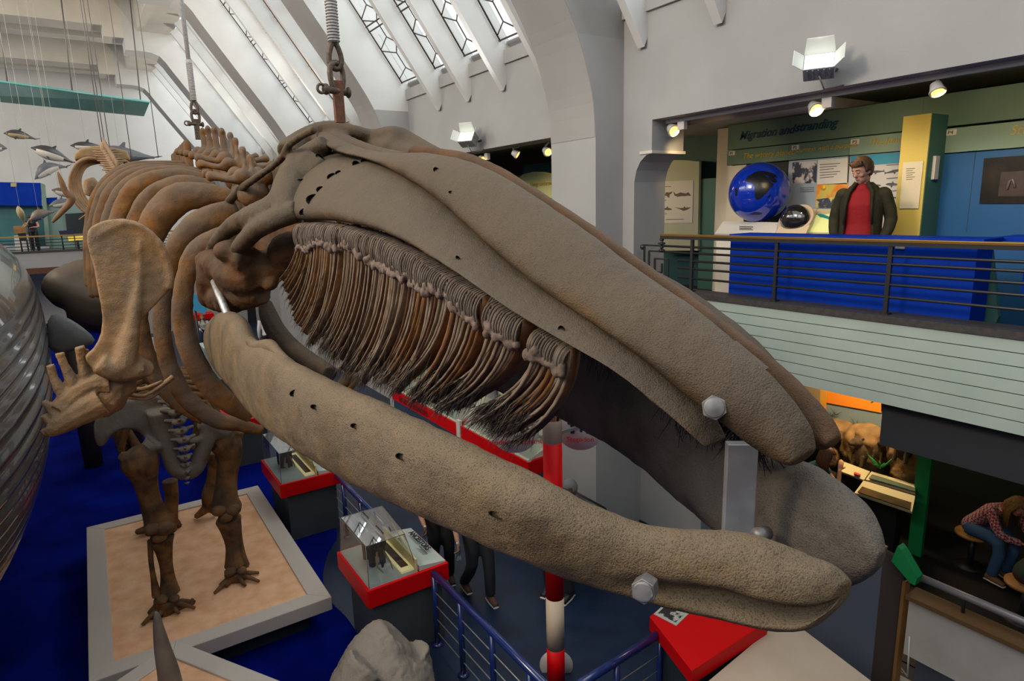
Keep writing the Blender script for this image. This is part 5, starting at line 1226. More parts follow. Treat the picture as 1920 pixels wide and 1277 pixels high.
boulder([(1572, 800), (1600, 790), (1640, 802), (1668, 822), (1668, 880), (1650, 910), (1600, 890), (1570, 862)], 8.95, .13)
boulder([(1660, 825), (1690, 822), (1735, 838), (1735, 920), (1690, 915), (1662, 885)], 8.85, .13)
boulder([(1535, 790), (1570, 788), (1610, 800), (1640, 818), (1600, 830), (1550, 835)], 9.05, .13)
boulder([(1530, 830), (1575, 835), (1585, 880), (1540, 880)], 9.0, .13)
brushm = mat('painted_brush', (.05, .07, .04), .7)
for u, v in ((1556, 782), (1566, 778), (1606, 800), (1630, 806), (1636, 812)):
    g = G(); p = ax(u, v, DX - .01)
    for k in range(7): g.tube([p, p + V((0, random.uniform(-.12, .12), random.uniform(.03, .14)))], [.006, .001], 4)
    g.obj('twigs', brushm, dio)
def hyrax(u, v, x, s, fl, label):
    p = ax(u, v, x); g = G(); g.ell(p, (.07 * s, .085 * s, .13 * s)); g.ell(p + V((-.03 * s, fl * .04 * s, .14 * s)), (.06 * s, .07 * s, .055 * s)); g.ell(p + V((-.08 * s, fl * .07 * s, .135 * s)), (.035 * s, .035 * s, .03 * s))
    for q in (-1, 1): g.ell(p + V((0.01, fl * .03 * s + q * .045 * s, .19 * s)), (.012 * s, .018 * s, .018 * s)); g.tube([p + V((-.04 * s, q * .05 * s, 0)), p + V((-.07 * s, q * .055 * s, -.13 * s))], [.028 * s, .02 * s], 8)
    o = g.obj('hyrax_model', mat('hyrax_fur', (.09, .055, .025), .9, col2=(.05, .03, .015), scale=30), remesh=.009)
    tag(o, label, 'animal model', 'hyrax models on the diorama rocks')
hyrax(1613, 852, 8.72, 1.2, 1, 'brown hyrax model sitting upright on the middle rock')
hyrax(1650, 846, 8.77, 1.0, -1, 'dark hyrax model half hidden behind the green leaves')
hyrax(1695, 842, 8.64, 1.26, -1, 'brown hyrax model on the right-hand rock by the green post')
p = ax(1650, 878, 8.63); g = G()
for k in range(7):
    a = k * .9 + .3; L_ = .16; b = p + V((-.03 + .06 * math.cos(a), .07 * math.sin(a), .07)); e = p + V((-.05 + .1 * math.cos(a), L_ * math.sin(a), .08 + .06 * (k % 3)))
    g.tube([p, b, e], [(.008, .012), (.006, .014), (.002, .003)], 6)
tag(g.obj('green_plant', mat('leaf_green', (.02, .22, .04), .5)), 'bright green leafy plant between the diorama rocks', 'plant')
# label desks in front of the rocks
ds = thing('label_desk', 'sloping cream label desk with picture panels in front of the rock diorama', 'desk', (8.4, 4.5, 0))
slant('label_panel', 8.3, 8.6, [(1572, 882), (1620, 900), (1631, 884), (1573, 862)], 0, mat('cream_label', (.55, .48, .26), .5), ds)
slant('label_panel', 8.3, 8.6, [(1623, 899), (1716, 925), (1716, 908), (1634, 884)], 0, mat('cream_label_b', (.55, .48, .28), .5), ds)
slant('picture', 8.29, 8.59, [(1629, 896), (1716, 921), (1716, 911), (1637, 887)], 0, mat('teal_picture', (.07, .12, .10), .5, col2=(.14, .14, .08), scale=10), ds, .01)
slant('picture', 8.29, 8.58, [(1601, 888), (1612, 892), (1616, 886), (1604, 881)], 0, M['redink'], ds, .01)
slant('glass_panel', 8.0, 8.28, [(1602, 924), (1710, 960), (1716, 930), (1619, 901)], 0, mat('cream_frame', (.5, .42, .22), .5), ds)
slant('glass_picture', 7.99, 8.27, [(1608, 922), (1706, 955), (1711, 933), (1622, 906)], 0, mat('brown_picture', (.05, .035, .018), .2, col2=(.09, .065, .03), scale=6), ds, .01)
G().bx(8.34, 8.5, 3.7, 5.5, 0, .8).obj('base', M['black'], ds)
sb = thing('text_board', 'tan text board with dark lettering left of the orange header', 'sign', (9.15, 5.7, 1.5))
G().prism([ax(u, v, 9.15) for u, v in ((1440, 705), (1538, 730), (1536, 830), (1440, 830))], (.04, 0, 0)).obj('board', mat('tan_board', (.28, .20, .12), .6), sb)
for b_, u, v in (('are', 1496, 738), ('heights', 1488, 752)): wall_text('lettering', b_, (u, v), 9.145, .14, M['darkink'], sb, .2)
# green post
t = thing('green_post', 'bright green flat post between the diorama and the dark room', 'post', (8.5, 3.4, 0))
a = ax(1722, 840, 8.5); b = ax(1748, 850, 8.5)
G().bx(8.5, 8.56, b.y, a.y, ax(1712, 1040, 8.5).z, 2.8).obj('face', M['green'], t)
G().bx(8.51, 8.55, b.y + .02, a.y - .02, 0, ax(1712, 1040, 8.5).z).obj('foot', M['black'], t)
l = bpy.data.lights.new('diorama_lamp', 'AREA'); l.energy = 150; l.color = (1, .74, .42); l.size = 1.8; l.size_y = .2; l.shape = 'RECTANGLE'
o = bpy.data.objects.new('diorama_lamp', l); COL.objects.link(o); o.location = (8.5, 4.8, 2.76); o.rotation_euler = (math.radians(0), math.radians(-18), math.radians(90))
# dark room furniture: two stools
def stool(name, label, u, v, z, r):
    c = az(u, v, z); t = thing(name, label, 'stool', (c.x, c.y, 0), 'round wooden stools in the dark room')
    G().lathe([(r * .9, -.05), (r, -.03), (r, -.005), (r * .96, 0)], c, 28).obj('seat', M['wood'], t)
    G().lathe([(.035, -z), (.035, -.04)], c, 14).obj('stem', M['black'], t)
    G().lathe([(.17, 0), (.17, .015), (.04, .03)], (c.x, c.y, 0), 20).obj('foot', M['black'], t)
    return c
ST1 = stool('stool', 'round wooden stool under the person in the checked shirt', 1826, 998, .47, .2)
ST2 = stool('stool', 'round wooden stool under the person in the dark green vest', 1925, 1092, .47, .2)
# things far off on the lower floor, seen through the ribs
def far_box(name, label, cat, px, y, m, d=.08, parent=None):
    P = [ay(u, v, y) for u, v in px]; o = G().prism(P, (0, d, 0)).obj(name, m, parent)
    return o if parent else tag(o, label, cat)
yf_ = 29.55
far_box('doorway_panel', 'dark doorway panel far down the lower hall', 'doorway', [(462, 550), (478, 548), (482, 611), (466, 611)], yf_, M['black'], .05)
far_box('orange_poster', 'orange poster on the end partition beside the dark doorway', 'poster', [(482, 540), (497, 538), (500, 582), (485, 586)], yf_ - .02, mat('orange_poster', (.6, .22, .02), .6), .07)
t = thing('banner_stand', 'slanted light blue banner on a stand behind the first rib', 'banner', V((ay(372, 570, 19).x, 19, 0)))
far_box('banner', '', '', [(358, 550), (372, 553), (388, 578), (384, 590), (360, 580)], 19, mat('sky_blue', (.04, .28, .5), .6), .05, t)
p = ay(366, 580, 19.08); G().tube([p, V((p.x, p.y, 0))], .03, 8).obj('stand_pole', M['black'], t)
p0 = ay(316, 440, 24); p1 = ay(346, 540, 24)
tag(G().bx(p0.x, p1.x, 24, 24.1, 0, p0.z).obj('mural_panel', mat('mural', (.55, .18, .03), .7, col2=(.15, .25, .03), scale=2)), 'tall orange and green mural panel glimpsed between the ribs', 'mural')
p = ay(333.5, 496.5, 23.9); t = thing('wall_lamp', 'small glowing lamp on the orange mural beyond the ribs', 'lamp', p); G().ell(p, .07).obj('bulb', M['lampwarm'], t); G().bx(p.x - .02, p.x + .02, p.y, 24.0, p.z - .02, p.z + .02).obj('bracket', M['black'], t)
a = az(330, 600, .9); b = az(412, 600, .9); t = thing('counter', 'dark counter with a red top far behind the first rib', 'counter', ((a.x + b.x) / 2, a.y, 0))
G().bx(a.x, b.x, a.y, a.y + .7, .8, 1.0).obj('top', M['red'], t); G().bx(a.x + .05, b.x - .05, a.y + .05, a.y + .65, 0, .8).obj('base', M['casegrey'], t)
a = az(396, 800, .9); b = az(520, 795, .9); t = thing('display_case', 'low red case seen under the whale chest', 'display case', ((a.x + b.x) / 2, a.y, 0))
G().bx(a.x, b.x, a.y, a.y + 1.0, .68, .9).obj('red_box', M['red'], t); G().bx(a.x + .05, b.x - .05, a.y + .05, a.y + .95, 0, .68).obj('base', M['casegrey'], t)
a = az(388, 700, 1.0); b = az(440, 700, 1.0); t = thing('glass_case', 'pale glazed case between the rib and the jaw end', 'display case', ((a.x + b.x) / 2, a.y, 0))
G().bx(a.x, b.x, a.y, a.y + .8, .8, 1.6).obj('glazing', mat('pale_glazing', (.40, .50, .46), .3), t); G().bx(a.x, b.x, a.y, a.y + .8, 0, .8).obj('base', M['casegrey'], t)
# ------------------------------------------------------------------ elephant skeleton on its plinth
EX0, EX1, EY0, EY1, EZ = -.53, 1.75, 6.50, 10.15, .42
pl_ = thing('plinth', 'large plinth with a sandy top and taupe frame under the elephant skeleton', 'plinth', (.6, 8.3, 0))
def plinth(t, P, z, fw, base_in):
    """P = four corners (x, y), anticlockwise"""
    c = sum((V((x, y, 0)) for x, y in P), V()) / 4
    out = [V((x, y, 0)) for x, y in P]; n = len(out); ins = []
    for i in range(n):
        a, b, d = out[i - 1], out[i], out[(i + 1) % n]
        e1 = (b - a).normalized(); e2 = (d - b).normalized()
        n1 = V((-e1.y, e1.x, 0)); n2 = V((-e2.y, e2.x, 0)); k = (n1 + n2) / (1 + n1.dot(n2)); ins.append((b, k))
    inn = [b + k * fw for b, k in ins]; bas = [b + k * base_in for b, k in ins]
    G().prism([p + V((0, 0, 0)) for p in bas], (0, 0, z - .14)).obj('base', M['darkbase'], t)
    for i in range(n):
        j = (i + 1) % n
        G().prism([out[i] + V((0, 0, z - .14)), out[j] + V((0, 0, z - .14)), inn[j] + V((0, 0, z - .14)), inn[i] + V((0, 0, z - .14))], (0, 0, .16)).obj('frame_side', M['platframe'], t, bevel=.008)
    G().prism([p + V((0, 0, z - .1)) for p in inn], (0, 0, .1)).obj('sand_top', M['sand'], t)
plinth(pl_, [(EX0, EY0), (EX1, EY0), (EX1, EY1), (EX0, EY1)], EZ, .21, .22)
el = thing('elephant_skeleton', 'brown elephant skeleton seen from behind, standing on the sandy plinth', 'skeleton', (.55, 8.5, EZ))
Y1 = 7.34; Y2 = 7.58
def eb(name, L, y, m=M['eleph'], rm=.014, extra=None):
    g = G(); tp(L, y=y, gg=g, n=12)
    if extra:
        for q in extra: tp(q, y=y, gg=g, n=10)
    return g.obj(name, m, el, remesh=rm, smooth=2)
eb('femur', [(247, 846, 24), (262, 866, 34), (272, 900, 22), (282, 940, 19), (294, 972, 23), (300, 988, 27)], Y1, extra=[[(236, 862, 15), (240, 850, 12)], [(285, 985, 15), (287, 1000, 14)], [(315, 985, 15), (317, 998, 14)]])
eb('tibia', [(302, 1008, 24), (306, 1024, 17), (311, 1055, 12), (315, 1085, 13), (318, 1112, 19)], Y1)
eb('fibula', [(282, 1012, 6), (283, 1050, 5), (288, 1085, 5.5), (294, 1118, 9)], Y1)
eb('foot', [(312, 1122, 22), (310, 1138, 20), (302, 1146, 16)], Y1 - .03, extra=[[(318, 1136, 14), (342, 1140, 7), (364, 1124, 5)], [(318, 1142, 12), (345, 1143, 7), (366, 1136, 6)], [(300, 1145, 12), (280, 1165, 8), (268, 1176, 5)], [(320, 1140, 12), (330, 1150, 7), (328, 1154, 6)], [(295, 1140, 10), (284, 1148, 7), (278, 1152, 5)]])
eb('femur', [(402, 815, 20), (418, 822, 30), (430, 850, 24), (426, 890, 19), (423, 930, 22), (424, 950, 28)], Y2, extra=[[(442, 808, 16), (440, 820, 14)], [(410, 950, 15), (411, 962, 13)], [(438, 948, 15), (438, 960, 13)]])
eb('tibia', [(428, 972, 24), (432, 990, 19), (436, 1020, 13), (438, 1045, 15), (440, 1060, 19)], Y2)
eb('fibula', [(447, 970, 5), (450, 1010, 5), (455, 1040, 6), (460, 1062, 9)], Y2)
eb('foot', [(440, 1070, 20), (444, 1082, 19), (440, 1090, 15)], Y2 - .03, extra=[[(448, 1078, 13), (470, 1084, 7), (486, 1074, 5)], [(450, 1086, 12), (470, 1092, 7), (486, 1090, 6)], [(436, 1088, 12), (416, 1100, 8), (402, 1112, 5)], [(448, 1090, 11), (458, 1097, 7), (462, 1099, 5)]])
eb('front_leg', [(402, 848, 14), (402, 880, 12), (400, 905, 14), (396, 925, 17), (395, 945, 15)], 9.4, extra=[[(396, 940, 14), (385, 955, 9), (366, 970, 5)], [(398, 950, 12), (402, 958, 8), (404, 962, 5)]])
eb('front_leg', [(318, 900, 14), (322, 930, 12), (320, 955, 13), (318, 975, 15)], 9.4, extra=[[(315, 975, 12), (275, 992, 8), (254, 998, 5)], [(322, 978, 12), (335, 984, 7), (340, 984, 4)]])
def toe_set(nm, heel, tips, y, rr=.028):
    for (u, v) in tips:
        a = ay(heel[0], heel[1], y); b = az(u, v, EZ + .025); m_ = a.lerp(b, .55) + V((0, 0, .02))
        G().tube([a, m_, b], [rr * 1.25, rr, rr * .55], 8).obj('toe', M['eleph'], el, remesh=0)
toe_set('t', (314, 1132), [(266, 1172), (290, 1170), (366, 1128), (366, 1140), (336, 1150)], Y1 - .03)
toe_set('t', (442, 1080), [(402, 1112), (486, 1074), (486, 1090), (460, 1098), (424, 1100)], Y2 - .03)
toe_set('t', (396, 945), [(366, 970), (404, 964)], 9.4); toe_set('t', (320, 975), [(254, 998), (340, 985)], 9.4)
for u, v, r, y in ((286, 992, 15, Y1 - .12), (308, 990, 17, Y1 - .13), (298, 1006, 15, Y1 - .12), (411, 957, 14, Y2 - .12), (436, 956, 15, Y2 - .12), (424, 968, 14, Y2 - .13), (304, 1124, 11, Y1 - .1), (326, 1122, 10, Y1 - .1), (432, 1072, 11, Y2 - .1), (452, 1070, 10, Y2 - .1)):
    p = ay(u, v, y); q = pr(r, p); G().ell(p, (q, q, q * .75)).obj('joint_bone', M['eleph'], el)
# pelvis
g = G()
ol = [(176, 800), (186, 776), (215, 758), (250, 748), (285, 742), (304, 748), (306, 775), (300, 800), (306, 830), (296, 848), (280, 835), (262, 812), (238, 806), (214, 812), (196, 836), (184, 838), (177, 822)]
g.prism([ay(u, v, Y1 + .10) for u, v in crom(ol + [ol[0]], 2)[:-1]], (0, .10, 0), smooth=True)
tp([(300, 770, 24), (306, 810, 18), (318, 850, 16), (330, 878, 16), (350, 888, 14)], y=Y1 + .05, gg=g)
tp([(290, 830, 18), (275, 846, 16), (262, 850, 14)], y=Y1 + .02, gg=g)
tp([(398, 790, 18), (390, 820, 15), (378, 850, 15), (368, 876, 15), (350, 890, 13)], y=Y1 + .12, gg=g)
tp([(310, 812, 12), (330, 822, 9), (345, 828, 8)], y=Y1 + .05, gg=g); tp([(396, 812, 11), (375, 824, 8), (352, 828, 8)], y=Y1 + .1, gg=g)
tp([(372, 792, 12), (395, 796, 24), (415, 808, 20), (430, 815, 12)], y=Y1 + .16, gg=g)
g.obj('pelvis', M['elephgrey'], el, remesh=.018, smooth=3)
# tail bones and lumbar spine
TB = [(322, 738, 11), (326, 755, 11), (330, 772, 11), (335, 790, 10), (340, 808, 9), (344, 825, 9), (346, 842, 8), (347, 858, 8), (348, 872, 6), (349, 885, 5), (350, 897, 4), (351, 906, 3)]
for i, (u, v, r) in enumerate(TB):
    p = ay(u, v, Y1 - .10 + .01 * i); s = pr(r * 1.25, p); gg = G(); gg.ell(p, (s, s, s * .75)); w = s * (1.9 if i < 7 else 1.3)
    gg.tube([p + V((-w, 0, s * .5)), p, p + V((w, 0, s * .5))], [s * .25, s * .5, s * .25], 6); gg.tube([p, p + V((0, -s * 1.3, s * .6))], [s * .4, s * .2], 6)
    gg.obj('tail_bone', M['elephgrey'], el, remesh=.008)
for i in range(11):
    y = Y1 + .2 + i * .26; z = 2.52 + .14 * math.sin(i / 10 * 2.6); gg = G(); c = V((.55, y, z)); gg.ell(c, (.1, .10, .09)); gg.tube([c, c + V((0, .05, .2))], [.04, .025], 6); gg.tube([c + V((-.2, 0, .03)), c, c + V((.2, 0, .03))], [.02, .05, .02], 6)
    gg.obj('vertebra', M['elephgrey'], el, remesh=.02)
    if i > 1:
        for sg in (-1, 1):
            w = .62 - .02 * abs(i - 6)
            G().tube([c, c + V((sg * w * .7, .04, -.12)), c + V((sg * w, .08, -.5)), c + V((sg * w * .8, .1, -1.0))], [(.022, .03), (.022, .035), (.02, .035), (.012, .02)], 8).obj('rib', M['eleph'], el)
gg = G(); gg.ell((.55, 10.4, 2.6), (.34, .36, .36)); gg.tube([(.40, 10.6, 2.4), (.36, 10.95, 2.1)], [.12, .08], 10); gg.tube([(.70, 10.6, 2.4), (.74, 10.95, 2.1)], [.12, .08], 10); gg.obj('skull', M['elephgrey'], el, remesh=.03, smooth=2)
for sg in (-1, 1): gg = G(); gg.tube([(.55 + sg * .45, 9.5, 2.6), (.55 + sg * .42, 9.4, 1.9), (.55 + sg * .30, 9.42, 1.5)], [.06, .05, .07], 8); gg.obj('front_leg', M['eleph'], el, remesh=.02)
# second plinth with a tusk
zz = EZ + .27; c0 = az(330, 1200, zz); e1 = az(545, 1284, zz) - c0; e1.z = 0; e1.normalize(); e2 = az(205, 1284, zz) - c0; e2.z = 0; e2 = (e2 - e1 * e2.dot(e1)).normalized()
C2 = [c0, c0 + e2 * 2.2, c0 + e2 * 2.2 + e1 * 2.6, c0 + e1 * 2.6]
C2 = [(p.x, p.y) for p in C2]
p2 = thing('plinth', 'second sandy plinth with a taupe frame, one corner showing below the elephant', 'plinth', (c0.x, c0.y - 1, 0))
plinth(p2, C2, EZ + .25, .17, .2)
g = G(); tp([(322, 1300, 22), (316, 1262, 19), (306, 1222, 15), (298, 1182, 10), (294, 1156, 6), (292, 1147, 2)], y=5.35, gg=g, n=14)
tag(g.obj('curved_tusk', mat('grey_tusk', (.13, .105, .085), .5, col2=(.18, .15, .12), scale=6)), 'dark curved tusk rising in front of the sandy plinth', 'tusk')
# head of a large stuffed animal at the lower edge
hm = thing('animal_model', 'dusty grey rounded head of a large animal model beside the navy railing', 'animal model', (1.9, 4.6, 0))
g = G()
YH = 4.7
tp([(715, 1330, 105, YH), (720, 1268, 96, YH + .05), (728, 1215, 66, YH + .1), (745, 1190, 40, YH + .1)], y=YH, gg=g, n=18)
tp([(690, 1245, 45), (672, 1268, 40), (655, 1300, 38)], y=YH - .12, gg=g, n=12); tp([(775, 1220, 30), (788, 1270, 24), (798, 1320, 22)], y=YH + .05, gg=g, n=12)
g.obj('hide', bone('grey_hide', (.16, .135, .115), (.11, .09, .075), (.26, .225, .19), .9, .15), hm, remesh=.018, smooth=5, disp=.035, dsize=.12)
q_ = ay(718, 1310, YH)
for sg in (-.2, .2): G().lathe([(.13, 0), (.11, q_.z - .05)], (q_.x + sg, q_.y + .05, 0), 12).obj('leg', M['elephgrey'], hm)
# ------------------------------------------------------------------ blue whale model at the left
bw = thing('whale_model', 'huge glossy grey whale model with grooved throat at the left edge', 'whale model', (-2.1, 10, 3.1))
g = G(); rings = []; NR = 480
prof = [(3.6, .15), (4.0, .55), (4.6, .78), (5.4, .90), (6.4, .97), (7.4, 1.0), (8.4, 1.0), (10, .97), (12, .9), (15, .76), (19, .52), (23, .3), (26, .12)]
for y, s in crom(prof, 3):
    ring = []
    for k in range(NR):
        a = 2 * math.pi * k / NR; ca, sa = math.cos(a), math.sin(a)
        x = 1.62 * s * (abs(ca) ** .9) * (1 if ca > 0 else -1); z = 1.92 * s * (abs(sa) ** .9) * (1 if sa > 0 else -1)
        gv = 0
        if z < .8 * s:
            w = min(1, (.8 * s - z) / .5) * min(1, max(0, (16 - y) / 4))
            gv = (.5 + .5 * math.cos(k * 2 * math.pi / 5.0)) ** .7 * .032 * w
        ring.append(V((-2.13 + x * (1 - gv), y, 3.08 + z * (1 - gv))))
    rings.append(ring)
g.loft(rings)
g.obj('body', mat('glossy_whale_skin', (.045, .048, .05), .22, col2=(.10, .105, .105), scale=2.5, spec=.7, coat=.6), bw)
q = [(84, 590), (104, 586), (132, 596), (160, 616), (188, 640), (165, 652), (120, 664), (86, 668)]
P = [ay(u, v, 10.2) for u, v in q]; c = sum(P, V()) / len(P)
g = G(); g.loft([[c + (p - c) * .9 + V((0, -.09, 0)) for p in P], P, [c + (p - c) * .9 + V((0, .09, 0)) for p in P]]); g.obj('flipper', mat('flipper_grey', (.10, .10, .10), .5, col2=(.14, .14, .14), scale=6), bw, sub=1)
bm_ = thing('animal_model', 'big dark brown animal model behind the shoulder blade and the glossy whale', 'animal model', (-.3, 14, 0))
g = G(); tp([(90, 560, 20), (115, 548, 46), (150, 552, 60), (190, 560, 66), (240, 570, 60)], y=14, gg=g, n=16); tp([(120, 510, 14), (150, 500, 14), (200, 495, 16)], y=14.2, gg=g)
g.obj('hide', mat('brown_hide', (.045, .034, .024), .55, col2=(.08, .062, .045), scale=2), bm_, remesh=.05, smooth=6)
g = G()
for u in (130, 215): p = ay(u, 600, 14.1); g = G().tube([p, V((p.x, p.y, 0.02))], [.22, .16], 10); g.obj('leg', mat('brown_hide_leg', (.045, .034, .024), .6), bm_)
# ------------------------------------------------------------------ small whale skeleton further back
ws = thing('whale_skeleton', 'small orange-brown whale skeleton hanging beyond the big rib cage', 'skeleton', (0, 16, 5.6))
YW = 15.0
g = G(); ol = [(140, 300), (139, 288), (148, 279), (168, 274), (190, 272), (212, 276), (238, 282), (246, 300), (230, 302), (190, 296), (160, 298)]
g.prism([ay(u, v, YW + .3) for u, v in ol], (0, .5, 0), smooth=True); tp([(193, 266, 5), (196, 280, 8), (200, 292, 6)], y=YW, gg=g)
g.obj('skull', M['bonebrown'] if 0 else bone('yellow_bone', (.40, .26, .11), (.26, .15, .06), (.36, .28, .18), .5, .2), ws, remesh=.03, smooth=3)
yb_m = bone('orange_bone', (.34, .18, .07), (.18, .09, .035), (.33, .26, .19), .6, .2)
for k in range(6):
    d = k * 4.2
    L = [(188 + d, 300 + k, 2.6), (165 + d * .8, 297 + k * 1.5, 3.4), (143 + d * .8, 308 + k, 3.2), (131 + d * .9, 335, 2.8), (133 + d, 365 - k, 2.6), (148 + d * .9, 388 - k, 2.4), (166 + d * .4, 403 - k, 2)]
    g = G(); tp(L, y=YW + .25 * k, gg=g, n=8); g.obj('rib', yb_m, ws)
    if k < 4:
        P = [(215 - d, 296 + k, 2), (235 - d * .5, 302, 3), (248 - d * .5, 312, 2.5)]; g = G(); tp(P, y=YW + .3 * k, gg=g, n=8); g.obj('rib', yb_m, ws)
for k in range(11):
    t = k / 10; u = lerp(197, 222, t); v = lerp(282, 325, t); p = ay(u, v, YW - t * 1.2); s = .06
    g = G(); g.ell(p, (s * 1.3, s, s)); g.tube([p, p + V((0, 0, .24))], [.03, .02], 6); g.tube([p + V((-.20 - .03 * (k % 2), 0, .02)), p, p + V((.17 + .04 * (k % 3), 0, .02))], [.012, .04, .012], 6); g.obj('vertebra', yb_m, ws)
g = G(); tp([(108, 322, 1.5), (115, 340, 4.5), (122, 358, 5), (129, 366, 6), (134, 372, 7), (130, 382, 6), (118, 395, 5), (106, 408, 4), (98, 417, 2)], y=YW - .5, gg=g, n=8); g.obj('flipper_bones', bone('dark_orange_bone', (.22, .10, .04), (.12, .05, .02), (.25, .18, .12), .5, .2), ws)
g = G(); tp([(148, 412, 1.5), (158, 405, 2), (170, 398, 2)], y=YW, gg=g, n=6); g.obj('flipper_bones', yb_m, ws)
g = G(); tp([(165, 335, 10), (172, 350, 14), (168, 368, 9)], y=YW + 1.5, gg=g); g.obj('chest_bone', yb_m, ws, remesh=.03)
# wires
def wire(u0, v0, u1, v1, y, label, r=.008):
    a = ay(u1, v1, y); t = G().tube([a, V((a.x, a.y, 10.6))], r, 5).obj('hanging_wire', M['wire'])
    return tag(t, label, 'wire', 'wires carrying the small whale skeleton')
for (u0, v0, u1, v1) in ((147, 0, 192, 275), (164, 0, 206, 280), (206, 0, 196, 268), (252, 0, 297, 296), (206, 0, 247, 300)):
    wire(u0, v0, u1, v1, YW + .2, 'thin straight wire running up from the small whale skeleton')
# ------------------------------------------------------------------ hanging dolphins
def dolphin(name, label, nose, tail, y, dark, pale, fat=.115, bend=0., dors=1, wires=True, up=(0, 0, 1)):
    a = ay(nose[0], nose[1], y); b = ay(tail[0], tail[1], y + .25); L = (b - a).length; d = (b - a).normalized()
    U = V(up); U = (U - d * U.dot(d)).normalized(); S = d.cross(U)
    t = thing(name, label, 'dolphin model', (a + b) / 2, 'dolphin and porpoise models on wires')
    pr_ = [(0, .012), (.05, .03), (.10, .055), (.2, .092), (.35, .115), (.5, .108), (.65, .08), (.8, .042), (.9, .022), (.96, .018)]
    def ax_(s): return a + d * (L * s) + U * (bend * L * 4 * s * (1 - s))
    g = G(); n = 16; rings = []
    pts = crom(pr_, 2)
    for s, r in pts:
        c = ax_(s); r = r * L * fat / .115
        rings.append([c + S * (r * .85 * math.cos(2 * math.pi * k / n)) + U * (r * 1.05 * math.sin(2 * math.pi * k / n)) for k in range(n)])
    N = len(rings)
    for i in range(N - 1):
        for k in range(n):
            k2 = (k + 1) % n; mid = 2 * math.pi * (k + .5) / n; s = pts[i][0]
            m_ = 1 if (math.sin(mid) < (-.15 if .08 < s < .72 else -.75)) else 0
            g.add([rings[i][k], rings[i][k2], rings[i + 1][k2], rings[i + 1][k]], [(0, 1, 2, 3)], m_, True)
    # weld shared vertices
    o = g.obj('body', [dark, pale], t); bm = bmesh.new(); bm.from_mesh(o.data); bmesh.ops.remove_doubles(bm, verts=bm.verts, dist=1e-5); bmesh.ops.recalc_face_normals(bm, faces=bm.faces); bm.to_mesh(o.data); bm.free()
    if dors:
        c = ax_(.46) + U * (.10 * L * fat / .115)
        G().prism([c - d * .06 * L, c + d * .03 * L + U * .10 * L, c + d * .06 * L + U * .095 * L, c + d * .05 * L, c + d * .08 * L - U * .01 * L], S * .012).obj('dorsal_fin', dark, t)
    for sg in (-1, 1):
        c = ax_(.27) + S * (sg * .07 * L) - U * .05 * L
        G().prism([c, c + d * .08 * L, c + d * .15 * L + S * sg * .05 * L - U * .11 * L, c + d * .10 * L + S * sg * .04 * L - U * .10 * L], S * (.01 * sg)).obj('flipper', dark, t)
    c = ax_(.95)
    for sg in (-1, 1): G().prism([c - d * .02 * L, c + d * .04 * L, c + d * .11 * L + S * sg * .12 * L + U * .02 * L, c + d * .06 * L + S * sg * .09 * L + U * .02 * L], U * .012).obj('tail_fluke', dark, t)
    if wires:
        for s in (.42,): p = ax_(s) + U * .08 * L; G().tube([p, V((p.x, p.y, 10.55))], .003, 4).obj('wire', M['palewire'], t)
    return t
dk = mat('dolphin_dark', (.035, .035, .04), .35, spec=.5); gy = mat('dolphin_grey', (.10, .11, .13), .35); pw = mat('dolphin_white', (.55, .52, .48), .4); yl_m = mat('dolphin_buff', (.36, .29, .16), .4); br = mat('dolphin_brown', (.12, .095, .075), .45)
dolphin('dolphin_model', 'common dolphin model with a buff flank, highest of the hanging group', (7, 250), (69, 262), 18.4, dk, yl_m, .15, .06)
dolphin('dolphin_model', 'grey dolphin snout poking in at the left edge of the hall', (13, 278), (-60, 270), 18.4, gy, pw, .16)
dolphin('dolphin_model', 'fat black and white dolphin model below the buff one', (58, 277), (139, 306), 18.4, dk, pw, .17, .03)
dolphin('dolphin_model', 'diving blue-grey dolphin model with a curved back', (65, 336), (129, 314), 18.9, gy, pw, .17, .16)
dolphin('dolphin_model', 'slim black dolphin model just above the small skeleton skull', (132, 273), (200, 276), 19.0, dk, pw, .13)
dolphin('dolphin_model', 'long grey dolphin model whose tail shows right of the small skeleton', (170, 284), (294, 296), 19.4, gy, gy, .13)
dolphin('dolphin_model', 'small dark brown porpoise model left of the bony flipper', (97, 356), (150, 368), 19.2, br, pw, .16)
dolphin('dolphin_model', 'pale grey porpoise model below the dark brown one', (92, 386), (146, 374), 19.7, gy, pw, .15)
dolphin('dolphin_model', 'mottled dark porpoise model swimming low before the teal display', (56, 413), (103, 398), 17.8, br, gy, .19, .1)
dolphin('dolphin_model', 'buff bellied porpoise model hanging nose up before the teal display', (33, 386), (47, 421), 18.0, yl_m, yl_m, .17, 0, 0, up=(0, -1, 0))
# ------------------------------------------------------------------ far end of the hall
tp_ = thing('acoustic_panel', 'long teal glass panel hanging across the hall under the far ceiling', 'panel', (.3, 21, 7.7))
A = ay(0, 153, 20.0); B = ay(281, 191, 22.2); A2 = ay(0, 191, 20.0); B2 = ay(270, 218, 22.2)
k_ = (A - B) * .5; A = A + k_; A2 = A2 + (A2 - B2) * .5
G().prism([A, B, B2, A2], (0, .5, .06)).obj('panel', mat('teal_glass', (.028, .075, .07), .25, col2=(.036, .095, .088), scale=3, spec=.5), tp_)
G().tube([A, B], .03, 6).obj('edge_strip', mat('edge_teal', (.12, .42, .40), .3), tp_)
for f in (.12, .36, .62, .95): p = A.lerp(B, f); G().tube([p, V((p.x + .1, p.y + .1, 10.9))], .018, 5).obj('hanger', M['wire'], tp_)
P = [(-3, 31.5), ]
fx = lambda name, label, cat, px, y, m, d=.3: far_box(name, label, cat, px, y, m, d)
fb_ = thing('far_display', 'blue headed teal display case on the far balcony', 'display case', (-2, 33, 3.45))
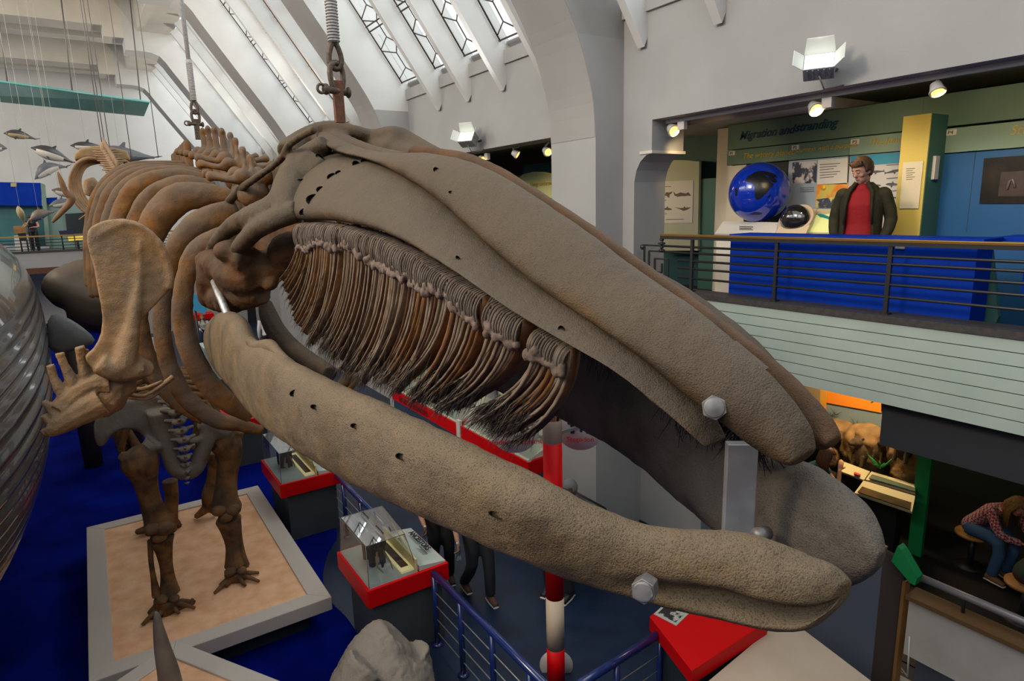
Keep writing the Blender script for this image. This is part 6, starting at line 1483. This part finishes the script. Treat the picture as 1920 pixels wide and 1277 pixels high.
def fpart(name, px, y, m, d): return G().prism([ay(u, v, y) for u, v in px], (0, d, 0)).obj(name, m, fb_)
fpart('header', [(-80, 340), (76, 343), (78, 386), (-80, 384)], 32.6, M['blue'], .3)
fpart('case', [(-80, 384), (84, 386), (92, 462), (-80, 460)], 33.2, mat('teal_case_back', (.03, .15, .17), .5, col2=(.06, .2, .21), scale=1.5), .2)
fpart('side_wall', [(76, 343), (84, 346), (94, 462), (86, 462)], 32.6, M['sagelt'], .4)
fpart('small_header', [(84, 371), (107, 370), (107, 381), (85, 382)], 32.8, M['blue'], .2)
fpart('pale_wall', [(88, 382), (170, 380), (170, 466), (93, 466)], 33.0, mat('pale_aqua', (.24, .36, .34), .6), .2)
fpart('screen', [(122, 401), (168, 398), (168, 436), (126, 438)], 32.9, mat('far_screen', (.01, .02, .025), .3), .1)
fpart('white_plinth', [(26, 442), (63, 440), (66, 470), (29, 471)], 32.4, M['poster'], .5)
fpart('notice', [(20, 343), (31, 343), (31, 350), (20, 350)], 32.55, mat('buff_notice', (.5, .42, .2), .6), .03)
ch = thing('reading_stand', 'tan topped reading stand on the far balcony beside the leaning person', 'stand', ay(40, 465, 31.8))
G().prism([ay(u, v, 31.7) for u, v in ((25, 429), (49, 428), (50, 437), (28, 438))], (0, .2, .1)).obj('top', M['wood'], ch); G().prism([ay(u, v, 31.8) for u, v in ((33, 438), (48, 437), (51, 452), (37, 452))], (0, .1, 0)).obj('back', M['black'], ch)
for u in (38, 50): p = ay(u, 450, 31.8); G().tube([p, V((p.x, p.y, 3.46))], .03, 6).obj('leg', M['black'], ch)
ch = thing('reading_stand', 'dark blue reading stand with lit yellow panels on the far balcony', 'stand', ay(120, 462, 31.8))
G().prism([ay(u, v, 31.8) for u, v in ((110, 433), (137, 431), (139, 441), (113, 443))], (0, .2, 0)).obj('top', mat('stand_blue', (.005, .012, .06), .5), ch); p = ay(115, 441, 31.85); G().tube([p, V((p.x, p.y, 3.46))], .03, 6).obj('leg', M['black'], ch)
G().prism([ay(u, v, 32.0) for u, v in ((127, 444), (160, 442), (161, 449), (129, 452))], (0, .1, 0)).obj('lit_panel', mat('lit_yellow', (.9, .6, .08), .5, emit=.8), ch)
p = ay(145, 450, 32.05); G().tube([p, V((p.x, p.y, 3.46))], .05, 6).obj('leg', M['black'], ch)
# ------------------------------------------------------------------ people
def person(name, label, base, face, h=1.75, J=None, yaw=0., pitch=0., skin=None, top=None, legs=None, shoes=None, hair=None, hairstyle='short', jacket=None, shirt=None, sleeves='long', sleevemat=None, fit=1.0, group=None, glasses=False, vox=.0125, grip=()):
    """one figure: local axes x = to its left hand side, y = ahead, z = up; face = direction it faces in plan"""
    fd = V((face[0], face[1], 0)).normalized(); lx = V((fd.y * -1, fd.x, 0)); B = V(base); sc = h / 1.75
    def W(p): p = V(p); return B + (lx * p.x + fd * p.y + V((0, 0, 1)) * p.z) * sc
    j = dict(pelvis=(0, 0, .95), waist=(0, 0, 1.08), chest=(0, .01, 1.27), neck=(0, -.01, 1.46), head=(0, .03, 1.605))
    for s, sg in (('l', 1), ('r', -1)):
        j.update({'hip' + s: (sg * .09, 0, .93), 'knee' + s: (sg * .095, .02, .5), 'ank' + s: (sg * .1, -.02, .085), 'sh' + s: (sg * .19, -.005, 1.405), 'el' + s: (sg * .245, -.03, 1.12), 'wr' + s: (sg * .25, .06, .87)})
    j.update(J or {})
    t = thing(name, label, 'person', base, group)
    P = {k: W(v) for k, v in j.items()}
    skin = skin or M['skin']
    R_ = Matrix.Rotation(yaw, 3, 'Z') @ Matrix.Rotation(-pitch, 3, 'X')
    hf = R_ @ V((0, 1, 0)); hu = R_ @ V((0, 0, 1)); hx = R_ @ V((1, 0, 0))
    def H(x, y, z): q = hx * x + hf * y + hu * z; return P['head'] + (lx * q.x + fd * q.y + V((0, 0, 1)) * q.z) * sc
    HR = Matrix((lx, fd, V((0, 0, 1)))).transposed() @ R_
    def torso(g, k, a, b, c, d):
        S_ = (P['shl'] - P['shr']).normalized(); U_ = V((0, 0, 1))
        pts = [P['pelvis'] - (P['waist'] - P['pelvis']).normalized() * .07 * sc, P['pelvis'], P['waist'], P['chest'], (P['shl'] + P['shr']) / 2 * .75 + P['neck'] * .25]
        rad = [(.13, .10), (a, .115), (b, .105), (c, .12), (d, .075)]
        rings = []
        for i, p in enumerate(pts):
            tt = (pts[min(i + 1, 4)] - pts[max(i - 1, 0)]).normalized(); s2 = (S_ - tt * S_.dot(tt)).normalized(); f2 = tt.cross(s2)
            rings.append([p + s2 * (rad[i][0] * k * sc * math.cos(2 * math.pi * q / 18)) + f2 * (rad[i][1] * k * sc * math.sin(2 * math.pi * q / 18)) for q in range(18)])
        g.loft(rings)
    def limb(g, names, rad, k=1.0, e=0.):
        K = crom([(*P[n_], r) for n_, r in zip(names, rad)], 3); g.tube([V(q[:3]) for q in K], [q[3] * sc * k + e for q in K], 12)
    # body: one continuous skin
    g = G(); torso(g, .96, .155, .135, .16, .15)
    g.tube([P['neck'] - V((0, 0, .05 * sc)), P['neck'] + V((0, 0, .03)) * sc, H(0, -.015, -.06)], [.065 * sc, .052 * sc, .055 * sc], 12)
    g.ell(H(0, 0, .02), (.074 * sc, .094 * sc, .105 * sc), HR, 18, 12); g.ell(H(0, .03, -.06), (.052 * sc, .058 * sc, .055 * sc), HR); g.ell(H(0, .055, -.095), (.026 * sc, .025 * sc, .02 * sc), HR)
    g.tube([H(0, .088, .022), H(0, .105, -.018), H(0, .092, -.03)], [.008 * sc, .014 * sc, .012 * sc], 8)
    for sg in (-1, 1):
        g.ell(H(sg * .077, -.008, -.005), (.010 * sc, .02 * sc, .032 * sc), HR, 10, 7); g.ell(H(sg * .03, .082, .035), (.022 * sc, .012 * sc, .007 * sc), HR, 8, 6); g.ell(H(sg * .04, .06, -.02), (.025 * sc, .025 * sc, .02 * sc), HR, 8, 6)
    for s in 'lr':
        limb(g, ['sh' + s, 'el' + s, 'wr' + s], [.052, .040, .027]); limb(g, ['hip' + s, 'knee' + s, 'ank' + s], [.085, .056, .038])
        # hand
        w = P['wr' + s]; dr = (w - P['el' + s]).normalized(); sg = 1 if s == 'l' else -1
        ref = fd; n_ = (ref - dr * ref.dot(dr)); n_ = n_.normalized() if n_.length > .1 else lx; sd = dr.cross(n_) * sg
        curl = 1.0 if s in grip else .35
        g.tube([w, w + dr * .045 * sc, w + dr * .085 * sc], [(.017 * sc, .026 * sc), (.016 * sc, .036 * sc), (.014 * sc, .036 * sc)], 10, up=n_)
        inward = -sd
        for q in range(4):
            o_ = (q - 1.5) * .019 * sc; L_ = (.072, .082, .077, .06)[q] * sc; b0 = w + dr * .085 * sc + n_ * o_
            b1 = b0 + (dr + inward * curl * .6).normalized() * L_ * .45; b2 = b1 + (dr * (1 - curl * .6) + inward * curl * 1.2).normalized() * L_ * .33; b3 = b2 + (dr * (1 - curl) + inward * curl * 1.2 - n_ * 0).normalized() * L_ * .28
            g.tube([b0 - dr * .02 * sc, b0, b1, b2, b3], [.0098 * sc, .0095 * sc, .009 * sc, .0082 * sc, .006 * sc], 7)
        a_ = w + dr * .03 * sc + n_ * .03 * sc; g.tube([a_, a_ + (dr * .6 + n_ * .7 + inward * .3).normalized() * .035 * sc, a_ + (dr * .9 + n_ * .55 + inward * .5).normalized() * .066 * sc], [.013 * sc, .011 * sc, .008 * sc], 7)
        # foot
        a_ = P['ank' + s]; toe = fd if not (J and ('toe' + s) in J) else V(J['toe' + s]); g.tube([a_ + V((0, 0, -.03)) * sc - toe * .045 * sc, a_ + V((0, 0, -.05)) * sc + toe * .06 * sc, a_ + V((0, 0, -.06)) * sc + toe * .15 * sc], [.035 * sc, .034 * sc, .022 * sc], 10)
    body = g.obj('body', skin, t, remesh=vox * sc * .8, smooth=1)
    # eyes, brows and mouth
    g = G()
    for sg in (-1, 1): g.ell(H(sg * .03, .088, .018), (.012 * sc, .006 * sc, .006 * sc), HR, 8, 6, 0); g.ell(H(sg * .03, .0935, .018), (.0055 * sc, .003 * sc, .0055 * sc), HR, 8, 6, 1)
    g.obj('eyes', [M['poster'], M['darkink']], t)
    g = G().ell(H(0, .086, -.057), (.024 * sc, .008 * sc, .006 * sc), HR, 10, 6); g.obj('mouth', mat('lips', (.30, .09, .07), .5), t)
    if hair:
        g = G()
        for sg in (-1, 1): g.tube([H(sg * .014, .096, .04), H(sg * .032, .092, .046), H(sg * .048, .078, .04)], .0045 * sc, 5)
        g.obj('eyebrows', hair, t)
        g = G()
        n1, n2 = 26, 16; vs = {}
        rx, ry, rz = .085, .106, .118
        if hairstyle == 'crop': rx, ry, rz = .079, .099, .109
        for i in range(n2 + 1):
            th = math.pi * i / n2
            for k in range(n1):
                ph = 2 * math.pi * k / n1; wob = 1 + .03 * math.sin(7 * ph + 3 * i) + .02 * math.sin(13 * ph)
                vs[i, k] = (rx * math.sin(th) * math.cos(ph) * wob, -.012 + ry * math.sin(th) * math.sin(ph) * wob, .025 + rz * math.cos(th))
        for i in range(n2):
            for k in range(n1):
                q = [vs[i, k], vs[i + 1, k], vs[i + 1, (k + 1) % n1], vs[i, (k + 1) % n1]]; c = [sum(a[m_] for a in q) / 4 for m_ in range(3)]
                lim = .068 if c[1] > .035 else (.01 if c[1] > -.02 else -.065)
                if c[2] > lim: g.add([H(*a) for a in q], [(0, 1, 2, 3)])
        ho = g.obj('hair', hair, t); bm = bmesh.new(); bm.from_mesh(ho.data); bmesh.ops.remove_doubles(bm, verts=bm.verts, dist=1e-4); bmesh.ops.recalc_face_normals(bm, faces=bm.faces); bm.to_mesh(ho.data); bm.free()
        q = ho.modifiers.new('t', 'SOLIDIFY'); q.thickness = .014; q.offset = 0
        if hairstyle in ('short', 'fringe'):
            g = G(); rr = random.Random(3)
            for k in range(46):
                x = rr.uniform(-.065, .065); y0 = rr.uniform(.0, .06); a_ = H(x, y0, .125 - abs(x) * .4); g.tube([a_, H(x + rr.uniform(-.02, .03), +.066 + rr.random() * .012, .104 + rr.random() * .01), H(x + rr.uniform(-.01, .03), .090 - abs(x) * .5, .066 + rr.random() * .012)], [.010 * sc, .010 * sc, .003 * sc], 5)
            g.obj('fringe', hair, ho)
        if hairstyle == 'long':
            g = G(); rr = random.Random(4)
            for k in range(70):
                a0 = rr.uniform(math.pi * .92, math.pi * 2.08); r1 = rr.uniform(.9, 1.06); a_ = H(.08 * math.cos(a0) * r1, -.01 + .10 * math.sin(a0) * r1, .06)
                d1 = H(.092 * math.cos(a0) * r1, -.015 + .112 * math.sin(a0) * r1, -.06); d2 = d1 + V((0, 0, -rr.uniform(.14, .24) * sc)) + (d1 - P['head']) * .1
                g.tube([H(.03 * math.cos(a0), -.02, .125), a_, d1, d2], [.012 * sc, .016 * sc, .016 * sc, .005 * sc], 6)
            g.obj('long_hair', hair, ho)
    if glasses:
        g = G()
        for sg in (-1, 1): g.tube([H(sg * .034 + .024 * math.cos(q), .103, .015 + .018 * math.sin(q)) for q in [k * math.pi / 6 for k in range(12)]], .0025 * sc, 5, closed=True); g.tube([H(sg * .058, .10, .02), H(sg * .08, .0, .02)], .003 * sc, 5)
        g.tube([H(-.01, .105, .018), H(.01, .105, .018)], .003 * sc, 5); g.obj('glasses', M['black'], t)
    if legs:
        g = G(); k = 1.16
        for s in 'lr': limb(g, ['hip' + s, 'knee' + s, 'ank' + s], [.094, .066, .056], 1.0, .008)
        g.ell(P['pelvis'] - V((0, 0, .02)), (.155 * sc, .125 * sc, .11 * sc), Matrix((lx, fd, V((0, 0, 1)))).transposed()); g.obj('trousers', legs, t, remesh=.018 * sc, smooth=2)
    if shoes:
        for s in 'lr':
            a_ = P['ank' + s]; toe = fd; g = G(); g.tube([a_ + V((0, 0, -.035)) * sc - toe * .06 * sc, a_ + V((0, 0, -.045)) * sc + toe * .05 * sc, a_ + V((0, 0, -.055)) * sc + toe * .17 * sc], [(.044 * sc, .048 * sc), (.046 * sc, .042 * sc), (.034 * sc, .028 * sc)], 12); o = g.obj('shoe', shoes, t)
            G().tube([a_ + V((0, 0, -.08)) * sc - toe * .07 * sc, a_ + V((0, 0, -.08)) * sc + toe * .05 * sc, a_ + V((0, 0, -.08)) * sc + toe * .18 * sc], [(.046 * sc, .012 * sc), (.05 * sc, .012 * sc), (.036 * sc, .012 * sc)], 10).obj('sole', M['poster'], o)
    if shirt:
        g = G(); torso(g, 1.0 * fit, .168, .155, .176, .16)
        for s in 'lr':
            if sleeves == 'short':
                m_ = P['sh' + s].lerp(P['el' + s], .75); g.tube([P['sh' + s], m_], [.068 * sc, .064 * sc], 12)
            elif sleeves == 'long' and not jacket: limb(g, ['sh' + s, 'el' + s, 'wr' + s], [.066, .052, .042])
            elif not jacket: g.ell(P['sh' + s], .066 * sc)
        g.tube([P['neck'] - V((0, 0, .04)) * sc, P['neck'] + V((0, 0, .02)) * sc], [.085 * sc, .066 * sc], 12)
        g.obj('shirt', shirt, t, remesh=.016 * sc, smooth=2)
    if sleevemat:
        g = G()
        for s in 'lr': limb(g, ['sh' + s, 'el' + s, 'wr' + s], [.072, .056, .044])
        g.obj('sleeves', sleevemat, t, remesh=.016 * sc, smooth=2)
    if jacket:
        g = G()
        for s in 'lr': limb(g, ['sh' + s, 'el' + s, 'wr' + s], [.070, .060, .046]); g.ell(P['sh' + s] - V((0, 0, .012)) * sc, .070 * sc)
        g.obj('sleeves', jacket, t, remesh=.016 * sc, smooth=2)
        # open front: two side shells
        S_ = (P['shl'] - P['shr']).normalized(); pts = [P['pelvis'] - V((0, 0, .10)) * sc, P['pelvis'], P['waist'], P['chest'], (P['shl'] + P['shr']) / 2 + V((0, 0, .01)) * sc, P['neck'] + V((0, 0, .03)) * sc]
        rad = [(.195, .155), (.20, .155), (.195, .15), (.205, .15), (.195, .11), (.085, .085)]; rings = []
        for i, p in enumerate(pts):
            row = []; open_ = (.80, .78, .72, .62, .58, .66)[i]
            for q in range(25):
                an = math.pi / 2 + open_ + (2 * math.pi - 2 * open_) * q / 24
                row.append(p + S_ * (rad[i][0] * sc * math.cos(an)) + fd * (rad[i][1] * sc * math.sin(an)))
            rings.append(row)
        g = G(); vs = [p for r in rings for p in r]; fs = [(i * 25 + k, i * 25 + k + 1, (i + 1) * 25 + k + 1, (i + 1) * 25 + k) for i in range(5) for k in range(24)]
        g.add(vs, fs); o = g.obj('jacket', jacket, t, sub=1); q = o.modifiers.new('t', 'SOLIDIFY'); q.thickness = .02
        for e in (0, 24): G().tube([r[e] for r in rings[2:]], [.012, .014, .022, .02], 8).obj('lapel', jacket, o)
    return t, P, H
khaki = mat('olive_jacket', (.020, .018, .007), .8, col2=(.032, .028, .010), scale=14, bump=.3, bscale=25)
cy = ax(1612, 436, 6.58).y; FC = V((-6.68, -cy)).normalized()
person('person', 'standing man in red polo shirt and olive jacket looking down behind the blue counter', (6.58, cy, 3.3), (-.97, -.25), 1.74,
       dict(shl=(.185, -.005, 1.385), shr=(-.185, -.005, 1.385), ell=(.262, -.05, 1.12), elr=(-.262, -.05, 1.12), wrl=(.215, .06, .90), wrr=(-.215, .06, .90), head=(-.01, .05, 1.60), neck=(0, .0, 1.46)), yaw=.5, pitch=.4,
       skin=mat('fair_skin', (.50, .27, .18), .5), legs=mat('khaki_trousers', (.30, .22, .11), .8), shoes=M['black'], hair=mat('brown_hair', (.075, .04, .018), .6, col2=(.12, .065, .03), scale=30), shirt=mat('red_polo', (.30, .006, .008), .75, bump=.2, bscale=30), jacket=khaki, sleeves='none')
# two walkers whose heads are behind the jaw
f1 = az(832, 1096, 0.0)
wk1, P1, _ = person('person', 'walker in black trousers holding a water bottle behind the nearest red case', (f1.x + .03, f1.y + .1, 0), (-.25, -1), 1.72,
       dict(elr=(-.26, .02, 1.12), wrr=(-.22, .16, .90), kneel=(.09, .10, .5), ankl=(.1, .02, .085), kneer=(-.09, .06, .5), ankr=(-.1, -.16, .10)), hair=M['darkink'], shirt=mat('grey_tee', (.13, .13, .135), .8), sleeves='short', legs=mat('black_trousers', (.012, .012, .013), .7), shoes=mat('brown_shoe', (.07, .045, .03), .7), grip='r')
f2 = az(900, 1122, 0.0)
wk2, P2, _ = person('person', 'walker in dark grey trousers and trainers holding a bottle behind the long jaw bone', (f2.x, f2.y + .02, 0), (-.15, -1), 1.76,
       dict(kneel=(.095, .12, .5), ankl=(.1, .12, .085), kneer=(-.09, .05, .5), ankr=(-.1, -.22, .13), elr=(-.27, .0, 1.12), wrr=(-.28, .12, .88)), hair=M['darkink'], shirt=mat('dark_tee', (.05, .055, .06), .8), sleeves='short', legs=mat('charcoal_trousers', (.02, .022, .025), .7), shoes=mat('brown_trainer', (.10, .05, .035), .7), grip='r')
def bottle(P, label):
    w = P['wrr']; d = (w - P['elr']).normalized(); c = w + d * .10 + V((-.03, -.03, 0)); t = thing('water_bottle', label, 'bottle', c)
    G().lathe([(.0, -.11), (.030, -.105), (.031, .03), (.027, .06), (.013, .085), (.013, .10)], c, 16).obj('bottle', glass('bottle_plastic', (.8, .85, .88), .12), t); G().lathe([(.015, .10), (.015, .118)], c, 12).obj('cap', M['poster'], t)
bottle(P1, 'clear water bottle in the hand of the walker behind the nearest case'); bottle(P2, 'clear water bottle in the hand of the walker behind the jaw bone')
# man with glasses on the bench
hc = az(1068, 919, 1.24)
bn_f = V((-.75, -.35, 0)).normalized()
person('person', 'seated grey-haired man with glasses and white shirt beside the striped pole', (hc.x - bn_f.x * .12, hc.y - bn_f.y * .12, .0), (-.75, -.35), 1.84,
       dict(pelvis=(0, -.05, .56), waist=(0, -.05, .68), chest=(0, .02, .86), neck=(0, .06, 1.04), head=(0, .12, 1.18), hipl=(.1, 0, .54), hipr=(-.1, 0, .54), kneel=(.13, .42, .52), kneer=(-.13, .42, .52), ankl=(.13, .40, .085), ankr=(-.13, .40, .085), shl=(.19, .03, .99), shr=(-.19, .03, .99), ell=(.24, .16, .74), elr=(-.24, .16, .74), wrl=(.10, .36, .62), wrr=(-.10, .36, .62)), yaw=.15, pitch=.25,
       skin=M['skind'], hair=mat('grey_hair', (.20, .19, .18), .7), hairstyle='crop', shirt=mat('white_shirt', (.50, .48, .44), .8), legs=mat('dark_trousers', (.02, .02, .025), .8), shoes=M['black'], glasses=True)
# person leaning on the far balcony rail
p = ay(68, 474, 31.35)
person('person', 'person in a dark vest leaning on the far balcony rail', (p.x, 31.65, 3.44), (0, -1), 1.55,
       dict(chest=(0, .10, 1.22), neck=(0, .2, 1.36), head=(0, .28, 1.46), shl=(.19, .17, 1.32), shr=(-.19, .17, 1.32), ell=(.24, .36, 1.12), elr=(-.24, .36, 1.12), wrl=(.05, .42, 1.10), wrr=(-.1, .38, 1.34)), pitch=.5, hair=M['bal3'], shirt=mat('dark_vest', (.02, .022, .035), .8), sleeves='none', legs=M['black'], shoes=M['black'])
# far people on the lower floor
p = az(376, 606, .62); p.y -= .7
person('person', 'long-haired child in a white top and blue jeans sitting behind the first rib', (p.x, p.y, 0), (-.2, -1), 1.4,
       dict(pelvis=(0, -.05, .56), waist=(0, -.05, .68), chest=(0, .02, .86), neck=(0, .06, 1.04), head=(0, .12, 1.18), hipl=(.1, 0, .54), hipr=(-.1, 0, .54), kneel=(.13, .38, .55), kneer=(-.13, .38, .55), ankl=(.13, .36, .12), ankr=(-.13, .36, .12), shl=(.17, .03, .99), shr=(-.17, .03, .99), ell=(.24, .16, .74), elr=(-.24, .16, .74), wrl=(.10, .36, .62), wrr=(-.10, .36, .62)), hair=M['bal2'], hairstyle='long', shirt=mat('white_top', (.55, .54, .52), .8), legs=mat('blue_jeans', (.02, .05, .16), .8), shoes=M['black'])
q = az(498, 588, 1.62)
person('person', 'person in a white shirt seen from behind near the hyoid bone', (q.x, q.y, 0), (.2, 1), 1.76, hair=M['bal1'], hairstyle='crop', shirt=mat('white_shirt_b', (.62, .62, .64), .8), legs=M['black'], shoes=M['black'])
# visitor at the diorama
hp = ax(1553, 856, 7.7); hf_ = V((.55, -.85, 0)).normalized(); hh = min(1.9, 1.75 * hp.z / 1.44); hk = hh / 1.75
person('person', 'long-haired visitor resting a hand on the chin before the rock diorama', (hp.x - hf_.x * .31 * hk, hp.y - hf_.y * .31 * hk, 0), (.55, -.85), hh,
       dict(chest=(0, .12, 1.20), neck=(0, .24, 1.33), head=(0, .31, 1.43), shl=(.18, .2, 1.28), shr=(-.18, .2, 1.28), elr=(-.2, .42, 1.06), wrr=(-.06, .46, 1.28), ell=(.22, .38, 1.05), wrl=(.08, .48, .98)), pitch=.15, hair=mat('auburn_hair', (.10, .035, .015), .6), hairstyle='long', shirt=mat('teal_top', (.01, .07, .07), .8), sleeves='short', legs=M['black'], shoes=M['black'], skin=mat('warm_skin', (.5, .24, .12), .55))
# plaid shirt: woven checks by coordinates
pm = bpy.data.materials.new('red_checked_shirt'); pm.use_nodes = True; nt = pm.node_tree; b = nt.nodes['Principled BSDF']; b.inputs['Roughness'].default_value = .85
tc = nt.nodes.new('ShaderNodeTexCoord'); mp_ = nt.nodes.new('ShaderNodeMapping'); mp_.inputs['Rotation'].default_value = (.5, .35, .6); nt.links.new(tc.outputs['Object'], mp_.inputs[0])
ck = nt.nodes.new('ShaderNodeTexChecker'); ck.inputs['Scale'].default_value = 36; ck.inputs['Color1'].default_value = (.22, .012, .025, 1); ck.inputs['Color2'].default_value = (.34, .26, .26, 1)
nt.links.new(mp_.outputs[0], ck.inputs['Vector']); nt.links.new(ck.outputs[0], b.inputs['Base Color'])
def seated(name, label, st, face, lean, **k):
    z0 = .47
    return person(name, label, (st.x, st.y, .035), face, k.pop('h', 1.65), dict(pelvis=(0, -.02, .58), waist=(0, .03 + lean * .1, .70), chest=(0, .10 + lean * .28, .86), neck=(0, .16 + lean * .5, .98), head=(0, .24 + lean * .62, 1.06), hipl=(.1, 0, .56), hipr=(-.1, 0, .56), kneel=(.12, .42, .53), kneer=(-.12, .42, .53), ankl=(.12, .38, .085), ankr=(-.12, .38, .085), shl=(.19, .14 + lean * .42, .96), shr=(-.19, .14 + lean * .42, .96), ell=(.22, .36 + lean * .3, .72), elr=(-.22, .36 + lean * .3, .72), wrl=(.08, .52 + lean * .3, .66), wrr=(-.08, .52 + lean * .3, .66)), **k)
seated('person', 'long-haired person in red checked shirt and jeans bending forward on a stool', ST1, (-.30, -.95), .42, pitch=.6, hair=mat('blonde_hair', (.26, .14, .04), .6, col2=(.16, .08, .02), scale=30), hairstyle='long', shirt=pm, legs=mat('mid_blue_jeans', (.03, .075, .16), .8), shoes=mat('tan_shoe', (.2, .1, .04), .7), skin=mat('warm_skin_b', (.45, .2, .12), .55))
seated('person', 'person in a dark green vest with pale sleeves on a stool', ST2, (.55, -.8), .35, pitch=.3, hair=mat('light_brown_hair', (.22, .12, .05), .6), hairstyle='short', shirt=mat('green_vest', (.018, .03, .018), .85), sleeves='none', sleevemat=mat('pale_sleeves', (.34, .31, .32), .8), jacket=None, legs=mat('dark_brown_trousers', (.03, .016, .01), .8), shoes=M['black'])
l = bpy.data.lights.new('dark_room_lamp', 'POINT'); l.energy = 11; l.color = (1, .85, .7); l.shadow_soft_size = .2
o = bpy.data.objects.new('dark_room_lamp', l); COL.objects.link(o); o.location = (7.4, 1.6, 2.5)
